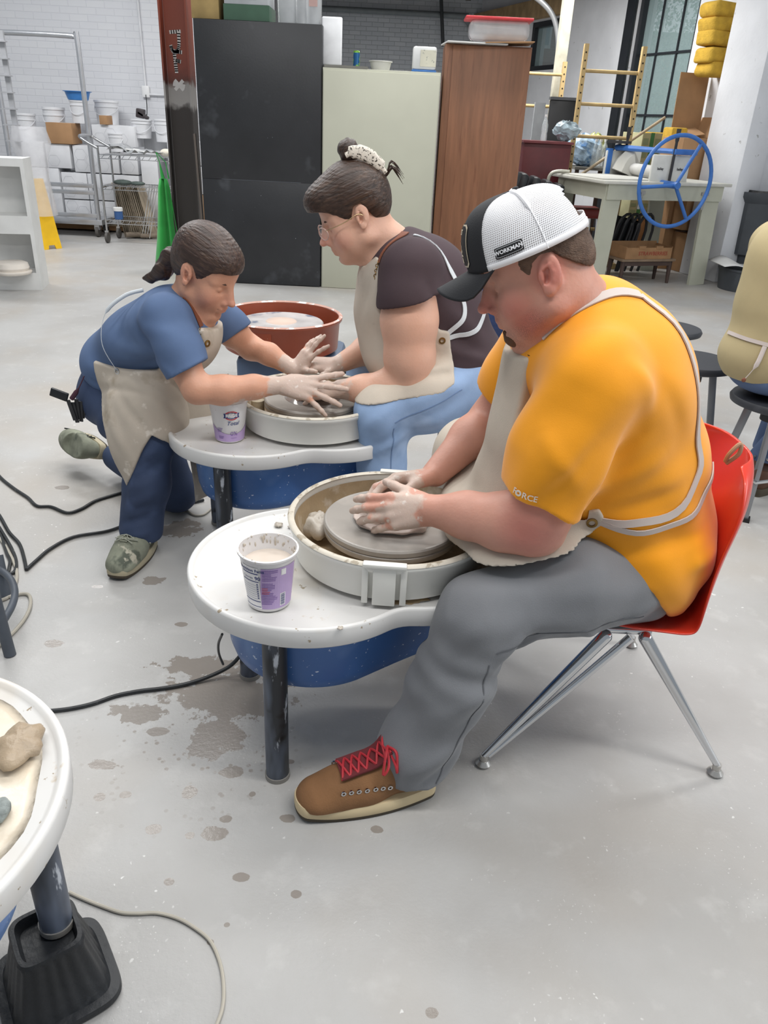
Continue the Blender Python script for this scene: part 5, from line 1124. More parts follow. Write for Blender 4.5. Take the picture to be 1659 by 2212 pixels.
def sdf_obj(name, S, res, m, parent=None, masks=None, relax=2, mi=None):
    V, F = S.mesh(res)
    lab = np.arange(len(V))                       # drop stray crumbs, keep the one continuous piece
    while True:
        m_ = lab[F].min(1); l2 = lab.copy()
        for c_ in range(4): np.minimum.at(l2, F[:, c_], m_)
        l2 = l2[l2]
        if (l2 == lab).all(): break
        lab = l2
    ids, cn = np.unique(lab, return_counts=True)
    if len(ids) > 1:
        okv = lab == ids[cn.argmax()]; F = F[okv[F[:, 0]]]; nw = np.cumsum(okv)-1; V = V[okv]; F = nw[F]
    # even out the net a little
    for _ in range(relax):
        A = np.zeros_like(V); n = np.zeros(len(V))
        for a, b in ((0, 1), (1, 2), (2, 3), (3, 0)):
            np.add.at(A, F[:, a], V[F[:, b]]); np.add.at(A, F[:, b], V[F[:, a]]); np.add.at(n, F[:, a], 1); np.add.at(n, F[:, b], 1)
        V = V*.45+.55*A/np.maximum(n, 1)[:, None]
    me = bpy.data.meshes.new(name); me.vertices.add(len(V)); me.vertices.foreach_set('co', V.astype(np.float32).ravel())
    me.loops.add(len(F)*4); me.loops.foreach_set('vertex_index', F.astype(np.int32).ravel()); me.polygons.add(len(F)); me.polygons.foreach_set('loop_start', (np.arange(len(F))*4).astype(np.int32)); me.polygons.foreach_set('loop_total', np.full(len(F), 4, np.int32))
    me.update(calc_edges=True); me.validate()
    if masks is not None:
        c = np.zeros((len(V), 4), np.float32); c[:, 3] = 1
        for i, f in enumerate(masks): c[:, i] = np.clip(f(V), 0, 1)
        at = me.color_attributes.new('mask', 'FLOAT_COLOR', 'POINT'); at.data.foreach_set('color', c.ravel())
    o = link(name, me, m, parent, smooth=180)
    return o
def folds(L_, S=None, gain=1.):
    """cloth folds: (a, b, height, width); positive heights are ridges, negative ones valleys; laid on the surface S"""
    Q = []
    for a, b, h_, w_ in L_:
        P_ = [V3(*a)*(1-t)+V3(*b)*t for t in np.linspace(0, 1, 5)]
        if S is not None: P_ = [S.snap(p, 0) for p in P_]
        Q.append((P_, h_*gain, w_))
    def f(P):
        o = np.zeros(P.shape[:-1])
        for P_, h_, w_ in Q:
            c = sum(P_)/5; m = ((P-c)**2).sum(-1) < (np.linalg.norm(P_[0]-P_[-1])/2+3*w_)**2
            if not m.any(): continue
            X = P[m]; best = np.full(len(X), 1e9); amp = np.zeros(len(X))
            for i in range(4):
                a = P_[i]; ba = P_[i+1]-a; t = np.clip(((X-a)@ba)/(ba@ba+1e-12), 0, 1); d2 = ((X-a-t[:, None]*ba)**2).sum(-1); u = d2 < best
                best = np.where(u, d2, best); amp = np.where(u, np.sin(PI*np.clip((i+t)/4*.86+.07, 0, 1))**.8, amp)
            o[m] -= h_*np.exp(-best/(w_*w_))*amp
        return o
    return f
def near(pts, r):            # soft mask: 1 close to any of the points
    pts = np.array(pts, float).reshape(-1, 3)
    def f(V):
        d = np.min(np.stack([np.sqrt(((V-p)**2).sum(-1)) for p in pts]), 0); return np.clip(1.5-d/r, 0, 1)
    return f
def skin_mat(name, base, red, clay='c6b0a3', dark='8a6a58', stub=None):
    m = bpy.data.materials.new(name); m.use_nodes = True; nt = m.node_tree; N = nt.nodes; L = nt.links; b = N['Principled BSDF']
    at = N.new('ShaderNodeAttribute'); at.attribute_name = 'mask'; sp = N.new('ShaderNodeSeparateColor'); L.new(at.outputs['Color'], sp.inputs[0]); tc = N.new('ShaderNodeTexCoord')
    def noise(s, d=4):
        n = N.new('ShaderNodeTexNoise'); n.inputs['Scale'].default_value = s; n.inputs['Detail'].default_value = d; L.new(tc.outputs['Object'], n.inputs['Vector']); return n.outputs['Fac']
    def mix(f, a, c):
        x = N.new('ShaderNodeMix'); x.data_type = 'RGBA'
        if isinstance(f, float): x.inputs[0].default_value = f
        else: L.new(f, x.inputs[0])
        if isinstance(a, tuple): x.inputs[6].default_value = a
        else: L.new(a, x.inputs[6])
        x.inputs[7].default_value = c; return x.outputs[2]
    def rng(x, a, c):
        r = N.new('ShaderNodeMapRange'); r.inputs[1].default_value = a; r.inputs[2].default_value = c; L.new(x, r.inputs[0]); return r.outputs[0]
    def mth(op, a, c):
        x = N.new('ShaderNodeMath'); x.operation = op
        for i, q in enumerate((a, c)):
            if isinstance(q, (int, float)): x.inputs[i].default_value = q
            else: L.new(q, x.inputs[i])
        return x.outputs[0]
    c = mix(rng(noise(18), .3, .75), srgb(base), tuple(x*.9 for x in srgb(base)[:3])+(1,)); c = mix(mth('MULTIPLY', sp.outputs[1], .75), c, srgb(red))
    if stub: c = mix(mth('MULTIPLY', sp.outputs[2], rng(noise(700, 1), .42, .58)), c, srgb(stub))
    cm = rng(mth('ADD', sp.outputs[0], mth('MULTIPLY', mth('SUBTRACT', noise(26, 6), .5), 1.7)), .42, .62); c = mix(cm, c, srgb(clay))
    cm2 = mth('MULTIPLY', rng(sp.outputs[0], .3, .6), rng(noise(55, 3), .6, .68)); c = mix(cm2, c, srgb('d9ccc2'))
    L.new(c, b.inputs['Base Color']); b.inputs['Roughness'].default_value = .48; b.inputs['Subsurface Weight'].default_value = .12; b.inputs['Subsurface Radius'].default_value = (.012, .005, .003); b.inputs['Subsurface Scale'].default_value = .5
    bp = N.new('ShaderNodeBump'); bp.inputs['Strength'].default_value = .18; bp.inputs['Distance'].default_value = .004; L.new(noise(140, 5), bp.inputs['Height']); L.new(bp.outputs[0], b.inputs['Normal'])
    return m
FL = {'index': (.046, .027, .022), 'middle': (.051, .031, .023), 'ring': (.047, .029, .023), 'pinky': (.037, .022, .019)}
def hand(S, W, X, N, side, curls, spread=(8, 2, -4, -11), sc=1., thumb=(.75, .62, -.15), tcurl=(10, 15), kf=.006):
    """W wrist, X towards the fingers, N out of the back of the hand; curls: four (knuckle, middle, end) bends in degrees"""
    X = unit(X); N = np.array(N, float); N = unit(N-X*(N@X)); T = np.cross(X, N)*(1 if side == 'L' else -1); W = np.array(W, float); q = lambda x, t, n: W+(X*x+T*t+N*n)*sc
    def rot(v, ax, a): a = math.radians(a); return v*math.cos(a)+np.cross(ax, v)*math.sin(a)+ax*(ax@v)*(1-math.cos(a))
    mcp = [q(.088, .029, 0), q(.092, .0095, .003), q(.087, -.0105, .001), q(.078, -.029, -.004)]
    S.ell(q(.048, .0, -.004), (.052*sc, .036*sc, .0155*sc), np.stack([X, T, N], 1), k=.015)
    for i, m_ in enumerate(mcp): S.cone(q(.008, .013-.009*i, 0), m_, .017*sc, .0122*sc, k=.010)
    S.ell(q(.035, .022, -.012), (.036*sc, .018*sc, .015*sc), np.stack([unit(X+T*.4), unit(T-X*.4), N], 1), k=.012); tips = []
    for i, nm in enumerate(('index', 'middle', 'ring', 'pinky')):
        ax = T*(1 if side == 'L' else -1); sg = -1 if side == 'L' else -1
        d = rot(X, N, spread[i] if side == 'R' else -spread[i]); bend = np.cross(N, d); p = mcp[i]; r = (.0098 if i < 3 else .0086)*sc; d0 = d
        for j, (l, c) in enumerate(zip(FL[nm], curls[i])):
            d0 = rot(d0, bend, c); p2 = p+d0*l*sc; S.cone(p, p2, r*(1.04-.07*j), r*(.97-.09*j), k=kf if j else .008); p = p2
        tips.append((p, d0))
    d = unit(X*thumb[0]+T*thumb[1]+N*thumb[2]); p = q(.022, .024, -.008); bend = np.cross(N, d)
    for j, (l, c, r) in enumerate(((.042, 0, .0145), (.033, tcurl[0], .0118), (.026, tcurl[1], .0102))):
        d = rot(d, bend*.5+np.cross(d, T)*0, c); p2 = p+unit(d)*l*sc; S.cone(p, p2, r*sc, r*.88*sc, k=.010 if j == 0 else .006); p = p2
    tips.append((p, unit(d))); return mcp, tips
class Frame:
    def __init__(s, c, f, up=(0, 0, 1), sc=1.):
        s.c = V3(*c); s.f = unit(f); l = unit(np.cross(up, s.f)); s.l = l; s.u = np.cross(s.f, l); s.s = sc; s.R = np.stack([s.f, s.l, s.u], 1)
    def __call__(s, x, y=None, z=None):
        if y is None: x, y, z = x
        return s.c+(s.f*x+s.l*y+s.u*z)*s.s
    def mat(s):
        M = Matrix([[s.f[i]*s.s, s.l[i]*s.s, s.u[i]*s.s, s.c[i]] for i in range(3)]+[[0, 0, 0, 1]]); return M
def rotin(fr, ax, deg):
    a = math.radians(deg); B = np.eye(3); i, j = {'x': (1, 2), 'y': (0, 2), 'z': (0, 1)}[ax]; B[i, i] = B[j, j] = math.cos(a); B[i, j] = -math.sin(a); B[j, i] = math.sin(a); return fr.R@B
def head(S, h, jaw=1., chin=1., nose=1., cheek=1., full=0., lid=1., cr=(-.012, .098)):
    q = h.s; R = h.R
    S.ell(h(cr[0], 0, .042), V3(cr[1], .076, .088)*q, R, k=.02); S.ell(h(.03, 0, -.025), V3(.064, .060*cheek, .082)*q, R, k=.03); S.ell(h(.04, 0, .045), V3(.052, .058, .05)*q, R, k=.03)
    for sd in (1, -1):
        S.cone(h(.0, .052*jaw*sd, -.06), h(.070, .014*sd, -.101*chin), .022*q, .017*q, k=.03); S.ell(h(.058, .034*sd, -.036), V3(.026, .022+.008*full, .028+.01*full)*q, R, k=.025)
        S.cone(h(.079, .012*sd, .012), h(.064, .046*sd, .014), .0105*q, .008*q, k=.014)
    S.ell(h(.074, 0, -.101*chin), V3(.018, .019, .016)*q, R, k=.016)
    for sd in (1, -1): S.ell(h(.096, .031*sd, -.004), V3(.017, .017, .011)*q, R, k=.012, op='-')
    for sd in (1, -1):
        S.ell(h(.0735, .030*sd, -.003), V3(.0135, .0145, .0115)*q, R, k=.004)
        S.cone(h(.0835, .021*sd, .0035), h(.079, .041*sd, .0015), .0028*q, .0024*q, k=.003)
    S.cone(h(.0835, 0, .018), h(.108+.004*nose, 0, -.030), .0125*q, .0110*q, k=.012); S.cone(h(.074, 0, -.004), h(.092, 0, -.036), .017*q, .016*q, k=.012); S.ell(h(.112+.006*nose, 0, -.035), V3(.0115, .0112, .0095)*q, R, k=.008)
    for sd in (1, -1): S.ell(h(.101, .0125*sd, -.041), V3(.0105, .0065, .0075)*q, R, k=.005); S.ell(h(.106, .0065*sd, -.0475), V3(.005, .0028, .0028)*q, R, k=.003, op='-')
    S.ell(h(.080, 0, -.062), V3(.020, .026, .022)*q, R, k=.02)
    S.cone(h(.0985, -.013, -.0625), h(.0985, .013, -.0625), .0052*q, .0052*q, k=.006); S.cone(h(.091, -.023, -.066), h(.0985, 0, -.0665), .001*q, .0015*q, k=.003, op='-'); S.cone(h(.091, .023, -.066), h(.0985, 0, -.0665), .001*q, .0015*q, k=.003, op='-')
    S.cone(h(.0955, -.011, -.0735), h(.0955, .011, -.0735), .0062*q, .0062*q, k=.006); S.ell(h(.0925, 0, -.087), V3(.006, .018, .004)*q, R, k=.008, op='-')
    for sd in (1, -1):
        e = Frame(h(-.008, .078*sd, -.004), h.f, h.u, q); Re = rotin(h, 'y', 12)
        S.ell(h(-.010, .0765*sd, .002), V3(.0195, .0085, .031)*q, Re, k=.006); S.ell(h(-.007, .0860*sd, .005), V3(.0118, .0085, .0205)*q, Re, k=.003, op='-'); S.ell(h(-.002, .0800*sd, -.008), V3(.0065, .008, .010)*q, Re, k=.003, op='-'); S.chain([(h(-.001, .0805*sd, .010), .0022*q), (h(-.012, .0825*sd, .016), .0022*q), (h(-.017, .0825*sd, .002), .0024*q), (h(-.012, .082*sd, -.014), .0022*q)], .003)
        S.ell(h(-.002, .081*sd, -.025), V3(.009, .0052, .010)*q, Re, k=.005); S.cone(h(.005, .078*sd, -.006), h(.004, .079*sd, .004), .0048*q, .004*q, k=.004); S.cone(h(-.012, .0815*sd, -.012), h(-.014, .0815*sd, .016), .0026*q, .0022*q, k=.004)
def strands(fr, amp=.0009):
    B_ = np.stack([fr.f, fr.l, fr.u], 1)
    def f(P):
        q = ((P-fr.c)@B_)/fr.s; x, y, z = q[..., 0], np.abs(q[..., 1]), q[..., 2]
        w_ = np.arctan2(z-.02, x+.12)            # strands sweep back from the forehead to a point behind the head
        return amp*(np.sin(150*w_+40*y)+.6*np.sin(95*w_-70*y+3)+.5*np.sin(260*w_+30*y))*.6
    return f
def hair_mat(name, c1, c2, fr=None):
    return mat(name, c1, .40, var=.28, scale=1., stretch=(7, 120, 120), bump=.45, bscale=1., spots=[(c2, .8, .5, .3, None, 1)], spec=.5, frame=fr)
def curve_strip(name, S, pts, w, th, m, parent, off=.004, k=5, snap=True, flatn=None):
    """a ribbon laid on the surface S"""
    P = [Vector(p) for p in spline([Vector(p) for p in pts], k)]
    if snap: P = [Vector(S.snap(p, off)) for p in P]
    mb = MB(); n = len(P); rings = []
    for i in range(n):
        T = (P[min(n-1, i+1)]-P[max(0, i-1)]).normalized(); Nn = Vector(S.grad(P[i])) if S else Vector(flatn); Nn = (Nn-T*Nn.dot(T)).normalized(); B_ = T.cross(Nn)
        rings.append([P[i]+B_*w/2+Nn*th/2, P[i]-B_*w/2+Nn*th/2, P[i]-B_*w/2-Nn*th/2, P[i]+B_*w/2-Nn*th/2])
    loft(mb, rings); return mb.build(name, m, parent, smooth=30)
def person(name, label):
    return thing(name, label, 'person', (0, 0, 0))
# ================================================================ MAN IN THE YELLOW SHIRT
M_skinM = skin_mat('ruddy skin', 'cb9582', 'bf6f64', stub='6b4a3a'); M_yelS = mat('golden yellow jersey', 'f09c00', .75, var=.05, scale=6, sheen=.25, bump=.08, bscale=500)
M_grey = mat('grey cotton twill', '75777b', .8, var=.07, scale=5, bump=.12, bscale=400, sheen=.2); M_canv = mat('natural canvas', 'c3b9ab', .85, var=.07, scale=6, bump=.1, bscale=350, spots=[('b3a89b', 7, .6, .12)])
M_strap = mat('pale grey cotton strap', 'c3b8b2', .8, var=.05); M_brass = mat('antique brass', '8a6d3f', .35, metal=.9); M_hairM = None
man = person('person', 'person in golden yellow T-shirt, canvas apron and white mesh cap at the nearest wheel')
hM = Frame((.290, 1.60, 1.170), (-.915, .09, -.395), sc=1.12)
M_hairM = mat('short brown hair', '5a463a', .75, var=.2, scale=60, stretch=(1, 1, 2.5), bump=.6, bscale=220, spots=[('7b6455', 10, .5, .2)])
B = Sdf(); head(B, hM, jaw=1.12, chin=1.0, cheek=1.12, full=1., cr=(.002, .088))
B.cone(hM(-.03, 0, -.05), (.415, 1.64, 1.05), .066, .082, k=.05); B.cone(hM(.03, 0, -.085), (.33, 1.635, 1.03), .045, .07, k=.04)
B.ell((.44, 1.66, .97), (.17, .19, .14), k=.05)
# arms
shL, elL, wrL = (.395, 1.455, .975), (.312, 1.43, .672), (.108, 1.535, .648)
shR, elR, wrR = (.37, 1.86, .98), (.275, 1.93, .735), (.125, 1.775, .632)
B.chain([(shL, .075), ((.35, 1.44, .80), .070), ((.32, 1.432, .70), .064), (elL, .052)], .03); B.chain([(elL, .058), ((.255, 1.45, .672), .060), ((.18, 1.492, .662), .049), (wrL, .0355)], .025)
B.chain([(shR, .075), ((.32, 1.90, .84), .065), (elR, .053)], .03); B.chain([(elR, .053), ((.215, 1.87, .695), .052), (wrR, .034)], .025)
B.cone((.345, 1.44, .637), (.35, 1.44, .65), .026, .03, k=.03)
_, tL = hand(B, (.108, 1.538, .648), (-1, .12, -.16), (-.05, -.80, .55), 'L', [(12, 22, 12), (14, 24, 14), (16, 26, 16), (20, 28, 18)], spread=(4, 1, -2, -6), sc=1.08, thumb=(.80, .45, -.25), tcurl=(12, 14))
_, tR = hand(B, (.118, 1.765, .630), (-1, -.30, -.05), (-.05, .55, .80), 'R', [(18, 24, 12), (18, 26, 14), (20, 26, 14), (24, 28, 18)], spread=(4, 1, -2, -6), sc=1.08, thumb=(.85, .40, -.3), tcurl=(12, 14))
hands = [(.0, 1.6, .62), (.03, 1.58, .62), (-.03, 1.62, .61), (.02, 1.72, .62), (.06, 1.74, .63), (-.03, 1.70, .62)]
def clayM(V): return np.maximum(near([p for p, d in tL]+[p for p, d in tR], .055)(V), near([(.01, 1.60, .59), (.03, 1.73, .63), (.045, 1.56, .63)], .065)(V)*.85)
def redM(V): return np.clip(near([hM(.10, 0, -.068)], .012)(V)*.7+near([hM(.06, .05, -.04), hM(-.01, .08, 0), hM(.11, 0, -.035), hM(.05, .055, -.07)], .032)(V)*.9+near([(.30, 1.39, .69)], .055)(V)*.9+near([hM(-.0, .06, -.09)], .05)(V)*.4, 0, 1)
def stubM(V): return near([hM(.055, .045, -.085), hM(.075, .02, -.1), hM(.03, .055, -.07), hM(.09, 0, -.05)], .024)(V)*.55
sdf_obj('body', B, .0028, M_skinM, man, [clayM, redM, stubM])
# eyebrow, lashes, goatee
def in_head(h, name, m, parent, fn):
    S = Sdf(); fn(S, h); return sdf_obj(name, S, .0016, m, parent, relax=1)
M_brow = mat('brown brow hair', '5a4235', .8)
for sd in (1, -1):
    in_head(hM, 'eyebrow', M_brow, man, lambda S, h: S.chain([(h(.0905, .014*sd, .0165), .0018*h.s), (h(.0885, .028*sd, .020), .0026*h.s), (h(.074, .046*sd, .018), .0016*h.s)], .004))
    in_head(hM, 'eyelashes', mat('dark lashes', '3a2a24', .8), man, lambda S, h: S.chain([(h(.0735+.0138*.82*math.cos(f_), sd*(.030+.0148*.82*math.sin(f_)), -.0096), .0009*h.s) for f_ in np.linspace(-.9, 1.25, 7)], .001))
in_head(hM, 'goatee', mat('brown beard', '70523f', .9, bump=.8, bscale=300), man, lambda S, h: S.ell(h(.078, .008, -.104), V3(.0185, .022, .0165)*h.s, h.R, k=.01).cone(h(.094, 0, -.089), h(.089, 0, -.10), .004*h.s, .01*h.s, k=.01))
# short hair under the cap
H = Sdf(); H.ell(hM(-.001, 0, .036), V3(.0895, .0790, .091)*hM.s, hM.R); H.ell(hM(-.050, 0, .0), V3(.045, .055, .042)*hM.s, hM.R, k=.03)
H.poly(hM.c, hM.f, hM.u, [(x*hM.s, z*hM.s) for x, z in ((.078, .075), (.066, .030), (.045, .018), (.034, .0), (.028, -.022), (.020, -.022), (.018, .012), (.012, .026), (-.004, .035), (-.022, .033), (-.032, .020), (-.055, .0), (-.082, -.022), (-.13, -.016), (-.15, .12), (-.03, .10))])
H.fn(strands(hM, .0008)); sdf_obj('hair', H, .0028, M_hairM, man)
# cap
def cap_shell():
    pass
M_capB = mat('black cotton cap', '222327', .75, var=.1, bump=.1, bscale=400)
mm = bpy.data.materials.new('white cap mesh'); mm.use_nodes = True; nt = mm.node_tree; N_ = nt.nodes; L_ = nt.links; bb = N_['Principled BSDF']; bb.inputs['Base Color'].default_value = srgb('e9e9ec'); bb.inputs['Roughness'].default_value = .6
uvn = N_.new('ShaderNodeUVMap'); sx = N_.new('ShaderNodeSeparateXYZ'); L_.new(uvn.outputs[0], sx.inputs[0])
def mnode(op, a, c=None):
    x = N_.new('ShaderNodeMath'); x.operation = op
    for i, q in enumerate((a, c)):
        if q is None: continue
        if isinstance(q, (int, float)): x.inputs[i].default_value = q
        else: L_.new(q, x.inputs[i])
    return x.outputs[0]
su = mnode('SINE', mnode('MULTIPLY', mnode('ADD', sx.outputs[0], sx.outputs[1]), 1050.)); sv = mnode('SINE', mnode('MULTIPLY', mnode('SUBTRACT', sx.outputs[0], sx.outputs[1]), 1050.))
L_.new(mnode('SUBTRACT', 1., mnode('MULTIPLY', mnode('GREATER_THAN', mnode('MULTIPLY', su, sv), .30), .8)), bb.inputs['Alpha'])
cap = bpy.data.objects.new('cap', None); COL.objects.link(cap); cap.parent = man; cap.matrix_world = hM.mat()
def cap_pt(az, el, off=0.):
    """az 0 = front; el 0 at the rim, 1 at the crown"""
    e = el*PI/2; ca, sa = math.cos(az), math.sin(az); fr = max(0, ca)
    r = math.cos(e)**(.72-.22*fr); z = .036+.012*(1-ca)*.5*(1-el)-.002 + (.104+.004*fr)*math.sin(e)**(1.0+.1*fr)
    x = .014+(.109+off)*ca*r+.004*fr*math.sin(2*e); y = (.090+off)*sa*r
    return Vector((x, y, z+off*math.sin(e)))
def cap_part(name, az0, az1, m, off=0., hole=False, n=28, k=20, e1=1.):
    mb = MB(); uv = mb.bm.loops.layers.uv.new('UVMap'); g = [[(az0+(az1-az0)*i/n, e1*j/k) for i in range(n+1)] for j in range(k+1)]; vs = [[mb.bm.verts.new(cap_pt(a, e, off)) for a, e in r] for r in g]
    for j in range(k):
        for i in range(n):
            a, e = g[j][i]
            if hole and math.cos(a+.02) < -.86 and .12 < e < .52-.5*(1+math.cos(a))*1.4: continue
            f = mb.bm.faces.new((vs[j][i], vs[j][i+1], vs[j+1][i+1], vs[j+1][i]))
            for l, (jj, ii) in zip(f.loops, ((j, i), (j, i+1), (j+1, i+1), (j+1, i))): a_, e_ = g[jj][ii]; l[uv].uv = (a_*.09*math.cos(e_*.9), e_*.13)
    return mb.build(name, m, cap, smooth=180, thick=.0015, fix=True)
AZ0 = .86
cap_part('front_panel', -AZ0, AZ0, M_capB); cap_part('mesh_panel', AZ0, 2*PI-AZ0, mm, hole=True, n=56)
M_capW = mat('white cap seam', 'ebebee', .6)
for az in (1.75, -1.75): MB().tube([cap_pt(az+.12*(1-e), e, .0012) for e in np.linspace(0, 1, 16)], (.0012, .0045), seg=8, flat=(0, 1, 0)).build('seam_tape', M_capW, cap)
MB().tube([cap_pt(a, .04, .0012) for a in np.linspace(1.0, 2*PI-1.0, 60)], (.0012, .0085), seg=8, flat=None).build('sweat_band', M_capW, cap) if False else None
rows = [[cap_pt(a, e, .001) for a in np.linspace(AZ0, 2*PI-AZ0, 60)] for e in (0, .04, .07)]
mb = MB(); vs = [[mb.bm.verts.new(p) for p in r] for r in rows]
for A, C_ in zip(vs[:-1], vs[1:]):
    for i in range(59): mb.bm.faces.new((A[i], A[i+1], C_[i+1], C_[i]))
mb.build('band', M_capW, cap, smooth=180, thick=.002)
MB().sph((.006, 0, .1425), .006, (1, 1, .5), seg=14).build('button', M_capB, cap)
# brim: curved bill
mb = MB(); vs = []
for j in range(13):
    t_ = j/12; row = []
    for i in range(25):
        s_ = -1+2*i/24; a = s_*.98; p0 = cap_pt(a, 0); reach = .064*(1-abs(s_)**2.6)**.6; q = Vector((p0.x+reach*t_, p0.y*(1+.06*t_*(1-abs(s_))), p0.z+.002-(.010*abs(s_)**2+.045*(abs(s_)**1.6)*t_+.010*t_)*(1-abs(s_)**7))); row.append(mb.bm.verts.new(q))
    vs.append(row)
for A, C_ in zip(vs[:-1], vs[1:]):
    for i in range(24): mb.bm.faces.new((A[i], A[i+1], C_[i+1], C_[i]))
mb.build('bill', M_capB, cap, smooth=180, thick=.004)
# front patch with a cream border, an emblem and letters; side label
M_cream2 = mat('cream stitching', 'd9cbb4', .7); M_patch = mat('near black patch', '1a1a1c', .6)
def cap_fn(az, el, off, flip=1, up=(0, 0, 1)):
    def fn(v): return cap_pt(az+v.x/.10*1.0, el+v.y/.155, off)
    return fn
def patch(name, fn, w_, h_, m, parent, r=.006, n=10):
    mb = MB(); P_ = []
    for cx_, cy_, a0 in ((w_/2-r, h_/2-r, 0), (-w_/2+r, h_/2-r, PI/2), (-w_/2+r, -h_/2+r, PI), (w_/2-r, -h_/2+r, 1.5*PI)):
        for i in range(6): a = a0+i*PI/10; P_.append((cx_+r*math.cos(a), cy_+r*math.sin(a)))
    # strips so that the patch follows the dome
    xs = np.linspace(-w_/2, w_/2, n+1)
    def yy(x): d_ = max(0, abs(x)-(w_/2-r)); return h_/2-r+math.sqrt(max(0, r*r-d_*d_))
    for a, b in zip(xs[:-1], xs[1:]):
        ys = np.linspace(-1, 1, 9)
        for c_, d_ in zip(ys[:-1], ys[1:]): mb.quad(*[fn(Vector(q)) for q in ((a, c_*yy(a), 0), (b, c_*yy(b), 0), (b, d_*yy(b), 0), (a, d_*yy(a), 0))])
    return mb.build(name, m, parent, smooth=180)
pz_ = patch('patch_border', cap_fn(.0, .33, .0022), .085, .072, M_cream2, cap); patch('patch_field', cap_fn(.0, .33, .0030), .079, .066, M_patch, pz_)
letters('patch_text', 'HONEST', .0125, cap_fn(.0, .47, .0038), M_cream2, pz_, bold=.0004)
mb = MB(); fn = cap_fn(.0, .30, .0038)
for k in range(9):
    a = k*PI/8; ca, sa = math.cos(a), math.sin(a); w2 = .0016
    mb.quad(fn(Vector((.006*ca-w2*sa, .006*sa-.012+w2*ca, 0))), fn(Vector((.024*ca-w2*sa, .024*sa-.012+w2*ca, 0))), fn(Vector((.024*ca+w2*sa, .024*sa-.012-w2*ca, 0))), fn(Vector((.006*ca+w2*sa, .006*sa-.012-w2*ca, 0))))
for x in (-.02, -.01, 0, .01): mb.quad(*[fn(Vector(q)) for q in ((x, -.024, 0), (x+.012, -.024, 0), (x+.01, -.015, 0), (x+.002, -.015, 0))])
mb.build('patch_emblem', M_cream2, pz_, smooth=0)
lf = cap_fn(1.30, .15, .0026); lb_ = patch('side_label', lf, .046, .018, M_patch, cap, r=.001)
lfn2 = cap_fn(1.30, .15, .0034); patch('label_border', lfn2, .042, .0145, M_capW, lb_, r=.001); patch('label_field', cap_fn(1.30, .15, .0040), .0405, .013, M_patch, lb_, r=.001); letters('label_text', 'WORKMAN', .0085, cap_fn(1.30, .15, .0048), M_capW, lb_, bold=.0003)
# shirt
T = Sdf()
T.ell((.455, 1.66, .96), (.205, .215, .17), rotin(Frame((0, 0, 0), (1, 0, 0)), 'y', -25), k=.06); T.ell((.505, 1.67, .74), (.235, .215, .22), k=.08); T.ell((.605, 1.68, .56), (.195, .21, .18), k=.08); T.ell((.61, 1.58, .53), (.14, .14, .15), k=.05)
T.ell((.49, 1.65, .91), (.15, .19, .17), k=.06); T.ell((.62, 1.685, .50), (.165, .205, .15), k=.06)
T.cone((.43, 1.645, 1.06), (.405, 1.49, 1.0), .075, .085, k=.05).cone((.42, 1.645, 1.06), (.38, 1.83, .99), .075, .085, k=.05)
slL = Sdf().chain([((.395, 1.465, .975), .098), ((.345, 1.445, .84), .096), ((.315, 1.435, .62), .090)], .04); slL.cut((.318, 1.435, .744), (-.35, .0, -1), k=.003); T.sub(slL, (.35, 1.45, .82), .28, .04)
slR = Sdf().chain([((.37, 1.85, .98), .098), ((.32, 1.895, .84), .09), ((.28, 1.925, .73), .082)], .04); slR.cut((.30, 1.905, .80), (-.4, .2, -.9), k=.003); T.sub(slR, (.33, 1.88, .87), .24, .04)
T.cut(hM(.0, 0, -.083), (-.62, 0, .78), (.36, 1.64, 1.10), .11, k=.006)
T.poly((0, 0, 0), (1, 0, 0), (0, 0, 1), [(-1, 2), (-1, .60), (.41, .600), (.60, .515), (.675, .415), (.70, .41), (.77, .52), (.795, .62), (.83, 2)], k=.012)
def sway(P): return .0022*np.sin(38*P[..., 2]+9*P[..., 0]+6*np.sin(9*P[..., 0]))+.0016*np.sin(30*P[..., 0]-24*P[..., 2]+5*np.sin(11*P[..., 1]))
T.fn(sway)
T.fn(folds([((.26, 1.34, .93), (.38, 1.345, .80), .004, .02), ((.40, 1.35, .90), (.30, 1.34, .76), -.005, .018), ((.46, 1.38, .93), (.38, 1.36, .74), .006, .022), ((.50, 1.44, .88), (.40, 1.38, .72), -.008, .02), ((.58, 1.46, .84), (.44, 1.42, .74), .007, .022), ((.64, 1.48, .76), (.47, 1.44, .70), -.006, .018), ((.70, 1.52, .70), (.50, 1.46, .66), .007, .02),
   ((.72, 1.52, .64), (.52, 1.46, .60), -.007, .02), ((.74, 1.55, .58), (.58, 1.48, .545), .007, .018), ((.76, 1.58, .56), (.64, 1.50, .47), -.007, .016), ((.77, 1.6, .50), (.67, 1.50, .42), .006, .015), ((.45, 1.40, 1.04), (.52, 1.44, .92), .005, .02), ((.53, 1.44, 1.0), (.60, 1.48, .88), -.004, .02), ((.42, 1.36, .78), (.46, 1.40, .70), -.009, .02)], T, 1.3))
sh = sdf_obj('shirt', T, .004, M_yelS, man)
M_wp = mat('white shirt print', 'f2ece0', .6)
c0 = Vector(T.snap((.270, 1.36, .775), .001)); nx = Vector(T.grad(c0)); xx = Vector((1, 0, -.06)); xx = (xx-nx*xx.dot(nx)).normalized(); yy = nx.cross(xx)
def sleeve_fn(v): return Vector(T.snap(c0+xx*v.x+yy*v.y, .0016))
letters('sleeve_print', 'F   RCE', .019, sleeve_fn, M_wp, sh, bold=.0003)
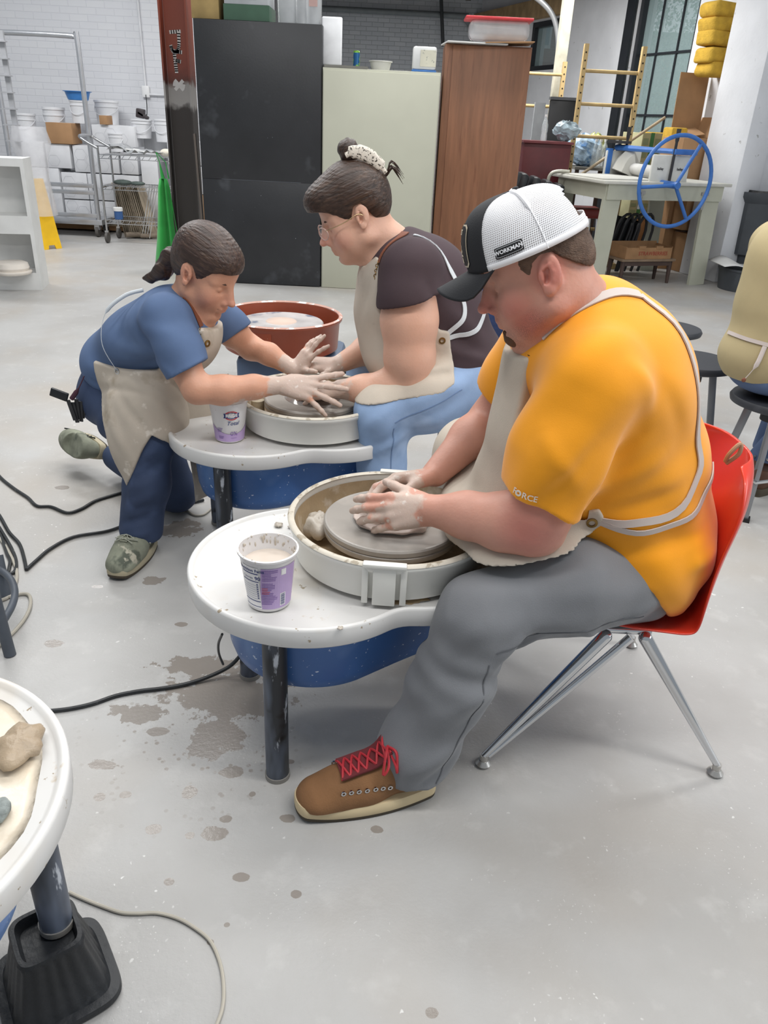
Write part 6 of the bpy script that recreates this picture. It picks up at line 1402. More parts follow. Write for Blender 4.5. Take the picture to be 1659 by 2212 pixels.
mb = MB(); mb.lathe([(.003, 0), (.0068, 0), (.0068, .0006), (.003, .0006), (.003, 0)], c=Vector(T.snap(c0-xx*.0135, .0016)), rot=nx.to_track_quat('Z', 'Y').to_matrix(), seg=20).build('print_ring', M_wp, sh, smooth=0)
# sleeve hem stitch, pants
Lg = Sdf()
Lg.ell((.59, 1.68, .485), (.15, .19, .105), k=.05); Lg.chain([((.59, 1.56, .49), .112), ((.42, 1.475, .508), .106), ((.215, 1.40, .468), .084)], .05)
Lg.chain([((.215, 1.395, .462), .084), ((.17, 1.38, .29), .090), ((.105, 1.355, .12), .087), ((.085, 1.345, .03), .086)], .04)
Lg.chain([((.60, 1.84, .50), .115), ((.40, 1.90, .57), .105), ((.22, 1.945, .628), .080)], .05); Lg.chain([((.22, 1.945, .62), .080), ((.19, 1.96, .40), .08), ((.17, 1.97, .10), .078)], .04)
Lg.cut((.09, 1.35, .072), (.12, 0, -1), (.085, 1.35, .0), .16, k=.003); Lg.cut((.17, 1.97, .06), (0, 0, -1), (.17, 1.97, 0), .15, k=.003)
Lg.fn(folds([((.32, 1.32, .46), (.24, 1.33, .385), .010, .016), ((.34, 1.34, .44), (.25, 1.36, .36), -.012, .014), ((.36, 1.34, .43), (.27, 1.34, .34), .008, .014), ((.22, 1.31, .50), (.15, 1.30, .44), .004, .02), ((.56, 1.42, .46), (.64, 1.43, .50), .006, .018), ((.60, 1.44, .42), (.67, 1.46, .47), -.006, .016), ((.40, 1.35, .44), (.44, 1.36, .40), -.006, .010), ((.45, 1.36, .45), (.49, 1.38, .40), .006, .011), ((.50, 1.37, .45), (.54, 1.40, .40), -.006, .011),
   ((.20, 1.30, .20), (.08, 1.28, .12), .007, .016), ((.19, 1.30, .15), (.10, 1.27, .085), -.007, .014), ((.25, 1.32, .34), (.12, 1.30, .26), .004, .02), ((.26, 1.33, .30), (.15, 1.29, .22), -.004, .018), ((.10, 1.31, .34), (.07, 1.28, .20), -.003, .02), ((.34, 1.36, .60), (.48, 1.42, .58), .003, .02)], Lg, 1.5))
Lg.fn(lambda P: .0020*np.sin(34*P[..., 0]+40*P[..., 2]+4*np.sin(17*P[..., 2]))+.0014*np.sin(70*P[..., 2]+30*P[..., 1]))
pants = sdf_obj('trousers', Lg, .0042, M_grey, man)
curve_strip('side_seam', Lg, [(.60, 1.42, .45), (.45, 1.36, .455), (.30, 1.32, .44), (.25, 1.32, .43)], .003, .0015, mat('dark grey seam', '5d5f63', .8), pants, off=.0006, k=8); curve_strip('side_seam', Lg, [(.24, 1.31, .40), (.22, 1.30, .28), (.17, 1.28, .14), (.15, 1.27, .09)], .003, .0015, mat('dark grey seam', '5d5f63', .8), pants, off=.0006, k=8)
# apron: bib, lap and far knee
A = Sdf(); A.add(T); A.p = [q for q in A.p if not (q[0] in 'hfps')]
A.add(Lg); A.p = [q for q in A.p if q[0] != 'h' and q[0] != 'f']
A.p = [q for q in A.p if not (q[0] == 'c' and q[3][1] < 1.45 and q[3][2] > .6)]          # not over the sleeve
A.ell((.36, 1.66, .80), (.125, .17, .22), k=.05); A.ell((.36, 1.68, .66), (.14, .2, .10), k=.05)
A.ell((.30, 1.68, .58), (.16, .30, .06), k=.05)
A.grow(.007)
A.poly((0, 0, 0), (1, 0, 0), (0, 0, 1), [(.02, 1.0), (.215, 1.005), (.25, .985), (.29, 1.005), (.31, .93), (.36, .80), (.455, .715), (.472, .69), (.472, .665), (.45, .642), (.40, .628), (.32, .615), (.24, .598), (.12, .57), (.10, .42), (.0, .42)])
A.cut((.22, 1.515, .85), (.55, -1, 0), (.36, 1.40, .93), .25, k=.01); A.cut((0, 2.06, 0), (0, 1, 0), (.2, 2.1, .6), 8.9); A.cut((.40, 1.86, .8), (0, 1, 0), (.35, 1.95, .95), .20, k=.01)
A.fn(lambda P: .0025*np.sin(26*P[..., 2]+14*P[..., 1])+.002*np.sin(40*P[..., 1]+9*P[..., 2]))
apr = sdf_obj('apron', A, .004, M_canv, man)
MB().tube([(.235, 1.46, .60), (.19, 1.47, .57)], (.03, .004), seg=8, flat=(0, 1, 0)).build('apron_fold', M_canv, apr) if False else None
# straps and eyelets
curve_strip('neck_strap', T, [(.30, 1.545, 1.045), (.36, 1.54, 1.10), (.43, 1.56, 1.14), (.50, 1.60, 1.13)], .022, .003, M_strap, apr, off=.003)
curve_strip('back_strap', T, [(.50, 1.60, 1.13), (.57, 1.57, 1.05), (.63, 1.54, .96), (.67, 1.52, .86), (.675, 1.51, .78), (.62, 1.48, .70), (.53, 1.46, .68), (.455, 1.45, .675)], .017, .003, M_strap, apr, off=.003)
curve_strip('waist_tie', T, [(.455, 1.45, .672), (.54, 1.46, .66), (.62, 1.47, .675), (.69, 1.50, .70), (.73, 1.54, .74), (.755, 1.60, .77)], .013, .003, M_strap, apr, off=.003)
p = Vector(A.snap((.445, 1.44, .675), .0)); n_ = Vector(A.grad(p)).to_track_quat('Z', 'Y').to_matrix()
MB().lathe([(.007, 0), (.012, 0), (.012, .0025), (.007, .003), (.007, 0)], c=p, rot=n_, seg=24).build('eyelet', M_brass, apr)
MB().tube([(.76, 1.60, .77), (.775, 1.585, .80), (.77, 1.58, .825), (.755, 1.585, .80), (.757, 1.60, .775)], .005, seg=8, smooth=5).build('strap_loop', mat('worn leather loop', 'b59378', .7), apr)
p = Vector(A.snap((.285, 1.56, 1.01), .001)); MB().lathe([(.005, 0), (.009, 0), (.009, .002), (.005, .0025), (.005, 0)], c=p, rot=Vector(A.grad(p)).to_track_quat('Z', 'Y').to_matrix(), seg=20).build('eyelet', M_brass, apr)
# clay being centred and the near bat
C2 = Sdf(); C2.ell((.02, 1.655, .568), (.095, .095, .010), k=.01).ell((.015, 1.655, .585), (.062, .060, .034), k=.03).cone((.05, 1.60, .566), (.085, 1.60, .566), .012, .010, k=.02)
C2.fn(lambda P: .002*np.sin(90*P[..., 0])*np.sin(80*P[..., 1]+60*P[..., 2]))
o = sdf_obj('clay_mound', C2, .003, mat('smooth pink clay', 'c4b4aa', .35, var=.08, scale=16, bump=.2), None); tag(o, 'wet mound of clay under the hands of the person in yellow', 'clay')
# hiking boot
M_tan = mat('tan suede', '86603f', .85, var=.1, scale=12, bump=.15, bscale=300); M_sole = mat('cream rubber sole', 'd0bd98', .7, var=.05); M_tread = mat('dark tread', '4a4236', .8); M_lace = mat('red cord lace', 'b8333c', .6); M_tong = mat('maroon tongue', '6b2a2e', .8)
def shoe(parent, heel, toe, L, mats, name='boot', up=.10, w_=.052, nm_up='upper', lace=True, roll=0., hiker=True):
    heel = Vector(heel); toe = Vector(toe); f = (toe-heel).normalized(); fr = Frame(heel, f, (0, 0, 1), 1.)
    e = bpy.data.objects.new(name, None); COL.objects.link(e); e.parent = parent
    M_ = Matrix([[fr.f[i], fr.l[i], fr.u[i], heel[i]] for i in range(3)]+[[0, 0, 0, 1]]); e.matrix_world = M_@Matrix.Rotation(roll, 4, 'X')
    def outline(x):       # half width along the length
        s_ = x/L; return w_*(.66+.34*math.sin(PI*min(1, max(0, (s_-.05)/.9))**.9))*(1 if s_ < .93 else math.sqrt(max(0, 1-((s_-.93)/.07)**2))*.98+.02)*(1 if s_ > .06 else math.sqrt(max(0, 1-((.06-s_)/.06)**2))*.95+.05)
    def rim(d, z, lift=0.): 
        P_ = []; n = 44
        for i in range(n+1): s_ = .5-.5*math.cos(PI*i/n); x = s_*L; P_.append((x, outline(x)*(1+d), s_))
        pts = [(x, y, s_) for x, y, s_ in P_]+[(x, -y, s_) for x, y, s_ in P_[::-1][1:-1]]
        return [(x+(d*.6*L*.1 if s_ > .5 else -d*.6*L*.1), y, z+(.014*max(0, (s_-.72)/.28)**2)+lift) for x, y, s_ in pts]
    loft(MB(), [rim(.02, .0), rim(.05, .003), rim(.05, .010)]).build('tread', mats[2], e, smooth=50)
    loft(MB(), [rim(.05, .010), rim(.075, .014), rim(.065, .030), rim(.0, .036)]).build('sole', mats[1], e, smooth=50)
    U = Sdf(); h1 = .055; U.chain([((L*.86, 0, .045), .036), ((L*.72, 0, .050), .044), ((L*.52, 0, .062), .047)], .03); U.ell((L*.84, 0, .042), (L*.15, w_*.92, .034), k=.02); U.ell((L*.55, 0, .05), (L*.28, w_*.88, .048), k=.03)
    U.chain([((L*.52, 0, .062), .046), ((L*.32, 0, .085), .045), ((L*.24, 0, up), .044)], .03); U.ell((L*.16, 0, .055), (L*.155, w_*.74, .06), k=.03)
    U.cut((0, 0, .03), (0, 0, -1), (L/2, 0, 0), 2., k=.002); U.cut((L*.25, 0, up+.012), (.15, 0, 1), (L*.25, 0, up+.05), .09, k=.004)
    u_ = sdf_obj(nm_up, U, .003, mats[0], e)
    if lace:
        tg = curve_strip('tongue', U, [(L*.70, 0, .11), (L*.60, 0, .125), (L*.48, 0, .14), (L*.38, 0, .16), (L*.31, 0, .18)], .066 if hiker else .026, .004, mats[4], e, off=.002, k=4)
        n = 7 if hiker else 5
        for i in range(n):
            x0_ = L*(.70-.37*i/n); x1_ = L*(.70-.37*(i+1)/n)
            for sd in (1, -1):
                P_ = []
                for s_ in np.linspace(0, 1, 5): y = sd*(.034-.068*s_); x = x0_+(x1_-x0_)*s_; P_.append((x, y, .2))
                P_ = [U.snap((x, y, .11+.5*max(0, (L*.7-x))), .0075) for x, y, _ in P_]
                MB().tube(P_, .003 if hiker else .0018, seg=6).build('lace', mats[3], e)
            if hiker:
                for sd in (1, -1):
                    p_ = U.snap((x0_, sd*.044, .08), .002); q_ = MB().lathe([(.003, -.0016), (.006, -.0016), (.006, .0016), (.003, .0016)], c=p_, rot=RX(PI/2), seg=12, close=True).build('lace_ring', M_chrome, e)
        for sd, dx in ((1, .0), (-1, .012)):
            b0 = U.snap((L*.38, .012, .17), .008); MB().tube([b0, Vector(b0)+Vector((.012*sd, .028, .004)), Vector(b0)+Vector((.022*sd+dx, .046, -.035)), Vector(b0)+Vector((.008*sd, .040, -.02)), b0], .0034 if hiker else .002, seg=6, smooth=5).build('bow', mats[3], e)
    return e
shoe(man, (.150, 1.355, 0), (-.175, 1.248, 0), .335, (M_tan, M_sole, M_tread, M_lace, M_tong), up=.15, w_=.056)
shoe(man, (.24, 1.99, 0), (-.06, 1.93, 0), .31, (M_tan, M_sole, M_tread, M_lace, M_tong), up=.125, lace=False)
# ================================================================ WOMAN AT THE MIDDLE WHEEL
M_skinW = skin_mat('fair skin', 'd9ab94', 'cf8a80'); M_brn = mat('dark brown jersey', '43353a', .85, var=.06, scale=5, bump=.08, bscale=500); M_denl = mat('light blue denim', '8ea8cc', .8, var=.08, scale=6, bump=.12, bscale=450, spots=[('a3b9d8', 4, .55, .15)])
M_hairW = None; M_gold = mat('pale gold wire', 'c9b08a', .25, metal=.9); M_white_st = mat('white cotton tape', 'c9ced2', .8); M_leath = mat('brown leather', '7a4630', .55, var=.1)
wom = person('person', 'person in dark brown T-shirt, glasses and speckled hair claw at the middle wheel')
hW = Frame((-.135, 2.60, 1.150), (-.90, -.14, -.42), sc=1.12); M_hairW = hair_mat('dark brown hair', '3c2c24', '5a4436', hW)
B = Sdf(); head(B, hW, jaw=1.06, chin=.95, cheek=1.1, full=1.2, nose=.9)
B.cone(hW(-.03, 0, -.05), (.02, 2.62, 1.03), .058, .072, k=.05); B.cone(hW(.03, 0, -.08), (-.03, 2.61, 1.0), .042, .06, k=.04); B.ell((.03, 2.62, .95), (.12, .16, .12), k=.04)
sL, eL, wL = (.05, 2.455, 1.02), (.072, 2.43, .655), (-.165, 2.455, .618); sR, eR, wR = (.02, 2.80, 1.0), (.0, 2.82, .70), (-.19, 2.66, .64)
B.chain([(sL, .072), ((.05, 2.44, .86), .087), ((.058, 2.432, .74), .078), (eL, .062)], .03); B.chain([(eL, .062), ((.0, 2.435, .64), .058), ((-.09, 2.445, .625), .045), (wL, .032)], .025)
B.chain([(sR, .07), ((.0, 2.82, .85), .075), (eR, .056)], .03); B.chain([(eR, .056), ((-.09, 2.75, .675), .05), (wR, .031)], .025)
_, tWL = hand(B, wL, (-1, .12, -.16), (-.1, -.35, .93), 'L', [(10, 16, 8), (12, 18, 10), (12, 18, 10), (14, 20, 10)], spread=(8, 2, -3, -9), sc=.92, thumb=(.75, .6, -.1))
_, tWR = hand(B, wR, (-1, -.25, .06), (-.1, -.45, .88), 'R', [(4, 10, 6), (6, 12, 6), (8, 14, 8), (10, 14, 8)], spread=(10, 3, -4, -12), sc=.92, thumb=(.6, .7, .35))
hp = [p for p, d in tWL+tWR]+[(-.22, 2.47, .61), (-.24, 2.65, .64), (-.19, 2.46, .61)]
sdf_obj('body', B, .0034, M_skinW, wom, [near(hp, .075), lambda V: near([hW(.065, .045, -.04), hW(.065, -.045, -.04), hW(.115, 0, -.035)], .03)(V)*.5+near([hW(.10, 0, -.068)], .012)(V)*.8, lambda V: V[:, 0]*0])
def eyes(h, par, brow='4a362c'):
    for sd in (1, -1):
        in_head(h, 'eyebrow', mat('brow hair '+brow, brow, .8), par, lambda S, h: S.chain([(h(.0925, .013*sd, .0150), .0014*h.s), (h(.0905, .028*sd, .0190), .0021*h.s), (h(.076, .046*sd, .0165), .0011*h.s)], .004))
        in_head(h, 'eyelashes', mat('dark lashes', '3a2a24', .8), par, lambda S, h: S.chain([(h(.0735+.0138*.82*math.cos(f_), sd*(.030+.0148*.82*math.sin(f_)), -.0096), .0009*h.s) for f_ in np.linspace(-.9, 1.25, 7)], .001))
eyes(hW, wom)
H = Sdf(); q = hW.s; R = hW.R
H.ell(hW(-.010, 0, .050), V3(.104, .086, .095)*q, R); H.ell(hW(.066, 0, .072), V3(.062, .066, .048)*q, R, k=.03); H.ell(hW(-.058, 0, .020), V3(.044, .060, .065)*q, R, k=.04)
H.poly(hW.c, hW.f, hW.u, [(x*q, z*q) for x, z in ((.15, .062), (.094, .050), (.074, .040), (.054, .022), (.040, .004), (.032, -.012), (.022, -.012), (.016, .012), (.004, .032), (-.018, .032), (-.030, .006), (-.044, -.030), (-.060, -.045), (-.10, -.035), (-.16, .0), (-.16, .2), (.13, .2))])
dv = lambda P: ((P-hW.c)@np.stack([hW.f, hW.l, hW.u], 1))/hW.s
H.fn(strands(hW))
hr = sdf_obj('hair', H, .003, M_hairW, wom)
Bn = Sdf(); Bn.ell(hW(-.045, -.0, .160), V3(.026, .030, .027)*q, R); Bn.cone(hW(-.04, 0, .13), hW(-.045, 0, .16), .020*q, .024*q, k=.02); Bn.fn(lambda P: .0014*np.sin(260*dv(P)[..., 0]+200*dv(P)[..., 2])); sdf_obj('bun', Bn, .003, M_hairW, hr)
rn = random.Random(8)
for i in range(9):
    a = Vector(hW(-.112, .0, .06)); mb = MB(); d = [(-.03-rn.random()*.022, rn.uniform(-.02, .03), .012+rn.random()*.03) for _ in range(1)][0]
    mb.tube([hW(-.100, .01*rn.uniform(-1, 1), .055), hW(-.118, d[1]*.5, .062), hW(-.118+d[0]*.6, d[1], .06+d[2]*.8), hW(-.118+d[0], d[1], .045+d[2]*.3-rn.random()*.03)], [.0035, .0028, .002, .0006], seg=6, smooth=4).build('loose_strand', M_hairW, hr)
M_claw = mat('speckled acetate', 'e0d8cb', .3, var=.04, spots=[('3a332c', 150, .57, .03)])
clawS = Sdf(); clawS.add(H)
for dy, nm in ((.0, 'claw_side'), (-.035, 'claw_side')):
    P_ = [hW(-.030+.0, .030+dy, .152), hW(-.055, .032+dy, .152), hW(-.082, .033+dy, .134), hW(-.104, .033+dy, .102), hW(-.115, .030+dy, .070)]
    MB().tube(P_, [(.004, .008), (.006, .018), (.006, .021), (.006, .018), (.004, .007)], seg=12, smooth=6, flat=tuple(hW.l)).build(nm, M_claw, hr)
# glasses
gl_ = bpy.data.objects.new('glasses', None); COL.objects.link(gl_); gl_.parent = wom; gl_.matrix_world = hW.mat()
M_rim = mat('clear blush plastic', 'd9b9b0', .2, alpha=.85); M_lens = mat('clear lens', 'f2f4f5', .03, alpha=.14, spec=.9)
for sd in (1, -1):
    L_pts = [(.108-.10*max(0, abs(y)-.03)-.01*math.cos(a), y, z) for a, y, z in [(a, sd*.032+.0225*math.cos(a), -.008+.0175*math.sin(a)) for a in np.linspace(0, 2*PI, 25)[:-1]]]
    MB().tube(L_pts, .0016, seg=8, closed=True).build('rim', M_rim, gl_)
    mb = MB(); mb.bm.faces.new([mb.bm.verts.new(p) for p in L_pts]); mb.build('lens', M_lens, gl_, smooth=0)
    MB().tube([(.098, sd*.054, .0), (.085, sd*.070, .002), (.04, sd*.080, .004), (.004, sd*.0835, .010), (-.012, sd*.083, .002)], .0013, seg=8, smooth=4).build('temple', M_gold, gl_)
MB().tube([(.101, .010, -.003), (.106, 0, .001), (.101, -.010, -.003)], .0013, seg=8, smooth=3).build('bridge', M_gold, gl_)
T = Sdf(); T.ell((.045, 2.62, .955), (.155, .175, .15), k=.05); T.ell((.13, 2.625, .83), (.19, .185, .19), k=.06); T.ell((.225, 2.63, .70), (.16, .19, .14), k=.05); T.ell((.11, 2.62, .93), (.14, .17, .15), k=.05)
T.cone((.02, 2.62, 1.045), (.05, 2.47, 1.01), .06, .085, k=.04).cone((.02, 2.62, 1.045), (.02, 2.78, .99), .06, .085, k=.04)
a_ = Sdf().chain([((.05, 2.465, 1.01), .094), ((.047, 2.442, .92), .099), ((.045, 2.44, .80), .096)], .03).cut((.045, 2.44, .925), (.32, 0, -1), k=.003); T.sub(a_, (.05, 2.45, .93), .24, .03)
a_ = Sdf().chain([((.02, 2.79, .99), .09), ((.01, 2.815, .80), .088)], .03).cut((.01, 2.815, .90), (-.1, 0, -1), k=.003); T.sub(a_, (.01, 2.8, .9), .24, .03)
T.cut(hW(.0, 0, -.098), (-.50, 0, .86), (-.02, 2.61, 1.09), .12, k=.005); T.cut((.25, 2.62, .665), (.32, 0, -1), (.25, 2.62, .6), .4, k=.006)
T.fn(folds([((.16, 2.44, .90), (.30, 2.5, .80), .005, .025), ((.15, 2.44, .84), (.30, 2.49, .74), -.005, .022), ((.16, 2.44, .78), (.32, 2.5, .72), .005, .02), ((.10, 2.37, 1.0), (.12, 2.37, .93), -.004, .02)], T, 1.6))
T.fn(lambda P: .0018*np.sin(30*P[..., 2]+20*P[..., 0]))
shW = sdf_obj('shirt', T, .0045, M_brn, wom)
Lg = Sdf(); Lg.ell((.275, 2.64, .645), (.14, .19, .115), k=.05); Lg.chain([((.26, 2.52, .625), .112), ((.12, 2.45, .60), .106), ((-.02, 2.405, .562), .088)], .05); Lg.chain([((-.02, 2.405, .555), .088), ((-.015, 2.41, .36), .078), ((-.01, 2.42, .10), .070)], .04)
Lg.chain([((.26, 2.76, .62), .112), ((.05, 2.84, .60), .10), ((-.08, 2.88, .565), .085)], .05); Lg.chain([((-.08, 2.88, .555), .085), ((-.08, 2.88, .10), .07)], .04)
Lg.cut((0, 0, .05), (0, 0, -1), (0, 2.6, 0), 2., k=.003)
Lg.fn(folds([((.22, 2.40, .68), (.08, 2.34, .62), .005, .02), ((.24, 2.41, .64), (.10, 2.34, .57), -.006, .02), ((.02, 2.33, .62), (-.08, 2.34, .52), .004, .02), ((.04, 2.33, .56), (-.02, 2.33, .46), -.005, .016), ((.05, 2.35, .52), (-.05, 2.33, .44), .005, .016), ((.30, 2.46, .70), (.22, 2.41, .60), -.004, .02)], Lg, 1.8))
Lg.fn(lambda P: .0018*np.sin(30*P[..., 0]+34*P[..., 2]))
pw_ = sdf_obj('jeans', Lg, .0045, M_denl, wom)
M_seamd = mat('blue grey seam', '6f88ad', .8)
curve_strip('side_seam', Lg, [(.24, 2.38, .66), (.10, 2.34, .60), (.02, 2.32, .56)], .003, .0015, M_seamd, pw_, off=.0006, k=8); curve_strip('side_seam', Lg, [(.02, 2.32, .54), (.02, 2.32, .42), (.02, 2.33, .30)], .003, .0015, M_seamd, pw_, off=.0006, k=8)
for y in (2.42, 2.88):
    sh_ = shoe(wom, (.05, y, 0), (-.20, y-.01, 0), .255, (mat('grey canvas shoe', '6b6b70', .8), M_sole, M_tread, M_lace, M_tong), name='shoe', up=.08, w_=.044, lace=False)
A = Sdf(); A.add(T); A.add(Lg); A.p = [q_ for q_ in A.p if q_[0] not in 'hfs' and not (q_[0] == 'c' and (q_[3][1] < 2.50 or q_[3][1] > 2.79) and q_[3][2] > .68)]
A.ell((.0, 2.62, .86), (.125, .14, .17), k=.05); A.ell((.03, 2.62, .72), (.13, .17, .12), k=.05); A.grow(.008)
A.poly((0, 0, 0), (1, 0, 0), (0, 0, 1), [(-.25, .99), (-.10, 1.0), (-.065, 1.035), (-.045, 1.03), (-.03, .97), (.06, .90), (.15, .835), (.18, .83), (.195, .76), (.205, .68), (.17, .655), (.02, .625), (-.10, .60), (-.25, .56)])
A.cut((-.05, 2.475, .9), (.6, -1, 0), (.04, 2.42, .96), .135, k=.01); A.fn(folds([((.19, 2.43, .72), (.05, 2.36, .70), .006, .016), ((.19, 2.43, .69), (.04, 2.36, .67), -.006, .014), ((-.14, 2.58, .90), (-.10, 2.56, .74), .005, .02), ((-.08, 2.5, .98), (-.12, 2.54, .80), -.004, .02)], A, 1.4)); A.fn(lambda P: .002*np.sin(26*P[..., 2]+18*P[..., 1]))
apW = sdf_obj('apron', A, .0045, M_canv, wom)
curve_strip('leather_strap', T, [(-.045, 2.485, 1.02), (-.025, 2.50, 1.065), (.0, 2.52, 1.10), (.02, 2.55, 1.13)], .026, .003, M_leath, apW, off=.003)
for i in range(7): t_ = i/6; p = Vector(T.snap((-.068+.02*t_, 2.49, .975+.045*t_), .004)); MB().lathe([(.0035, -.001), (.006, -.001), (.006, .001), (.0035, .001)], c=p, rot=(RX(PI/2) if i % 2 else RY(PI/2)), seg=12, close=True).build('chain_link', M_brass, apW)
curve_strip('back_tape', T, [(.05, 2.53, 1.11), (.13, 2.50, 1.06), (.20, 2.47, .98), (.24, 2.45, .92), (.235, 2.44, .88), (.20, 2.43, .84), (.17, 2.43, .81)], .015, .003, M_white_st, apW, off=.003)
curve_strip('waist_tape', T, [(.17, 2.43, .808), (.23, 2.44, .815), (.28, 2.46, .835), (.32, 2.49, .865), (.35, 2.53, .90)], .015, .003, M_white_st, apW, off=.003)
p = Vector(A.snap((.160, 2.42, .800), .0)); MB().lathe([(.006, 0), (.011, 0), (.011, .002), (.006, .003), (.006, 0)], c=p, rot=Vector(A.grad(p)).to_track_quat('Z', 'Y').to_matrix(), seg=24).build('eyelet', M_brass, apW)
t = stool(.28, 2.64, .50, 'dark stool hidden under the person in the dark brown T-shirt', r=.16)
# ================================================================ KNEELING PERSON
M_skinG = skin_mat('warm skin', 'cf9a7f', 'c4806f'); M_navyT = mat('washed blue jersey', '54698c', .85, var=.08, scale=5, bump=.08, bscale=500, spots=[('62779a',3, .58, .15)]); M_den = mat('dark indigo denim', '384663', .8, var=.12, scale=5, bump=.12, bscale=450, spots=[('4a5a7c', 4, .6, .15), ('a9a9a8', 60, .76, .02)])
M_hairG = None; M_aprG = mat('clay stained canvas', 'beb3a5', .85, var=.08, scale=6, bump=.1, bscale=350, spots=[('9c8e7a', 6, .56, .12), ('d2c9bd', 13, .62, .05)])
gir = person('person', 'person in blue T-shirt and clay stained apron kneeling beside the middle wheel')
hG = Frame((-.595, 2.46, .975), (.80, -.34, -.43), sc=1.06); M_hairG = hair_mat('brown pulled back hair', '40302a', '5e483a', hG)
B = Sdf(); head(B, hG, jaw=.95, chin=1.0, nose=.9, cheek=1.0, full=.6)
B.cone(hG(-.03, 0, -.05), (-.66, 2.50, .875), .048, .055, k=.04); B.cone(hG(.025, 0, -.075), (-.63, 2.48, .86), .036, .048, k=.035); B.ell((-.70, 2.50, .80), (.12, .13, .11), k=.04)
sR, eR, wR = (-.70, 2.36, .845), (-.595, 2.27, .655), (-.345, 2.37, .650); sL, eL, wL = (-.64, 2.64, .82), (-.50, 2.68, .68), (-.335, 2.61, .628)
B.chain([(sR, .060), ((-.65, 2.31, .74), .053), (eR, .043)], .025); B.chain([(eR, .043), ((-.52, 2.29, .650), .045), ((-.43, 2.33, .652), .037), (wR, .027)], .02)
B.chain([(sL, .058), ((-.56, 2.66, .74), .05), (eL, .041)], .025); B.chain([(eL, .041), ((-.43, 2.64, .672), .037), (wL, .026)], .02)
_, tGR = hand(B, wR, (1, .05, -.08), (-.08, -.78, .62), 'R', [(2, 6, 4), (2, 8, 6), (4, 10, 6), (8, 12, 6)], spread=(20, 2, -17, -36), sc=1.06, thumb=(.85, .25, -.5))
_, tGL = hand(B, wL, (.50, .05, .70), (-.6, -.65, .45), 'L', [(4, 10, 6), (0, 10, 6), (10, 14, 8), (16, 14, 8)], spread=(16, 0, -12, -24), sc=.82, thumb=(.4, .7, .2))
hp = [p for p, d in tGR+tGL]+[(-.29, 2.38, .66), (-.24, 2.40, .67), (-.31, 2.59, .69), (-.33, 2.37, .655)]
sdf_obj('body', B, .0032, M_skinG, gir, [lambda V: np.maximum(near(hp, .075)(V), near([(-.42, 2.33, .62), (-.48, 2.31, .62)], .05)(V)*.6), lambda V: near([hG(.065, .045, -.04), hG(.065, -.045, -.04), hG(.115, 0, -.035), hG(-.01, -.08, 0)], .03)(V)*.45+near([hG(.10, 0, -.068)], .012)(V)*.8, lambda V: V[:, 0]*0])
eyes(hG, gir)
H = Sdf(); q = hG.s; R = hG.R
H.ell(hG(-.012, 0, .047), V3(.105, .083, .094)*q, R); H.ell(hG(.050, 0, .066), V3(.050, .060, .042)*q, R, k=.03); H.ell(hG(-.060, 0, .0), V3(.045, .055, .06)*q, R, k=.03)
H.poly(hG.c, hG.f, hG.u, [(x*q, z*q) for x, z in ((.13, .060), (.094, .050), (.078, .050), (.060, .040), (.044, .012), (.030, -.012), (.022, -.014), (.015, .014), (.004, .032), (-.018, .032), (-.026, .0), (-.036, -.035), (-.06, -.045), (-.16, -.045), (-.16, .2), (.13, .2))])
dg = lambda P: ((P-hG.c)@np.stack([hG.f, hG.l, hG.u], 1))/hG.s
H.fn(strands(hG))
hr = sdf_obj('hair', H, .003, M_hairG, gir)
Pn = Sdf(); Pn.chain([(hG(-.09, 0, -.005), .022*q), (hG(-.115, -.005, -.025), .026*q), (hG(-.125, -.01, -.075), .024*q), (hG(-.150, -.015, -.115), .012*q), (hG(-.172, -.02, -.13), .004*q)], .02); Pn.fn(lambda P: .002*np.sin(300*dg(P)[..., 1]+60*dg(P)[..., 2])); sdf_obj('ponytail', Pn, .003, M_hairG, hr)
MB().tube([hG(-.100+.0*math.cos(a), .020*math.cos(a), -.012+.024*math.sin(a)) for a in np.linspace(0, 2*PI, 17)[:-1]], .0035, seg=8, closed=True).build('hair_tie', M_bp, hr)
T = Sdf(); T.ell((-.72, 2.50, .80), (.14, .165, .11), rotin(Frame((0, 0, 0), (1, 0, 0)), 'y', 0), k=.05); T.ell((-.83, 2.56, .72), (.15, .165, .12), k=.05); T.ell((-.95, 2.63, .62), (.13, .165, .115), k=.05); T.cone((-.70, 2.50, .80), (-.97, 2.66, .62), .10, .10, k=.06)
T.cone((-.68, 2.50, .87), (-.70, 2.37, .845), .045, .068, k=.03).cone((-.68, 2.50, .87), (-.65, 2.63, .825), .045, .068, k=.03)
a_ = Sdf().chain([((-.70, 2.365, .845), .074), ((-.655, 2.315, .765), .073), ((-.60, 2.27, .66), .070)], .03).cut((-.622, 2.29, .712), (.50, -.15, -.85), k=.003); T.sub(a_, (-.65, 2.31, .76), .2, .03)
a_ = Sdf().chain([((-.645, 2.635, .825), .072), ((-.575, 2.66, .755), .068), ((-.50, 2.68, .68), .064)], .03).cut((-.55, 2.665, .735), (.5, 0, -.8), k=.003); T.sub(a_, (-.58, 2.65, .76), .2, .03)
T.cut(hG(.0, 0, -.084), (.3, 0, .9), (-.65, 2.49, .90), .10, k=.004)
T.fn(folds([((-.78, 2.38, .86), (-.66, 2.29, .80), .005, .022), ((-.78, 2.37, .80), (-.68, 2.27, .74), -.006, .02), ((-.88, 2.42, .74), (-.72, 2.34, .72), .006, .022), ((-.92, 2.45, .68), (-.74, 2.37, .66), -.006, .02), ((-1.0, 2.5, .64), (-.86, 2.42, .60), .006, .02), ((-1.02, 2.5, .60), (-.92, 2.46, .56), -.006, .015), ((-.72, 2.24, .74), (-.64, 2.22, .70), .004, .016)], T, 1.5))
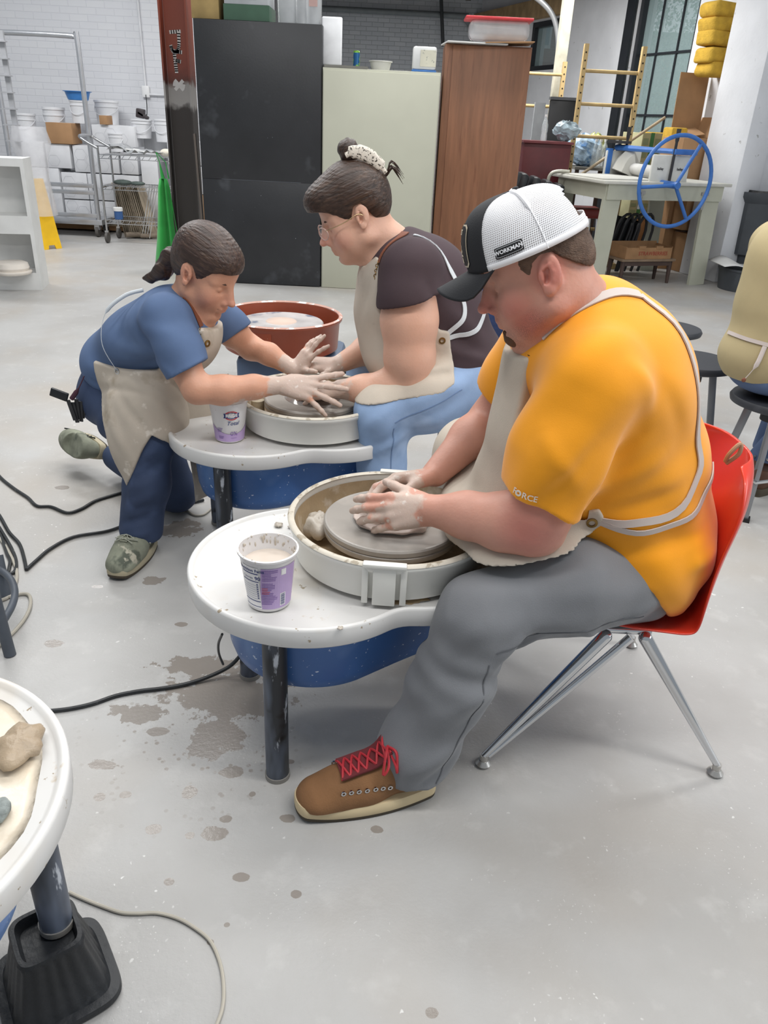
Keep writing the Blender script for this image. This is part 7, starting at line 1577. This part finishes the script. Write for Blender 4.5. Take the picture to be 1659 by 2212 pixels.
T.fn(lambda P: .0018*np.sin(34*P[..., 0]+26*P[..., 2]))
shG = sdf_obj('shirt', T, .0045, M_navyT, gir)
Lg = Sdf(); Lg.ell((-1.00, 2.68, .50), (.125, .165, .13), k=.05)
Lg.chain([((-1.00, 2.60, .50), .10), ((-.90, 2.50, .46), .092), ((-.80, 2.42, .43), .074)], .04); Lg.chain([((-.80, 2.42, .42), .074), ((-.825, 2.40, .27), .074), ((-.855, 2.375, .10), .076)], .04)
Lg.chain([((-.98, 2.74, .50), .105), ((-.89, 2.72, .30), .088), ((-.82, 2.70, .095), .080)], .04); Lg.chain([((-.82, 2.70, .09), .075), ((-.98, 2.84, .10), .074), ((-1.14, 2.98, .10), .058)], .04)
Lg.cut((-.86, 2.37, .065), (0, 0, -1), (-.86, 2.37, 0), .13, k=.003); Lg.cut((-1.17, 3.0, .1), (-.75, .66, 0), (-1.2, 3.03, .1), .12, k=.003)
Lg.fn(folds([((-.76, 2.34, .42), (-.86, 2.33, .36), .006, .02), ((-.75, 2.34, .36), (-.88, 2.34, .28), -.007, .018), ((-.78, 2.32, .26), (-.90, 2.32, .20), .006, .018), ((-.78, 2.31, .18), (-.92, 2.32, .14), -.007, .016), ((-.79, 2.30, .12), (-.92, 2.31, .09), .006, .014), ((-.84, 2.34, .38), (-.86, 2.32, .16), .005, .015), ((-.92, 2.45, .5), (-.98, 2.5, .38), .005, .02), ((-.80, 2.62, .12), (-.92, 2.7, .14), -.004, .02)], Lg, 1.6))
Lg.fn(lambda P: .0018*np.sin(36*P[..., 0]+30*P[..., 2]))
jG = sdf_obj('jeans', Lg, .0045, M_den, gir)
A = Sdf(); A.add(T); A.add(Lg); A.p = [q_ for q_ in A.p if q_[0] not in 'hfs' and not (q_[0] == 'c' and q_[3][1] < 2.36 and q_[3][2] > .6) and not (q_[0] == 'c' and q_[3][2] < .22)]
A.ell((-.66, 2.47, .75), (.085, .10, .09), k=.04); A.ell((-.82, 2.46, .50), (.13, .12, .15), k=.05); A.ell((-.86, 2.42, .40), (.10, .08, .12), k=.05); A.grow(.009)
def side(P_): return P_
A.poly((0, 0, 0), (1, 0, 0), (0, 0, 1), [(-.50, .80), (-.575, .80), (-.615, .815), (-.66, .75), (-.76, .665), (-.90, .66), (-.985, .665), (-.98, .58), (-.93, .46), (-.90, .33), (-.875, .27), (-.83, .37), (-.77, .47), (-.73, .44), (-.68, .36), (-.50, .36)])
A.cut((-.60, 2.385, .76), (-.6, -1, 0), (-.66, 2.32, .80), .16, k=.01); A.cut((-.60, 2.555, .76), (-.3, 1, 0), (-.60, 2.66, .78), .20, k=.01); A.fn(folds([((-.95, 2.40, .62), (-.84, 2.32, .38), .006, .02), ((-.90, 2.38, .62), (-.78, 2.33, .48), -.007, .018), ((-.86, 2.40, .64), (-.70, 2.36, .52), .006, .02), ((-.95, 2.45, .60), (-.72, 2.38, .60), .006, .014), ((-.95, 2.45, .57), (-.74, 2.38, .575), -.006, .012), ((-.92, 2.40, .50), (-.87, 2.36, .33), .005, .02)], A))
A.fn(lambda P: .002*np.sin(30*P[..., 2]+22*P[..., 0]))
apG = sdf_obj('apron', A, .0045, M_aprG, gir)
# hanging skirt of the apron between and behind the legs
rows = [[Vector((-.70+.03*k+.012*math.sin(k*2+z*9), 2.50+.03*k, z)) for k in range(5)] for z in (.60, .45, .32, .22, .15)]
sheet(MB(), rows).build('apron_skirt', M_aprG, apG, smooth=180, thick=.003)
curve_strip('leather_strap', T, [(-.655, 2.41, .90), (-.625, 2.405, .875), (-.60, 2.40, .845), (-.59, 2.40, .82)], .018, .003, M_leath, apG, off=.003)
for i in range(6): t_ = i/5; p = Vector(T.snap((-.588+.02*t_, 2.39, .815-.04*t_), .004)); MB().lathe([(.003, -.001), (.0055, -.001), (.0055, .001), (.003, .001)], c=p, rot=(RX(PI/2) if i % 2 else RY(PI/2)), seg=12, close=True).build('chain_link', M_brass, apG)
p = Vector(A.snap((-.565, 2.38, .765), .0)); MB().lathe([(.006, 0), (.011, 0), (.011, .002), (.006, .003), (.006, 0)], c=p, rot=Vector(A.grad(p)).to_track_quat('Z', 'Y').to_matrix(), seg=24).build('eyelet', M_brass, apG)
p = Vector(A.snap((-.90, 2.40, .655), .0)); MB().lathe([(.006, 0), (.011, 0), (.011, .002), (.006, .003), (.006, 0)], c=p, rot=Vector(A.grad(p)).to_track_quat('Z', 'Y').to_matrix(), seg=24).build('eyelet', M_chr, apG)
MB().tube([tuple(p), (-.93, 2.42, .74), (-.92, 2.45, .83), (-.86, 2.47, .885), (-.80, 2.48, .905)], (.001, .006), seg=8, smooth=6, flat=(0, 1, 0)).build('waist_tape', M_white_st, apG)
# keys and a tag clipped to the waist
t = thing('key_bunch', 'bunch of dark keys and a black tag clipped at the waist of the kneeling person', 'keys', (-1.085, 2.50, .535))
MB().tube([(.05, -.0, .07), (.03, -.01, .03), (.0, -.01, -.01)], (.002, .008), seg=8, smooth=3, flat=(0, 1, 0)).build('lanyard', mat('maroon lanyard', '4a2a38', .7), t); MB().box((-.045, 0, .0), (.06, .012, .03), rot=RY(.35), bev=.003).build('tag', M_bp, t)
for i in range(5): MB().box((-.01+.008*i, .006*i, -.055-.01*(i % 2)), (.014, .004, .075), rot=RY(.1*(i-2)), bev=.0015).build('key', M_iron, t)
M_run = mat('dusty grey green knit', '8c8f7e', .85, var=.2, scale=14, spots=[('5a5f54', 9, .56, .08), ('b9b4a2', 16, .6, .06)]); M_runs = mat('dusty sole', 'b3a98f', .8, var=.1); M_runl = mat('grey laces', 'a3a597', .8)
shoe(gir, (-.85, 2.44, 0), (-.885, 2.20, 0), .27, (M_run, M_runs, M_tread, M_runl, M_run), name='running_shoe', up=.09, w_=.050, hiker=False)
e = shoe(gir, (0, 0, 0), (1, 0, 0), .265, (M_run, M_runs, M_tread, M_runl, M_run), name='running_shoe', up=.09, w_=.046, lace=False)
fx = unit((-.55, .42, -.02)); toe = V3(-1.36, 3.13, .05)
# lying on its instep: the sole looks up and away to the left
u_ = unit(V3(-.45, -.75, .35)); u_ = unit(u_-fx*(u_@fx)); l_ = np.cross(u_, fx); hl = V3(-1.185, 2.995, .11)
e.matrix_world = Matrix([[fx[i], l_[i], u_[i], hl[i]] for i in range(3)]+[[0, 0, 0, 1]])
mb = MB()
for k in range(4): mb.tube([(.06+.045*k, -.047, .03), (.09+.045*k, -.046, .075)], .003, seg=6)
for k in range(3): mb.tube([(.09+.045*k, -.048, .03), (.06+.045*k, -.046, .07)], .003, seg=6)
mb.build('side_stripes', mat('dark shoe stripe', '2c2f2c', .7), e, smooth=0)['kind'] = 'stuff'
# ================================================================ PERSON IN TAN AT THE RIGHT EDGE
M_tanS = mat('khaki jersey', 'b1a27c', .85, var=.05, scale=5, bump=.08, bscale=500); M_den2 = mat('mid blue denim', '55688a', .8, var=.1, scale=5, bump=.12, bscale=450)
tan_ = person('person', 'person in a khaki T-shirt and jeans sitting on a black stool at the right edge'); tan_.location.x = -.06
hT = Frame((1.68, 3.06, 1.33), (.75, .62, -.2), sc=1.05); B = Sdf(); head(B, hT); B.cone(hT(-.02, 0, -.05), (1.66, 3.05, 1.16), .055, .065, k=.04); B.ell((1.66, 3.06, 1.05), (.13, .13, .12), k=.04)
B.chain([((1.52, 3.20, 1.06), .06), ((1.60, 3.32, .86), .052), ((1.80, 3.40, .78), .042), ((1.98, 3.42, .74), .03)], .025); B.chain([((1.82, 2.95, 1.06), .06), ((1.92, 3.05, .84), .052), ((2.0, 3.2, .76), .042), ((2.06, 3.32, .74), .03)], .025)
hand(B, (1.98, 3.42, .74), (1, .1, -.1), (0, 0, 1), 'L', [(20, 25, 15)]*4, sc=.95); hand(B, (2.06, 3.32, .74), (1, .3, -.1), (0, 0, 1), 'R', [(20, 25, 15)]*4, sc=.95)
sdf_obj('body', B, .006, M_skinG, tan_, [lambda V: V[:, 0]*0]*3)
H = Sdf(); H.ell(hT(-.012, 0, .05), V3(.106, .084, .096)*1.05, hT.R); H.cut(hT(.06, 0, 0), hT.f*1.0-hT.u*.6); sdf_obj('hair', H, .006, M_hairM, tan_)
T = Sdf(); T.ell((1.60, 3.06, 1.02), (.205, .165, .19), k=.06); T.ell((1.585, 3.05, .84), (.20, .165, .24), k=.08); T.ell((1.575, 3.04, .66), (.21, .17, .16), k=.06)
T.cone((1.66, 3.06, 1.11), (1.54, 3.18, 1.06), .06, .08, k=.04).cone((1.66, 3.06, 1.11), (1.80, 2.96, 1.06), .06, .08, k=.04); T.sub(Sdf().chain([((1.53, 3.19, 1.06), .085), ((1.57, 3.28, .88), .08)], .03).cut((1.57, 3.27, .92), (.2, .3, -1)), (1.55, 3.23, .98), .22, .03); T.sub(Sdf().chain([((1.81, 2.95, 1.06), .085), ((1.87, 3.0, .88), .08)], .03).cut((1.87, 3.0, .92), (.2, .3, -1)), (1.84, 2.98, .98), .22, .03)
T.cut((1.6, 3.04, .565), (0, 0, -1), (1.6, 3.04, .5), .4, k=.004); T.cut((1.66, 3.05, 1.17), (0, 0, 1), (1.68, 3.05, 1.22), .10)
T.fn(folds([((1.44, 2.98, .72), (1.60, 2.88, .70), -.012, .016), ((1.60, 2.88, .70), (1.78, 2.94, .71), -.012, .016), ((1.46, 3.0, .80), (1.58, 2.89, .76), .006, .02), ((1.46, 3.0, .64), (1.56, 2.88, .68), .006, .02), ((1.5, 2.96, .95), (1.6, 2.9, .85), .004, .03)])); T.fn(lambda P: .0025*np.sin(30*P[..., 2]+12*P[..., 0]))
shT = sdf_obj('shirt', T, .006, M_tanS, tan_)
Lg = Sdf(); Lg.ell((1.60, 3.04, .575), (.175, .165, .075), k=.04); Lg.chain([((1.62, 3.14, .575), .095), ((1.86, 3.34, .56), .08)], .04); Lg.chain([((1.70, 2.98, .575), .095), ((1.94, 3.16, .56), .08)], .04)
Lg.chain([((1.86, 3.34, .55), .078), ((1.80, 3.32, .13), .062)], .03); Lg.chain([((1.94, 3.16, .55), .078), ((1.74, 3.20, .15), .066)], .03); Lg.cut((0, 0, .15), (0, 0, -1), (1.8, 3.2, 0), 1.); Lg.cut((0, 0, .497), (0, 0, -1), (1.58, 3.03, .47), .19, k=.003)
sdf_obj('jeans', Lg, .006, M_den2, tan_)
for c in ((1.80, 3.30), (1.74, 3.18)): shoe(tan_, (c[0]-.05, c[1]-.05, 0), (c[0]+.14, c[1]+.12, 0), .27, (mat('brown leather shoe', '5a3f30', .6), M_tread, M_tread, M_lace, M_tong), name='shoe', up=.10, lace=False)
for P_ in ([(1.385, 3.05, .735), (1.43, 2.96, .73), (1.53, 2.90, .72), (1.66, 2.885, .705), (1.78, 2.93, .712)],): curve_strip('apron_tie', T, P_, .014, .003, M_strap, shT, off=.004)
for dx, w_ in ((-.02, -.05), (.02, .02)):
    q0 = Vector(T.snap((1.49+dx, 2.91, .72), .006)); tie = MB().tube([q0, q0+Vector((w_*.4, -.014, -.07)), q0+Vector((w_, -.01, -.13))], (.009, .0015), seg=8, smooth=4, flat=(1, 0, 0)).build('tie_end', M_strap, shT); MB().sph(q0+Vector((w_, -.01, -.13)), .009, (1, .5, 1), seg=12).build('leather_tip', M_leath, tie)
curve_strip('back_strap', T, [(1.62, 2.88, .72), (1.60, 2.89, .85), (1.59, 2.92, .98), (1.60, 2.97, 1.09)], .02, .003, M_strap, shT, off=.003)
